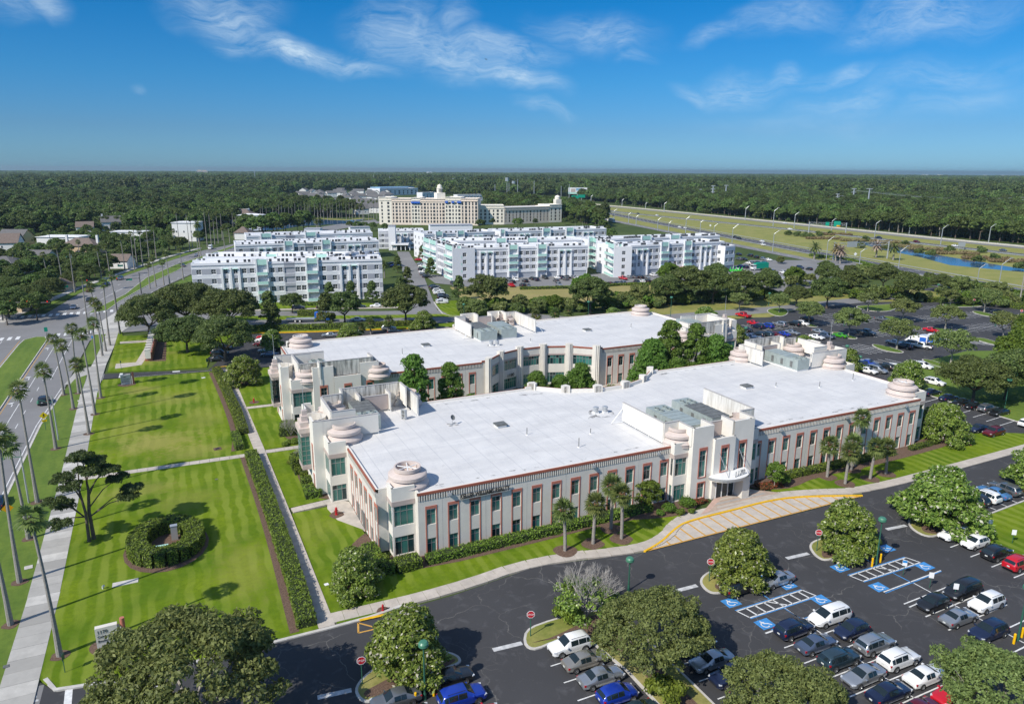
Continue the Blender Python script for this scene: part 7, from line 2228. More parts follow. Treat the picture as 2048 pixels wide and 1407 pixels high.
def lamp_post(loc,h,label,bollards=False,group='green lamp posts'):
 r = thing('lamp_post',label,'lamp post',(*loc,.02),0,group)
 b = MB(); b.tube((0,0,0),(0,0,.7),.16,.14,'post_green',10); b.tube((0,0,.6),(0,0,h - .3),.10,.07,'post_green',10); b.obj('pole',r)
 b = MB(); b.lathe([(.01,h - .5),(.42,h - .5),(.50,h - .38),(.48,h - .12),(.34,h + .04),(.01,h + .06)],0,0,'head_green',20); b.obj('lamp_head',r,smooth=False)
 if bollards:
  for k,s in enumerate((-1,1)):
   bo = thing('bollard','yellow bollard %s of the %s' % ('left' if s < 0 else 'right',label.split(',')[0]),'bollard',(loc[0] + s * .95,loc[1] + .15 * s,.01),0,'yellow bollards')
   b = MB(); b.lathe([(.13,0),(.13,1.15),(.10,1.22),(.01,1.26)],0,0,'bollard_yellow',12); b.obj('post',bo)
 return r
for x,y,ty,lb,bo in ((1752,1128,1035,'green lamp post in the striped bay, tallest of the front lot',True),(850,1398,1283,'green lamp post by the near island, bottom edge',True),(1257,1180,1115,'green lamp post behind the planting strip oak',False),(2035,1280,1170,'lamp post at the right edge by the white crossover',True),(2008,822,757,'green lamp post by the shade oak at the right',False),
       (1690,730,690,'green lamp post behind the east lantern',False),(1717,742,730,'short green lamp by the clipped east hedge',False),(1688,652,622,'green lamp post over the empty rows',False),(1780,666,650,'green lamp post left of the round lot tree',False),(1888,632,614,'green lamp post behind the upper lot trees',False),(1990,652,640,'green lamp post near the right island',False),
       (1490,680,672,'green lamp by the row behind the roof screens',False),(1537,612,585,'green lamp post before the border oaks',False),(1340,648,593,'green lamp post behind the rear roof, right',False),(1176,645,602,'green lamp post behind the rear roof, middle',False),(928,632,607,'green lamp post behind the rear screens',False),(690,645,625,'green lamp post behind the street oak',False),(1874,590,568,'green lamp post in the far border trees',False)):
 g_ = gd(x,y)
 lo,hi_ = 0,30
 for _ in range(40):
  md = (lo + hi_) / 2
  v = Vector((g_[0],g_[1],md - CAM_H)); yy = 703.5 - FOCAL * v.dot(upv) / v.dot(fwd)
  lo,hi_ = (md,hi_) if yy > ty else (lo,md)
 lamp_post(g_,max(4,lo),lb,bo)
def small_sign(loc,h,w_,hh,label,top=None,m='sign_white',rz=0.0,group=None,cat='sign',post='post_green'):
 r = thing('parking_sign' if cat == 'sign' else 'sign',label,cat,(*loc,.02),rz,group)
 ptube(r,'post',(0,.03,0),(0,.03,h),.04,.04,post,6)
 b = MB(); b.box(-w_ / 2,-.03,h - hh,w_ / 2,-.01,h,m)
 if top:
  b.box(-w_ / 2 + .02,-.036,h - hh * .45,w_ / 2 - .02,-.031,h - .03,top)
 b.obj('plate',r)
 return r
for x,y,lb,tp in ((1517,1180,'blue and white parking sign behind the black crossover','sign_blue'),(1726,1114,'blue and white parking sign left of the yellow bollards','sign_blue'),(1806,1150,'blue and white parking sign below the striped bay','sign_blue'),(1859,1175,'white parking sign on the long double stripe, left',None),(1908,1198,'white parking sign on the long double stripe, right',None),
      (1937,1054,'small white sign by the blooming magnolia',None),(1977,1066,'small white sign on the grass behind the white compact',None),(2024,1087,'small white sign on the grass at the right edge',None)):
 small_sign(gd(x,y),2.1,.55,.75,lb,tp,rz=R(-40),group='small parking signs')
small_sign(gd(188,692),3.0,.7,.7,'small blue sign among the boulevard palms',None,'sign_blue',R(0),cat='road sign')
small_sign(gd(131,1345),2.2,.6,.7,'thin dark green sign post by the driveway, seen edge on',None,'post_green',R(75),cat='road sign')
small_sign(gd(243,740),2.4,.25,.5,'slim dark post lamp before the pier wall',None,'post_green',R(10),cat='road sign')
small_sign(gd(416,735),2.4,.6,.9,'green sign edge by the upper hedge',None,'post_green',R(20),cat='road sign')
small_sign(gd(94,674),3.0,.9,1.3,'green sign box on the median tip at the junction',None,'sign_green',R(0),cat='road sign')
# diamond warning signs
for x,y,m_,lb in ((92,860,'sign_yellow','yellow diamond crosswalk sign with a walking figure'),(22,1055,'sign_orange','orange diamond sign with a traffic light on it')):
 r = thing('warning_sign',lb,'road sign',(*gd(x,y),.1),R(6))
 h = 2.9
 ptube(r,'post',(0,.04,0),(0,.04,h + .2),.05,.05,'post_green',8)
 b = MB(); d_ = .72
 upright(b,[(-d_,0),(0,-d_),(d_,0),(0,d_)],m_,-.03,-.012,h)
 if m_ == 'sign_yellow':
  b.box(-.42,-.03,h - 1.25,.42,-.012,h - .82,m_)
 o = b.obj('plate',r)
 f = MB()
 if m_ == 'sign_yellow':
  upright(f,[(.09 * cos(R(t)),.34 + .09 * sin(R(t))) for t in range(0,360,40)],'black',-.036,-.031,h)
  for q in ([(-.06,.22),(-.05,-.06),(.09,-.06),(.08,.22)],[(-.05,-.04),(-.22,-.36),(-.13,-.38),(.04,-.08)],[(.0,-.06),(.14,-.36),(.22,-.34),(.09,-.06)],[(.06,.2),(.24,.02),(.2,-.03),(.04,.1)],[(-.05,.2),(-.22,.04),(-.17,-.01),(-.04,.1)]):
   upright(f,q,'black',-.036,-.031,h)
  upright(f,[(-.3,-1.08),(.25,-1.08),(.25,-1.0),(-.3,-1.0)],'black',-.036,-.031,h);
 else:
  upright(f,[(-.2,-.42),(.2,-.42),(.2,.42),(-.2,.42)],'black',-.036,-.031,h)
  for k,c in enumerate(('sign_green','sign_yellow','sign_red')):
   upright(f,[(.12 * cos(R(t)),-.27 + .27 * k + .12 * sin(R(t))) for t in range(0,360,40)],c,-.042,-.037,h)
 f.obj('symbol',o)
# boulevard lights: pale poles with a curved green arm
for x,y,ty,lb in ((58,1006,930,'pale street light with a green arm by the left palms'),(117,880,790,'pale street light with a green arm beyond the crosswalk sign'),(206,700,640,'pale street light before the junction'),(148,545,505,'pale street light beyond the junction, left side')):
 g_ = gd(x,y)
 r = thing('street_light',lb,'street light',(*g_,.1),0,'boulevard street lights')
 ptube(r,'pole',(0,0,0),(0,0,8.6),.14,.09,'galv',8)
 b = MB(); b.path([Vector((0,0,7.4)),Vector((-.9,0,7.5)),Vector((-1.7,0,7.9)),Vector((-2.2,0,7.9))],[.07,.06,.05,.05],'head_green',6); b.obj('arm',r)
 b = MB(); b.lathe([(.01,7.95),(.12,7.9),(.26,7.5),(.26,7.35),(.01,7.3)],-2.2,0,'head_green',12); b.obj('lamp_head',r)
# traffic signals
SIGH = MB(); SIGH.box(-.2,-.15,-.6,.2,.15,.6,'black')
for k,c in enumerate(('dim_lamp','dim_lamp','red_lamp')):
 if c not in MATS:
  if c == 'red_lamp':
   m_ = mat(c,(.5,.01,.01),.3)
   n_ = [n for n in m_.node_tree.nodes if n.type == 'BSDF_PRINCIPLED'][0]
   n_.inputs['Emission Color'].default_value = (1,.03,.02,1); n_.inputs['Emission Strength'].default_value = 1.5
  else:
   mat(c,(.05,.05,.03),.3)
 SIGH.box(-.13,-.2,-.5 + .36 * k,.13,-.152,-.24 + .36 * k,c)
SIGM = SIGH.mesh('signal_head')
def signal(loc,h,arm_dir,L,heads,label,board=None,top=None):
 r = thing('traffic_signal',label,'traffic light',(*loc,.1),0,'traffic signals of the junction')
 ptube(r,'pole',(0,0,0),(0,0,top or h + 1),.24,.16,'dark_frame',10)
 d = Vector((cos(arm_dir),sin(arm_dir),0))
 ptube(r,'mast_arm',(0,0,h),tuple(d * L + Vector((0,0,h + .2))),.14,.08,'dark_frame',8)
 for t in heads:
  q = d * L * t + Vector((0,0,h + .1 + .1 * t))
  s = link(SIGM,'signal_head',r,tuple(q),arm_dir if sin(arm_dir) < .5 and cos(arm_dir) > 0 else arm_dir + math.pi)
  s.rotation_euler = (0,0,0)
 if board:
  q = d * L * board + Vector((0,0,h - .3))
  b = MB(); b.box(-1.1,-.04,-.35,1.1,.04,.35,'sign_green'); b.obj('street_name_board',r,loc=tuple(q))
signal(gd(283,588),6.4,R(180) - R(-8),19,(.42,.68,.96),'dark traffic signal beyond the junction with a mast arm over the median',.2,8.6)
signal(gd(240,668),6.6,R(62),4.5,(.9,),'tall dark signal pole at the near corner of the junction',None,13)
signal(gd(6,641),6.0,R(-28),17,(.2,.55,.95),'dark traffic signal at the left edge with a mast arm over the road',None,8.6)
for x,y,m_,lb in ((133,592,'sign_green','green road sign beside the far left sidewalk'),(243,547,'sign_green','small green street name sign on a pole')):
 small_sign(gd(x,y),4.2,2.2,.8,lb,None,m_,R(10),cat='road sign')
# fire hydrants
for x,y,s,lb in ((673,1030,1.45,'tall red standpipe in its mulch ring by the west terrace'),(766,1222,1.0,'small red hydrant beside the front walk'),(508,805,1.2,'small red hydrant on the lawn between the buildings')):
 g_ = gd(x,y)
 r = thing('fire_hydrant',lb,'fire hydrant',(*g_,.1),0,'red hydrants'); r.scale = (s,s,s)
 b = MB(); b.lathe([(.16,0),(.16,.08),(.11,.1),(.11,.62),(.14,.64),(.12,.74),(.05,.84),(.01,.86)],0,0,'hydrant_red',14); b.tube((-.2,0,.45),(.2,0,.45),.06,.06,'hydrant_red',8); b.obj('barrel',r)
 mulch_ring(g_,.8 if s < 1.2 else 1.1,7)
# monument signs
TM = [text_mesh('1170',.5,.012,'lettering','letter_grey'),text_mesh('Celebration',.36,.012,'lettering','letter_grey'),text_mesh('Boulevard',.36,.012,'lettering','letter_grey')]
TM2 = [text_mesh('1180',.5,.012,'lettering','letter_grey')] + TM[1:]
for (x,y),tms,lb,rz in (((218,1290),TM,'cream address monument with a red round post on the front lawn',R(2)),((253,769),TM2,'cream address monument with a red post by the upper driveway',R(2))):
 g_ = gd(x,y)
 r = thing('monument_sign',lb,'monument sign',(*g_,.1),rz,'address monuments')
 pbox(r,'panel',-1.05,-.28,0,1.0,.28,2.35,'cream_stucco')
 b = MB(); b.box(1.02,-.15,0,1.2,.15,2.1,'grey_stucco'); b.box(1.2,-.3,0,1.36,.0,1.9,'cream_stucco'); b.obj('side_fin',r)
 ptube(r,'round_post',(1.5,.1,0),(1.5,.1,2.75),.24,.24,'red_trim',16)
 for k,t_ in enumerate(tms):
  o = link(t_,'lettering',r,(-.9,-.30,1.72 - .5 * k)); o.rotation_euler = (R(90),0,0)
 b = MB()
 for k in range(3):
  b.box(-.95,-.297,1.62 - .5 * k,1.1,-.282,1.67 - .5 * k,'grey_stucco')
 b.obj('rule',r)
 mulch_ring((g_[0] + .2,g_[1] - .1),1.9,3)
# pier wall: eleven white piers stepping away on a red plinth
pw = thing('pier_wall','row of white piers on a red brick plinth beside the sidewalk','wall',(0,0,0))
A,B = gd(298,722),gd(309,676)
for k in range(11):
 t = k / 10
 x,y = A[0] + (B[0] - A[0]) * t,A[1] + (B[1] - A[1]) * t
 b = MB(); b.box(x - .75,y - .42,.8,x + .55,y + .42,3.1 + .04 * k,'white_stucco'); b.box(x - .8,y - .47,3.102 + .04 * k,x + .6,y + .47,3.22 + .04 * k,'cream_stucco'); b.obj('pier',pw)
b = MB(); b.bar(A,B,1.7,.1,.78,'red_trim'); b.bar((A[0] + .75,A[1]),(B[0] + .75,B[1]),.3,.1,2.2,'coping_red'); b.obj('plinth',pw)
# drain covers and small things in the grass
for x,y,s,m_,lb in ((435,897,1.3,'mulch','square drain grate in the middle lawn corner'),(407,755,.8,'white_metal','white cover in the middle lawn top corner'),(433,958,.4,'hvac_dark','small dark valve cover in the front lawn'),(140,911,.45,'hvac_dark','round dark cover in the sidewalk'),(1940,889,.55,'coping_red','rusty cover in the east lawn'),(57,1134,.9,'kerb_concrete','grey meter cover beside the sidewalk'),(160,801,.9,'kerb_concrete','grey box cover in the verge'),(12,1332,.5,'hvac_dark','dark square cover in the near verge'),(653,1168,.5,'white_metal','pale pipe piece lying in the building lawn')):
 g_ = gd(x,y,.12)
 b = MB(); b.box(-s / 2,-s / 2,0,s / 2,s / 2,.05,m_)
 if m_ == 'mulch':
  b.box(-s * .25,-s * .25,.051,s * .25,s * .25,.07,'black')
 link(b.mesh('ground_cover'),'ground_cover',None,(*g_,.12),R(8),None,lb,'cover')
r = thing('lawn_light','small white flood light stub in the grass below the oval hedge','garden light',(*gd(206,1178),.1))
b = MB(); b.tube((0,0,0),(0,0,.35),.09,.09,'white_metal',8); b.tube((0,0,.32),(.15,-.15,.45),.11,.13,'galv',8); b.obj('lamp',r)
# bird
r = thing('bird','small dark bird gliding in front of the clouds','bird',tuple(Vector((0,0,CAM_H)) + px_dir(973,119) * 140),R(20))
b = MB(); b.add([(-.55,0,.16),(-.2,.1,.05),(0,.3,0),(.2,.1,.05),(.55,0,.16),(.2,-.06,.04),(0,-.22,-.02),(-.2,-.06,.04),(0,.02,.08),(0,.02,-.08)],[(0,1,7),(1,2,6,7),(2,3,5,6),(3,4,5),(1,8,3,2),(1,2,3,9)],'black'); b.obj('body',r)
# ------------------------------------------------------------------ white apartment blocks
def apartment(pa,pb,h,depth,label,modules,floors=4,garages=False,far=False,tops=True):
 """block with its front from pa to pb (left to right seen from the office), built module by module"""
 if tops:
  a,b_ = gd(*pa,h),gd(*pb,h)
 else:
  a,b_ = gd(*pa),gd(*pb)
 L = hypot(b_[0] - a[0],b_[1] - a[1])
 u = ((b_[0] - a[0]) / L,(b_[1] - a[1]) / L)
 n = (u[1],-u[0])                                   # outwards, towards us
 W = lambda s,d=0.0: (a[0] + u[0] * s + n[0] * d,a[1] + u[1] * s + n[1] * d)
 root = thing('apartment_building',label,'apartment building')
 fh = (h - 1.5) / floors
 tot = sum(m_[1] for m_ in modules)
 P = {}
 def M(k):
  if k in ('condenser','band','balcony_rail'):
   return P.setdefault(k,MB())
  lo.append((k,MB()))
  return lo[-1][1]
 lo = []
 def win(s0,s1,z0,z1,cols=2):
  window(root,W(s0),W(s1),z0,z1,cols,(.5,),.16,False,'white_metal','apt_glass')
  return (s0,s1,z0,z1)
 s = 0.0
 first = 1 if garages else 0
 for kind,wd in modules:
  wd = wd / tot * L
  op = []
  d = 0.0
  e = s + wd
  if kind in ('2','3'):
   nw = int(kind)
   for f in range(floors):
    z0 = .9 + f * fh
    if garages and f == 0:
     op.append((s + .4,e - .4,.05,2.6))
     M('garage_door').bar(W(s + .4,-.3),W(e - .4,-.3),.08,.05,2.6,'door_grey')
     continue
    for k in range(nw):
     c = s + wd * (k + .5) / nw
     op.append(win(c - .85,c + .85,z0,z0 + 1.75,3 if far else 2))
    M('band').bar(W(s + .1),W(e - .1),.02,z0 + 1.9,z0 + 1.96,'apt_grey',off=.012)
    for k in range(nw + 1):
     q0 = s + .1 if k == 0 else s + wd * (k - .5) / nw + .95
     q1 = e - .1 if k == nw else s + wd * (k + .5) / nw - .95
     if q1 - q0 > .2:
      M('band').bar(W(q0),W(q1),.02,z0 - .1,z0 + 1.85,'apt_grey',off=.012)
   wall_panel(M('wall'),W(s),W(e),0,h,[(o[0] - s,o[1] - s,o[2],o[3]) for o in op],'apt_white')
  elif kind == 'p':
   for f in range(first,floors):
    z0 = .9 + f * fh
    for k in range(2):
     c = s + wd * (k + .5) / 2
     op.append(win(c - .7,c + .7,z0,z0 + 1.8))
     if f < floors - 1:
      M('band').bar(W(c - .75),W(c + .75),.02,z0 + 1.85,z0 + fh - .05,'apt_grey',off=.012)
   for k in range(3):
    c = s + .35 + (wd - .7) * k / 2
    M('pilaster').bar(W(c - .35),W(c + .35),.5,0,h - 1.9,'apt_white',off=.26)
   for k in range(2):
    c = s + wd * (k + .5) / 2
    M('awning').bar(W(c - 1.0),W(c + 1.0),.9,h - 2.35,h - 2.2,'mint',off=.45)
   wall_panel(M('wall'),W(s),W(e),0,h,[(o[0] - s,o[1] - s,o[2],o[3]) for o in op],'apt_white')
  elif kind == 'b':
   for f in range(first,floors):
    z0 = .15 + f * fh
    op.append((s + .5,e - .5,z0 + .1,z0 + 2.5))
    M('balcony_door').bar(W(s + .5,-.9),W(e - .5,-.9),.08,z0 + .1,z0 + 2.5,'apt_glass')
    M('balcony_slab').bar(W(s + .3),W(e - .3),1.5,z0 - .1,z0 + .08,'apt_white',off=.76)
    M('balcony_rail').bar(W(s + .35,1.46),W(e - .35,1.46),.06,z0 + .1,z0 + 1.15,'mint')
    for q in (s + .35,e - .35):
     M('balcony_rail').bar(W(q,.05),W(q,1.4),.05,z0 + .1,z0 + 1.15,'mint')
   for q in (s + .25,e - .25):
    M('pilaster').bar(W(q - .25),W(q + .25),.8,0,h + 1.2,'apt_white',off=.41)
   M('mint_panel').bar(W(s + .52),W(e - .52),.3,h - 1.1,h + .9,'mint',off=.5)
   wall_panel(M('wall'),W(s),W(e),0,h,[(o[0] - s,o[1] - s,o[2],o[3]) for o in op],'apt_white',.9)
  else:                                            # 'r': deep open stair recess
   for f in range(floors):
    op.append((s + .1,e - .1,.1 + f * fh,2.6 + f * fh))
    M('stair_back').bar(W(s + .1,-1.2),W(e - .1,-1.2),.1,.1 + f * fh,2.6 + f * fh,'door_grey')
   wall_panel(M('wall'),W(s),W(e),0,h - .4,[(o[0] - s,o[1] - s,o[2],o[3]) for o in op],'apt_grey',1.2)
  s = e
 # flanks and back, with windows on the flank seen from the road
 for (p,q) in ((W(L),W(L,-depth)),(W(L,-depth),W(0,-depth)),(W(0,-depth),W(0))):
  ll = hypot(q[0] - p[0],q[1] - p[1])
  uu = ((q[0] - p[0]) / ll,(q[1] - p[1]) / ll)
  op = []
  if q != W(0,-depth):
   for f in range(first,floors):
    for k in range(max(1,int(ll / 6))):
     c = ll * (k + .5) / max(1,int(ll / 6))
     z0 = .9 + f * fh
     w0,w1 = (p[0] + uu[0] * (c - .85),p[1] + uu[1] * (c - .85)),(p[0] + uu[0] * (c + .85),p[1] + uu[1] * (c + .85))
     window(root,w0,w1,z0,z0 + 1.75,2,(.5,),.16,False,'white_metal','apt_glass')
     op.append((c - .85,c + .85,z0,z0 + 1.75))
  wall_panel(M('wall'),p,q,0,h,op,'apt_white')
 # cornices, roof, raised end parapets, condensers
 for z in (h - 1.0,):
  M('cornice').bar(W(0),W(L),.18,z,z + .22,'apt_grey',off=.095)
 for f in range(1,floors):
  M('cornice').bar(W(.02),W(L - .02),.05,f * fh + .25,f * fh + .45,'apt_white',off=.03)
 rf = MB(); rf.prism(ccw([W(.1,-.1),W(L - .1,-.1),W(L - .1,-depth + .1),W(.1,-depth + .1)]),h - .9,h - .55,'apt_roof'); rf.obj('roof',root)
 for q in (0.0,.33,.72,.97):
  M('roof_parapet').bar(W(max(.2,L * q - 2)),W(min(L - .2,L * q + 2.5)),.3,h - .55,h + .9,'apt_white',off=-3.5)
 M('roof_parapet').bar(W(.3,-depth * .45),W(L * .6,-depth * .45),.25,h - .55,h + .3,'apt_white')
 rg = random.Random(int(a[0]))
 x = 2.0
 while x < L - 2:
  if rg.random() < .72:
   p = W(x,-rg.choice((2.2,2.2,depth * .45 + 1)))
   M('condenser').prism([(p[0] - .45,p[1] - .45),(p[0] + .45,p[1] - .45),(p[0] + .45,p[1] + .45),(p[0] - .45,p[1] + .45)],h - .55,h + .75,'condenser')
  x += 1.5
 for k,mb in list(P.items()) + lo:
  o = mb.obj(k,root)
  if k in P:
   o['kind'] = 'stuff'
 return root
MODL = [('2',9),('p',6),('2',5),('b',4),('2',5),('r',3.5),('2',3.5),('b',4.2),('2',7),('p',6.5),('2',8)]
MODR = [('b',2.4),('2',7),('p',6),('2',6),('b',4.2),('3',8),('b',4.2),('2',5),('p',6),('2',7)]
apartment((381,527),(764,517),15.5,16,'white four-storey apartment block nearest on the left, with mint balconies',MODL)
apartment((405,513),(700,512),15.5,17,'second white apartment roofline behind the left block',MODL[:-2])
apartment((702,513),(760,505),15.5,12,'short end wing of the left apartment block by the road',[('2',6),('2',6)])
apartment((470,489),(757,480),14.5,22,'third white apartment block farther left, below the lake',MODL)
apartment((492,471),(745,464),14.5,20,'farthest left white apartment block, mostly roof',MODL[2:])
apartment((912,496),(1176,490),14.5,18,'white apartment block right of the private road, with garages',MODR,garages=True)
apartment((880,481),(1165,478),14.5,18,'white apartment roofline behind the middle block',MODR,garages=True)
apartment((1235,492),(1449,482),14.5,18,'right-hand white apartment block facing the lot',MODR,garages=True)
apartment((1451,492),(1471,490),12.5,14,'low terrace end of the right apartment block',[('2',5)],floors=3,garages=True)
apartment((1176,479),(1440,470),14.5,16,'white roofline behind the right apartment block',MODR,garages=True)
apartment((1000,462),(1213,456),14.5,20,'farthest white apartment block before the woods',MODR)
apartment((848,467),(990,462),14.5,18,'white block beside the road, behind the middle roofs',MODR[3:])
apartment((757,461),(848,460),11.5,18,'pale three-storey block closing the private road',[('2',6),('p',5),('2',6)],floors=3)
# flank along the private road with stepped balconies
apartment((849,478),(908,497),14.5,10,'receding balcony flank of the middle apartment block',[('b',4),('b',4),('2',5),('b',4)],garages=False)
apartment((1180,476),(1232,493),14.5,8,'receding balcony flank of the right apartment block',[('b',4),('2',4),('b',4)],garages=False)
# gatehouse at the head of the road
r = thing('gatehouse','small flat-roofed portico at the head of the private road','pavilion')
a,c = gd(783,500),gd(818,500)
pbar(r,'roof',a,c,6,3.3,4.2,'apt_white')
for k in range(5):
 t = k / 4
 x,y = a[0] + (c[0] - a[0]) * t,a[1] + (c[1] - a[1]) * t
 ptube(r,'column',(x,y - 2,0),(x,y - 2,3.3),.3,.3,'apt_white',8)
pbar(r,'back_wall',(a[0],a[1] + 2),(c[0],c[1] + 2),.3,0,3.3,'apt_glass')
for k,(x0,y0,x1,y1,h,z,lb) in enumerate(((700,455,740,454,9,6,'white flat roof box left of the pale block'),(860,451,945,450,14,9,'white roof deck with plant behind the pale block'),(776,452,790,452,15,5,'white stair tower above the pale block'),(608,458,640,458,14,7,'white stair head beside the date palms'))):
 a,c = gd(x0,y0,h),gd(x1,y1,h)
 r = thing('roof_block',lb,'building')
 pbar(r,'wall',a,c,z,0,h,'apt_white',off=-z / 2)
 pbar(r,'cornice',a,c,z + .6,h + .01,h + .35,'apt_grey',off=-z / 2)
# ------------------------------------------------------------------ the cream hotel and farther buildings
def hall(root,a,b_,h,depth,rows,cols,wm,wz=(1.5,2.2),ww=1.5,z0=2.0,gm='apt_glass',top=3.0,arches=None,awn=()):
 L = hypot(b_[0] - a[0],b_[1] - a[1])
 u = ((b_[0] - a[0]) / L,(b_[1] - a[1]) / L)
 n = (u[1],-u[0])
 W = lambda s,d=0.0: (a[0] + u[0] * s + n[0] * d,a[1] + u[1] * s + n[1] * d)
 op = []
 fh = (h - top - z0) / rows
 for f in range(rows):
  for k in range(cols):
   c = L * (k + .5) / cols
   w_ = ww * (1.35 if k % 3 == 1 else .9)
   z = z0 + f * fh
   arch = arches and f == rows - 1 and arches[0] <= k < arches[1]
   hgt = wz[1] * (1.5 if arch else 1)
   op.append((c - w_ / 2,c + w_ / 2,z,z + hgt))
   window(root,W(c - w_ / 2),W(c + w_ / 2),z,z + hgt,2,(.5,),.15,False,'dark_frame',gm)
   if f == rows - 1 and k in awn:
    q = MB(); q.prism(ccw([W(c - w_ * .9,0),W(c + w_ * .9,0),W(c + w_ * .9,1.3),W(c - w_ * .9,1.3)]),z + 1.2,z + hgt + .6,'awning_blue'); q.obj('awning',root)
 b = MB(); wall_panel(b,W(0),W(L),0,h,op,wm)
 for (p,q) in ((W(L),W(L,-depth)),(W(L,-depth),W(0,-depth)),(W(0,-depth),W(0))):
  wall_panel(b,p,q,0,h,[],wm)
 b.obj('wall',root)
 b = MB(); b.prism(ccw([W(.2,-.2),W(L - .2,-.2),W(L - .2,-depth + .2),W(.2,-depth + .2)]),h - 1,h - .6,'apt_roof'); b.obj('roof',root)
 b = MB(); b.bar(W(0),W(L),.8,h - .5,h + .1,wm,off=.2); b.bar(W(0.3),W(L - .3),.5,h - top + .4,h - top + .8,wm,off=.26); b.obj('cornice',root)
 return W,L
hr = thing('hotel_building','large cream hotel with a domed tower and blue awnings','hotel')
HA,HB,HC_ = gd(759,449),gd(956,451),gd(1123,441)
HBm = (HA[0] + (HB[0] - HA[0]) * .02,HA[1] + (HB[1] - HA[1]) * .02)
sub = lambda t: (HA[0] + (HB[0] - HA[0]) * t,HA[1] + (HB[1] - HA[1]) * t)
hall(hr,sub(0),sub(.13),24.5,24,6,2,'hotel_cream')
hall(hr,sub(.131),sub(.33),23.5,24,6,6,'hotel_peach')
hall(hr,sub(.331),sub(.42),24.3,24,6,3,'hotel_cream',awn=(0,1,2))
hall(hr,sub(.421),sub(.67),23.5,24,6,8,'hotel_peach')
hall(hr,sub(.671),sub(.83),25.0,26,6,5,'hotel_cream',awn=(0,2,4))
hall(hr,sub(.831),sub(1),24.0,24,6,5,'hotel_peach',arches=(0,5),wz=(1.5,2.6))
ux,uy = HB[0] - HA[0],HB[1] - HA[1]
tcx,tcy = sub(.64)[0] + 3,sub(.64)[1] + 14
b = MB()
b.prism([(tcx - 4,tcy - 4),(tcx + 4,tcy - 4),(tcx + 4,tcy + 4),(tcx - 4,tcy + 4)],20,28.5,'hotel_cream')
b.lathe([(2.6,28.5),(2.6,32.2),(3.0,32.3),(3.0,32.7),(2.2,32.8),(2.2,33.6),(2.0,34.7),(1.4,35.6),(.3,36),(.01,36.6)],tcx,tcy,'hotel_cream',16)
b.obj('tower',hr)
for k in range(6):
 t = R(-120 + 30 * k)
 pbar(hr,'tower_window',(tcx + 2.66 * cos(t - .15),tcy + 2.66 * sin(t - .15)),(tcx + 2.66 * cos(t + .15),tcy + 2.66 * sin(t + .15)),.08,29,31.6,'dark_frame')
wr_ = thing('hotel_wing','long low cream wing of the hotel with a small corner belvedere','hotel')
WA,WB = gd(958,449),gd(1008,449)
hall(wr_,WA,WB,17.5,22,4,6,'hotel_cream')
hall(wr_,gd(1008.5,449),gd(1098,445),15.5,22,4,13,'hotel_peach',ww=1.2)
hall(wr_,gd(1098.5,445),gd(1123,444),17.0,20,4,3,'hotel_cream')
q_ = gd(1116,441)
b = MB(); b.box(q_[0] - 3,q_[1] - 1,15,q_[0] + 3,q_[1] + 5,21,'hotel_cream'); b.lathe([(2.6,21),(2.8,23),(2.0,24.2),(.1,25)],q_[0],q_[1] + 2,'hotel_cream',12); b.obj('belvedere',wr_)
r = thing('blue_roof_hall','low building with a pale blue roof behind the hotel','building')
hall(r,gd(760,391),gd(836,389),13,40,2,9,'apt_white',ww=3,wz=(2,3))
b = MB(); a,c = gd(764,390),gd(832,388); b.bar(a,c,30,12.5,15,'skyblue_roof' if 'skyblue_roof' in MATS else mat('skyblue_roof',(.22,.38,.52),.5).name,off=-20); b.obj('roof_vault',r)
for k,(x0,x1,y,h,lb) in enumerate(((722,770,373,9,'low white building beyond the dark roofs'),(845,872,398,11,'grey building left of the hotel tower'),(915,965,402,10,'pale blue building right of the hotel tower'),(490,580,372,5,'row of small white roofs in the woods, centre left'),(435,500,444,12,'white four-storey house with a dark roof by the lake'))):
 r = thing('building',lb,'building')
 hall(r,gd(x0,y),gd(x1,y - 1),h,14,max(1,int(h / 4)),max(4,int((x1 - x0) / 6)),'apt_white' if k != 4 else 'house_white',ww=1.6)
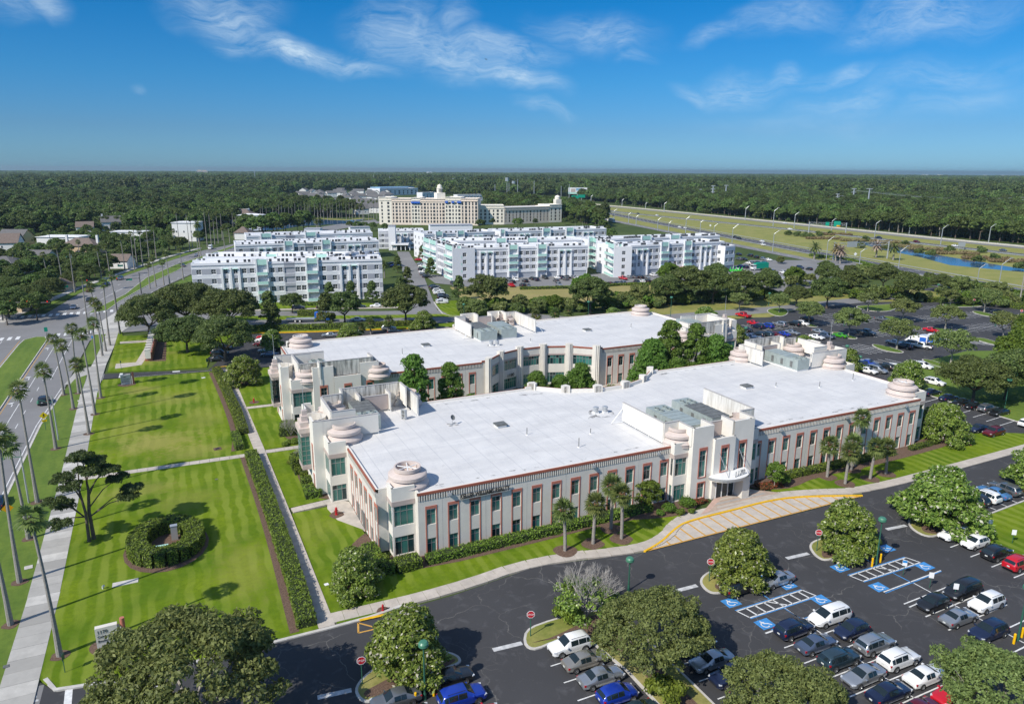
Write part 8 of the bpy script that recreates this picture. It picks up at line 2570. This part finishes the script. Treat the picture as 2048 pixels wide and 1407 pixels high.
def house(loc,rz,w_,d_,h,rh,label,wall='house_white',roof='shingle_grey',hip=False,windows=(),chimney=False,group=None,name='house'):
 r = thing(name,label,'house',(*loc,0),rz,group)
 b = MB(); b.box(-w_ / 2,-d_ / 2,0,w_ / 2,d_ / 2,h,wall)
 if not hip:
  for s in (-1,1):
   b.add([(s * w_ / 2,-d_ / 2,h),(s * w_ / 2,d_ / 2,h),(s * w_ / 2,0,h + rh)],[(0,1,2)],wall)
 b.obj('wall',r)
 e = .5
 b = MB()
 i = d_ / 2 if hip else 0
 e2 = e
 v = [(-w_ / 2 - e2,-d_ / 2 - e,h - .1),(w_ / 2 + e2,-d_ / 2 - e,h - .1),(w_ / 2 + e2,d_ / 2 + e,h - .1),(-w_ / 2 - e2,d_ / 2 + e,h - .1),(-w_ / 2 + i - (0 if hip else e2),0,h + rh),(w_ / 2 - i + (0 if hip else e2),0,h + rh)]
 v += [(x,y,z - .25) for x,y,z in v]
 b.add(v,[(0,1,5,4),(2,3,4,5),(1,2,5),(3,0,4),(0,6,7,1),(2,8,9,3),(1,7,8,2),(3,9,6,0)] if hip else [(0,1,5,4),(2,3,4,5),(0,6,7,1),(2,8,9,3),(1,7,11,5),(2,5,11,8),(0,4,10,6),(3,9,10,4)],roof)
 b.obj('roof',r)
 for (x,z) in windows:
  q = MB(); q.box(x - .5,-d_ / 2 - .05,z,x + .5,-d_ / 2 + .05,z + 1.4,'white_metal'); q.box(x - .42,-d_ / 2 - .06,z + .08,x + .42,-d_ / 2 - .051,z + 1.32,'apt_glass'); q.obj('window',r)
 if chimney:
  for sx in (-1,1):
   pbox(r,'chimney',sx * (w_ / 2 - 1) - .6,-.6,h,sx * (w_ / 2 - 1) + .6,.6,h + rh + 1.6,'house_white')
 return r
fr_ = R(-25)
W4 = [(-3,1),(0,1),(3,1),(-3,4),(0,4),(3,4)]
house(gd(36,497),fr_,15,11,8,4,'yellow gabled house at the left edge','house_yellow','shingle_grey',windows=W4)
house(gd(2,508),fr_ + .3,22,12,7,5,'white house with a dark gabled roof at the left edge','house_white','shingle_brown',windows=W4)
house(gd(14,545),fr_,20,18,4,4,'grey hipped roof among the left palms','house_white','shingle_grey',True,[(-6,1),(-2,1),(2,1)])
house(gd(80,528),fr_,14,11,4,3.5,'grey gabled roof right of the left palms','house_white','shingle_grey',False,[(-2,1),(2,1)])
house(gd(123,579),fr_ - .1,8,7,3,2,'small tan kiosk with a brown roof beside the left sidewalk','house_tan','shingle_brown',True,[(-2,1),(2,1)])
house(gd(25,620),fr_,12,8,4,2,'tan house corner behind the oaks at the left edge','house_tan','shingle_brown',True,[(0,1)])
house(gd(132,497),fr_,26,14,8,.6,'long white flat-roofed house left of the boulevard','house_white','apt_roof',True,[(-9,2),(-4,2),(1,2),(6,2)])
house(gd(168,506),fr_,20,12,5,4,'brown-roofed house with brick chimneys','house_tan','shingle_brown',True,chimney=True)
house(gd(230,460),fr_ + .5,18,13,7,4.5,'white house with a dark roof and two chimneys in the woods','house_white','shingle_grey',False,W4,True)
house(gd(172,463),fr_ + .4,12,10,4,4,'dark gabled roof half hidden in the woods','house_white','shingle_brown',False)
house(gd(263,482),fr_,22,10,7,.5,'white flat-roofed house by the palms','house_white','apt_roof',True,[(-6,2),(0,2),(6,2)])
house(gd(246,535),fr_,9,8,4,3,'small white gabled house under the boulevard oaks','house_white','shingle_brown',False,[(0,1)])
house(gd(378,481),fr_,16,13,13,.6,'white three-storey house beside the date palm','house_white','apt_roof',True,[(-5,2),(0,2),(5,2),(-5,6),(0,6),(5,6)])
house(gd(455,446),fr_,52,16,8,5,'long house with a wide dark hipped roof near the lake','house_white','shingle_brown',True,[(-20,2),(-12,2),(-4,2),(4,2),(12,2),(20,2)])
house(gd(488,478),fr_,10,9,5,4,'small dark hipped gazebo beyond the boulevard','house_white','shingle_brown',True)
house(gd(505,455),fr_,20,12,11,1,'white house right of the boulevard top','house_white','apt_roof',True,W4)
rg = random.Random(4)
hs = []
for k in range(64):
 x = rg.uniform(598,775); y = rg.uniform(384,418) + (x < 650) * rg.uniform(0,8)
 if x > 690 and y > 408 and x < 716:
  y -= 12
 hs.append((x,y))
for k in range(12):
 hs.append((rg.uniform(722,756),rg.uniform(418,430)))
for k in range(9):
 hs.append((548 + k * 8,404 + rg.uniform(-3,6)))
for k,(x,y) in enumerate(sorted(hs)):
 house(gd(x,y),fr_ + rg.choice((0,.5,1.57,2.1)),rg.uniform(15,24),rg.uniform(11,15),rg.uniform(6,8),rg.uniform(3.5,5),'dark-roofed house in the estate beyond the lake, %s from the left' % nth(k),'house_white','shingle_grey',rg.random() < .4,[(-3,2),(3,2),(-3,4.8),(3,4.8)],group='estate houses beyond the lake')
for k in range(26):
 x = 492 + k * 4.2
 house(gd(x,373 - (k % 4) * .8),rg.uniform(0,3),22,14,6,4,'tiny pale roof in the woods at the centre left, %s from the left' % nth(k),'house_white','house_white',False,group='tiny pale roofs in the woods')
# ------------------------------------------------------------------ highway poles, gantries, pylons, billboard
def pole_h(x,y,ty):
 g_ = gd(x,y)
 lo,hi_ = 0,120
 for _ in range(40):
  md = (lo + hi_) / 2
  v = Vector((g_[0],g_[1],md - CAM_H)); yy = 703.5 - FOCAL * v.dot(upv) / v.dot(fwd)
  lo,hi_ = (md,hi_) if yy > ty else (lo,md)
 return g_,lo
HP = [(1228,440,418),(1257,446,425),(1272,450,430),(1315,461,435),(1337,464,442),(1371,466,432),(1400,466,440),(1427,478,447),(1463,497,448),(1545,504,460),(1652,521,473),(1718,534,497),(1795,549,492),(1952,578,528),(1995,585,516),(1749,475,441),(1818,468,437),(1881,489,450),(1977,484,448),(1662,465,437),(1588,456,424),(1546,452,415),(1291,418,405),(1244,412,398),(1328,424,404),(1490,440,412),(1182,405,390),(2047,470,460)]
for k,(x,y,t) in enumerate(sorted(HP)):
 g_,h = pole_h(x,y,t)
 r = thing('highway_light','grey highway light pole with a slanted arm, %s along the highway from the left' % nth(k),'street light',(*g_,0),R(-25),'highway light poles')
 s = max(.10,hypot(*g_) * .00045)
 ptube(r,'pole',(0,0,0),(0,0,h * .82),s * 1.2,s * .8,'galv',6)
 ptube(r,'arm',(0,0,h * .82),(h * .22,0,h),s * .8,s * .5,'galv',6)
 pbox(r,'lamp_head',h * .2,-.25,h - .1,h * .2 + 1.2,.25,h + .12,'galv')
MASTS = [(1027,388,362),(1035,390,358),(1014,392,355),(1068,395,362),(1083,385,366),(1098,378,357),(1104,374,358),(1108,372,360),(1116,372,357),(1122,398,372),(1138,400,368),(1157,390,368),(1018,400,366),(990,400,368),(906,372,357),(930,372,355),(935,372,356),(938,372,357),(748,373,350),(780,372,352),(1124,370,358),(1092,372,360),(511,368,338),(690,352,345),(640,349,340),(749,351,342)]
for k,(x,y,t) in enumerate(sorted(MASTS)):
 g_,h = pole_h(x,y,t)
 r = thing('pole','distant tall pole against the woods, %s from the left' % nth(k),'pole',(*g_,0),0,'distant poles beyond the hotel')
 s = max(.15,hypot(*g_) * .0005)
 ptube(r,'mast',(0,0,0),(0,0,h),s,s * .6,'galv',6)
 if x in (1014,1027,906):
  ptube(r,'antenna',(0,0,h * .8),(0,0,h),s * 5,s * 5,'galv',8)
PY = [(1227,388,376),(1234,388,376),(1255,394,370),(1275,389,370),(1400,400,382),(1424,407,375),(1450,406,374),(1672,420,392),(1704,416,381),(1733,430,382)]
tops = []
for k,(x,y,t) in enumerate(PY):
 g_,h = pole_h(x,y,t)
 s = max(.2,hypot(*g_) * .0011); h += 3
 r = thing('power_pylon','grey steel power pole above the woods, %s from the left' % nth(k),'power pole',(*g_,0),0,'power poles over the woods')
 ptube(r,'mast',(0,0,0),(0,0,h),s * 1.3,s * .6,'galv',6)
 for q in ((.97,.80,.64) if x not in (1733,1450,1275) else (.98,)):
  c = MB(); c.tube((-h * .11,h * .05,h * q),(h * .11,-h * .05,h * q),s * .45,s * .45,'galv',5); c.obj('cross_arm',r)
 tops.append((x,Vector((*g_,h * .9))))
wl = thing('power_line','thin power lines sagging over the woods to the right','power line')
ends = [tops[-1][1],tops[-2][1],tops[-3][1]]
for k,e0 in enumerate(ends):
 far_ = Vector((*gd(2150,420 + k * 6),24))
 b = MB()
 pts = [e0.lerp(far_,t / 14) - Vector((0,0,9 * sin(math.pi * t / 14))) for t in range(15)]
 b.path(pts,[.14] * 15,'galv',4); b.obj('cable',wl)
def gantry(pa,ta,pb,tb,label,boards):
 a,ha = pole_h(*pa,ta); c,hb = pole_h(*pb,tb)
 r = thing('sign_gantry',label,'sign gantry')
 A,C = Vector((*a,0)),Vector((*c,0))
 h = (ha + hb) / 2
 for q in (A,C):
  ptube(r,'post',tuple(q),tuple(q + Vector((0,0,h + .6))),.45,.35,'galv',8)
 b = MB()
 n = 14
 for z in (h - 1.6,h):
  b.tube(tuple(A + Vector((0,0,z))),tuple(C + Vector((0,0,z))),.12,.12,'galv',5)
 for k in range(n):
  p,q = A.lerp(C,k / n),A.lerp(C,(k + 1) / n)
  b.tube(tuple(p + Vector((0,0,h - 1.6 if k % 2 else h))),tuple(q + Vector((0,0,h if k % 2 else h - 1.6))),.09,.09,'galv',5)
 b.obj('truss',r)
 d = (C - A).normalized()
 for t0,t1,up_,dn,m_ in boards:
  p,q = A.lerp(C,t0),A.lerp(C,t1)
  pbar(r,'sign_board',(p.x,p.y),(q.x,q.y),.15,h - dn,h + up_,m_,off=.35)
gantry((1617,465),447,(1691,468),444,'overhead gantry with green direction signs over the far carriageway',[(.44,.54,.6,2.4,'sign_green'),(.66,.84,1.6,2.6,'sign_green'),(.74,.84,-1.6,2.7,'sign_orange')])
gantry((1666,520),486,(1774,517),484,'overhead gantry seen from behind over the near carriageway',[(.22,.40,.8,2.4,'galv')])
r = thing('highway_sign','grey back of a sign board beside the far carriageway','road sign',(*gd(1922,500),0),R(-30))
pbox(r,'plate',-2.2,-.08,2.2,2.2,.08,5.0,'galv'); b = MB(); b.box(-1.5,.1,0,-1.3,.3,2.6,'galv'); b.box(1.3,.1,0,1.5,.3,2.6,'galv'); b.obj('post',r)
for x,y,lb in ((1709,522,'small diamond sign on the near highway shoulder'),(1420,460,'small white diamond sign before the dark woods')):
 r = thing('warning_sign',lb,'road sign',(*gd(x,y),0),R(-20))
 ptube(r,'post',(0,0,0),(0,0,4),.08,.08,'galv',6); b = MB(); upright(b,[(-1,0),(0,-1),(1,0),(0,1)],'sign_white',-.1,-.08,4); b.obj('plate',r)
g_,h = pole_h(1155,398,388)
r = thing('billboard','white and turquoise billboard above the highway','billboard',(*g_,0),R(-25))
w_ = 16.5
ptube(r,'post',(0,.6,0),(0,.6,h + 1),.8,.8,'galv',8)
b = MB(); b.box(-w_,-.4,h,w_,.4,h + 11,'sign_white'); o = b.obj('panel',r)
b = MB(); b.box(-w_,-.45,h,w_,-.41,h + 3.2,'mint'); b.box(-3,-.45,h + 5.5,8,-.41,h + 10,'skyblue_roof'); b.box(-12,-.45,h + 3.25,-4,-.41,h + 9,'taupe'); b.obj('poster',o)
for x,y,lb in ((1150,402,'green highway sign below the billboard, left'),(1163,400,'green and yellow highway sign below the billboard, right')):
 g_ = gd(x,y)
 r = thing('highway_sign',lb,'road sign',(*g_,0),R(-25))
 pbox(r,'plate',-6,-.2,4,6,.2,9,'sign_green'); ptube(r,'post',(0,.4,0),(0,.4,5),.4,.4,'galv',6)
b = MB()
bl = smooth_line(gp([(1180,408),(1326,421.5),(1558,444.5),(1750,464),(1900,480),(2060,495),(2300,518)]),1)
for p,q in zip(bl,bl[1:]):
 b.bar(p,q,.4,0,1.0,'kerb_concrete')
tag(b.obj('barrier_wall'),'long white concrete barrier along the ramp by the woods','barrier')
for k,(nm,off,lb) in enumerate((('highway_near_road',9.5,'steel guard rail on the far side of the near carriageway'),('highway_near_road',-9.5,'steel guard rail on the near side of the near carriageway'),('highway_far_road',-8.5,'steel guard rail along the far carriageway'))):
 pts = HW[nm]
 b = MB()
 for i in range(len(pts) - 1):
  p,q = pts[i],pts[i + 1]
  l = hypot(q[0] - p[0],q[1] - p[1])
  nx,ny = -(q[1] - p[1]) / l * off,(q[0] - p[0]) / l * off
  b.bar((p[0] + nx,p[1] + ny),(q[0] + nx,q[1] + ny),.12,.45,.85,'galv')
 tag(b.obj('guard_rail'),lb,'guard rail','highway guard rails')
r = thing('utility_pole','tall brown wooden pole at the right edge','utility pole',(*gd(2038,610),0))
ptube(r,'post',(0,0,0),(0,0,pole_h(2038,610,530)[1]),.28,.2,'bark_pale',8)
cr = leaf_mesh('leaves',[(uni(-13,13),uni(-3,3),.7,2.2,2.0,1.0) for _ in range(16)],5200,.5,'reed_leaf',700)
for k,(x,y) in enumerate(((1672,470),(1720,482),(1806,494),(1862,500),(1915,508),(1975,518),(2030,524),(1650,478),(1780,486))):
 o = link(cr,'reeds',None,(*gd(x,y),0),R(-35),'stuff','straw-coloured reeds in the highway ditch')
cr = leaf_mesh('leaves',lobes(6,3.2,.1,8,701,.8),1500,.5,'oak_leaf',702)
for k,(x,y) in enumerate(((1575,470),(1592,472),(1608,474),(1622,477),(1640,472),(1732,482),(1808,492),(1835,508),(1860,512),(1900,504),(1965,505),(1990,520),(1955,524),(2035,538),(1770,500),(1720,496))):
 r = thing('shrub','dark shrub between the highway carriageways, %s listed along the ditch' % nth(k),'shrub',(*gd(x,y),0),k,'shrubs between the carriageways'); link(cr,'leaves',r)
# ------------------------------------------------------------------ far skyline
for k,(x,y,t,wpx,m_,lb) in enumerate(((405,352,339,18,'hotel_peach','tall pale tower block on the left horizon'),(859,351,343,12,'apt_white','white tower block on the centre horizon'),(1841,358,352,22,'terra','low orange hall on the right horizon'))):
 g_,h = pole_h(x,y,t)
 dist = hypot(*g_)
 w_ = wpx * dist / FOCAL
 r = thing('distant_building',lb,'building',(*g_,-drop(*g_)),-math.atan2(g_[0],g_[1]))
 pbox(r,'wall',-w_ / 2,0,0,w_ / 2,w_ * .5,h * .86,m_)
 b = MB(); b.box(-w_ * .42,0.5,h * .861,-w_ * .1,w_ * .4,h,m_); b.box(w_ * .05,0.5,h * .861,w_ * .36,w_ * .4,h * .97,m_); b.obj('roof_top',r)
 for q in range(5):
  pbox(r,'window_band',-w_ * .46 ,-.6,h * (.12 + .14 * q),w_ * .46,-.01,h * (.17 + .14 * q),'apt_grey')
SKY = [(66,345.5),(150,347),(170,346),(185,346.5),(205,347),(212,346.5),(245,347),(276,347.5),(290,347),(340,347),(360,347.5),(372,348),(540,350),(575,351),(590,350.5),(610,351),(700,352),(722,353),(740,353),(920,351),(930,352.5),(965,352),(1060,357),(1085,358),(1110,357),(1130,357),(1180,355),(1215,350),(1280,349.5),(1300,350),(1390,350),(1780,352),(1800,351),(1850,350),(1880,350),(1970,350),(2010,352),(2030,352)]
SKY += [(880 + k * 13 + (k * 37) % 9,353 + (k * 53) % 5) for k in range(14)]
for k,(x,y) in enumerate(sorted(SKY)):
 g_ = gd(x,y)
 d_ = hypot(*g_)
 w_ = (5 + (k * 7) % 9) * d_ / FOCAL
 r = thing('distant_building','tiny pale building near the horizon, %s from the left' % nth(k),'building',(*g_,-drop(*g_)),-math.atan2(g_[0],g_[1]),'tiny buildings near the horizon')
 pbox(r,'wall',-w_ / 2,0,0,w_ / 2,w_ * .4,16 + d_ * .0006,'house_white' if k % 3 else 'hotel_cream')
# ------------------------------------------------------------------ woods
CLEAR = [gp(p) for p in (
 [(-300,700),(-300,470),(60,466),(180,460),(300,462),(400,462),(430,458),(470,452),(500,478),(745,445),(830,436),(1010,440),(1130,440),(1200,455),(1230,438),(2600,655),(2600,1400),(0,1400)],
 [(1160,400),(1330,417),(1560,441),(1750,461),(2060,491),(2400,525),(2400,640),(2060,600),(1536,505),(1180,440),(1100,405),(1010,391)],
 [(600,384),(780,378),(835,384),(960,398),(990,418),(950,452),(757,452),(740,436),(640,423),(545,410),(545,398)],
 [(490,437),(735,434),(760,445),(600,463),(470,463)],
 [(1880,405),(1990,408),(2000,425),(1900,420)],
 [(960,385),(1150,395),(1190,405),(1130,425),(960,402)])]
def inside(px,py,poly):
 x,y = np.asarray(px),np.asarray(py)
 r = np.zeros(x.shape,bool)
 j = len(poly) - 1
 for i in range(len(poly)):
  xi,yi = poly[i]; xj,yj = poly[j]
  c = ((yi > y) != (yj > y)) & (x < (xj - xi) * (y - yi) / ((yj - yi) or 1e-9) + xi)
  r ^= c
  j = i
 return r
rg = np.random.default_rng(11)
def scatter(r0,r1,step):
 n = int(r1 * 2 / step)
 gx,gy = np.meshgrid((np.arange(n) - n / 2) * step,(np.arange(n) - n / 2) * step)
 x = gx.ravel() + rg.uniform(-.45,.45,n * n) * step
 y = gy.ravel() + rg.uniform(-.45,.45,n * n) * step
 d = np.hypot(x,y)
 az = np.arctan2(x,y)
 k = (d > r0) & (d < r1) & (az > YAW - R(44)) & (az < YAW + R(44)) & (y > 0)
 x,y = x[k],y[k]
 for p in CLEAR:
  m_ = inside(x,y,p)
  x,y = x[~m_],y[~m_]
 return x,y
x,y = scatter(250,1400,8.6)
d = np.hypot(x,y)
o_ = np.argsort(d)
x,y = x[o_],y[o_]
# dense dark belt left of the boulevard and round the houses, told apart tree by tree
extra = [(20,588),(45,600),(70,596),(60,616),(95,585),(30,570),(5,600),(110,560),(150,560),(170,560),(190,552),(205,545),(220,542),(180,545),(150,540),(235,530),(250,525),(265,515),(280,520),(295,512),(310,505),(325,510),(340,500),(335,490),(355,505),(365,495),(320,480),(300,490),(230,500),(215,490),(200,505),(105,520),(130,540),(85,510),(60,480),(95,472),(130,478),(165,482),(195,475),(225,478),(255,470),(280,468),(110,500),(400,488),(415,480),(435,476),(455,470),(430,462),(400,462),(370,470),(345,470),(452,462),(470,478),(480,470),(75,640),(15,650),
   (1150,458),(1165,452),(1180,462),(1195,470),(1140,446),(1205,460),(1175,445),(1160,440),(1215,474),(1130,450),(1190,452),(1222,480),(700,458),(715,462),(730,458),(770,462),(745,462),(1035,458),(960,458),(985,457),(1070,458)]
rt = random.Random(9)
HOMES = [(o.location.x,o.location.y) for o in list(col.objects) if o.name.startswith('house') and o.location.x < 60]
tries = 0
while len(extra) < 165 and tries < 3000:
 tries += 1
 q = (rt.uniform(-30,330),rt.uniform(472,575))
 g_ = gd(*q)
 if q[1] < 590 - .27 * q[0] - 12 and all(hypot(g_[0] - a,g_[1] - c) > 11 for a,c in HOMES):
  extra.append(q)
kinds = ['forest0','forest1','forest2','wood_pine0']
individual = [(*gd(a,b_),True) for a,b_ in extra]
vis = []
for i in range(len(x)):
 v = Vector((x[i],y[i],8 - CAM_H))
 sx = 1024 + FOCAL * v.dot(rgt) / v.dot(fwd)
 if -20 < sx < 2068:
  vis.append(i)
 if len(vis) >= 210:
  break
individual += [(x[i],y[i],False) for i in vis]
keep = np.ones(len(x),bool); keep[vis] = False
def sort_key(q):
 v = Vector((q[0],q[1],-CAM_H))
 return v.dot(rgt) / v.dot(fwd)
for k,(a,b_,ex) in enumerate(sorted(individual,key=sort_key)):
 right = a > 250
 kd = rt.choice(kinds if right else kinds[:3])
 tree(kd,(a,b_),'woodland tree beyond the %s, %s from the left' % ('boulevard and lake' if not right else 'apartments and highway',nth(k)),'woodland trees one can tell apart',rt.uniform(.42,.66) if ex else rt.uniform(.75,1.2),name='woodland_tree',z=-.1)
def forest(name,px,py,kinds_,smin,smax,label,zmin=.9,zmax=1.15):
 """one stand of far trees: points carrying size and turn, each bearing one of several trees"""
 n = len(px)
 me = bpy.data.meshes.new(name)
 me.vertices.add(n)
 me.vertices.foreach_set('co',np.stack([px,py,-.1 - np.maximum(0,np.hypot(px,py) - 900) ** 2 / 1.10e7],1).astype('f').ravel())
 at = me.attributes.new('size','FLOAT_VECTOR','POINT')
 s = rg.uniform(smin,smax,n)
 at.data.foreach_set('vector',np.stack([s,s,s * rg.uniform(zmin,zmax,n)],1).astype('f').ravel())
 at = me.attributes.new('turn','FLOAT_VECTOR','POINT')
 at.data.foreach_set('vector',np.stack([np.zeros(n),np.zeros(n),rg.uniform(0,6.28,n)],1).astype('f').ravel())
 o = bpy.data.objects.new(name,me)
 col.objects.link(o)
 o['kind'] = 'stuff'; o['label'] = label
 src = bpy.data.collections.new(name + '_kinds')
 for i,kd in enumerate(kinds_):
  src.objects.link(bpy.data.objects.new('%s_kind_%d' % (name,i),kd))
 g = bpy.data.node_groups.new(name,'GeometryNodeTree')
 g.interface.new_socket('Geometry',in_out='INPUT',socket_type='NodeSocketGeometry')
 g.interface.new_socket('Geometry',in_out='OUTPUT',socket_type='NodeSocketGeometry')
 N = g.nodes.new
 gi,go,ip,ci = N('NodeGroupInput'),N('NodeGroupOutput'),N('GeometryNodeInstanceOnPoints'),N('GeometryNodeCollectionInfo')
 ci.inputs['Collection'].default_value = src
 ci.inputs['Separate Children'].default_value = True
 ci.inputs['Reset Children'].default_value = True
 ip.inputs['Pick Instance'].default_value = True
 a1,a2 = N('GeometryNodeInputNamedAttribute'),N('GeometryNodeInputNamedAttribute')
 a1.data_type = a2.data_type = 'FLOAT_VECTOR'
 a1.inputs[0].default_value,a2.inputs[0].default_value = 'size','turn'
 g.links.new(gi.outputs[0],ip.inputs['Points'])
 g.links.new(ci.outputs[0],ip.inputs['Instance'])
 g.links.new(a1.outputs[0],ip.inputs['Scale'])
 g.links.new(a2.outputs[0],ip.inputs['Rotation'])
 g.links.new(ip.outputs[0],go.inputs[0])
 md = o.modifiers.new('stand','NODES')
 md.node_group = g
 return o
def merged(kd):
 """crown and trunk of one tree as one mesh"""
 bm = bmesh.new()
 cr_,tr_ = PROTO[kd]
 bm.from_mesh(cr_)
 n0 = len(bm.faces)
 bm.from_mesh(tr_)
 bm.faces.ensure_lookup_table()
 for f in bm.faces[n0:]:
  f.material_index = 1
 me = bpy.data.meshes.new(kd + '_tree')
 bm.to_mesh(me); bm.free()
 me.materials.append(cr_.materials[0]); me.materials.append(tr_.materials[0])
 return me
FK = [merged(k) for k in kinds]
forest('woodland',x[keep],y[keep],FK,.72,1.25,'dense green woodland round the estate and along the highway')
x2,y2 = scatter(1400,3200,15)
k_ = np.sin(x2 * .011 + 2 * np.sin(y2 * .006)) * np.sin(y2 * .009 + x2 * .003) + rg.normal(0,.25,len(x2)) < .82
x2,y2 = x2[k_],y2[k_]
GR = []
for i in range(3):
 lb_ = []
 rr = random.Random(800 + i)
 for k in range(9):
  q = (rr.uniform(-17,17),rr.uniform(-17,17),rr.uniform(6,10),rr.uniform(5,7.5),rr.uniform(5,7.5),rr.uniform(4,6.5))
  lb_.append(q)
 GR.append(leaf_mesh('grove',lb_,1500,1.9,'forest_leaf',820 + i,gaps=.1))
forest('far_woodland',x2,y2,[leaf_mesh('grove',tufts(17,9 + 2 * i,3,26,2.6,840 + i),900,1.6,['forest_leaf','oak_leaf','forest_leaf','pine_leaf'][i],850 + i) for i in range(4)],.55,1.45,'far green woodland reaching towards the horizon')
x3,y3 = scatter(3200,9000,42)
forest('horizon_woodland',x3,y3,GR,1.0,1.7,'hazy woodland near the horizon')
b = MB()
for k in range(420):
 a_ = YAW + R(uni(-44,44)); d_ = uni(8500,24000)
 w_ = uni(150,700)
 dz = drop(d_,0) + 1
 b.lathe([(w_,-dz),(w_ * .9,uni(6,12) - dz),(w_ * .4,uni(10,16) - dz),(.1,14 - dz)],d_ * sin(a_),d_ * cos(a_),'far_canopy' if 'far_canopy' in MATS else mat('far_canopy',(.075,.115,.045),.95,vary=.4,vscale=.01).name,12)
o = b.obj('horizon_canopy'); o['kind'] = 'stuff'; o['label'] = 'low dark tree line on the horizon'
# undergrowth at the field edge and along the border
fx,fy = [],[]
ex_ = []
for (pa,pb,n) in (((1330,419),(2080,489),150),((0,463),(430,461),90),((1180,404),(1330,418),30)):
 for k in range(n):
  t = random.random()
  ex_.append(gd(pa[0] + (pb[0] - pa[0]) * t,pa[1] + (pb[1] - pa[1]) * t + uni(-5,0)))
for (pa,pb,n,jit) in (((925,628),(1330,612),60,5),((1240,612),(1560,596),50,5),((1600,584),(2048,612),70,7),((1480,575),(1760,560),30,6),((1700,540),(2060,604),40,5)):
 for k in range(n):
  t = random.random()
  p = gd(pa[0] + (pb[0] - pa[0]) * t,pa[1] + (pb[1] - pa[1]) * t + uni(-jit,jit))
  fx.append(p[0]); fy.append(p[1])
forest('forest_edge',np.array([q[0] for q in ex_]),np.array([q[1] for q in ex_]),[leaf_mesh('bush',lobes(6,5,.1,9,860 + i,.9),900,.7,['forest_leaf','pine_leaf'][i],865 + i) for i in range(2)],.6,1.5,'bushy edge of the woods')
forest('undergrowth',np.array(fx),np.array(fy),[leaf_mesh('bush',lobes(5,3.4,.1,8,870 + i,.8),1300,.42,['oak_leaf','bright_leaf','oak_leaf_pale'][i],880 + i) for i in range(3)],.6,1.35,'mixed green undergrowth along the field edge and border')
# ------------------------------------------------------------------ thin air between us and the horizon
HAZE = 1.0
if HAZE:
 m_ = bpy.data.materials.new('haze')
 m_.use_nodes = True
 t = NT(m_.node_tree)
 v = t.n('ShaderNodeVolumePrincipled')
 v.inputs['Color'].default_value = (.46,.62,.70,1)
 v.inputs['Density'].default_value = 7.5e-5 * HAZE
 v.inputs['Anisotropy'].default_value = 0.2
 o_ = t.n('ShaderNodeOutputMaterial')
 t.l(v,0,o_,1)
 MATS['haze'] = m_
 b = MB(); b.box(-26000,-26000,-60,26000,26000,75,'haze')
 o = b.obj('haze'); o['kind'] = 'stuff'; o['label'] = 'thin bluish haze'
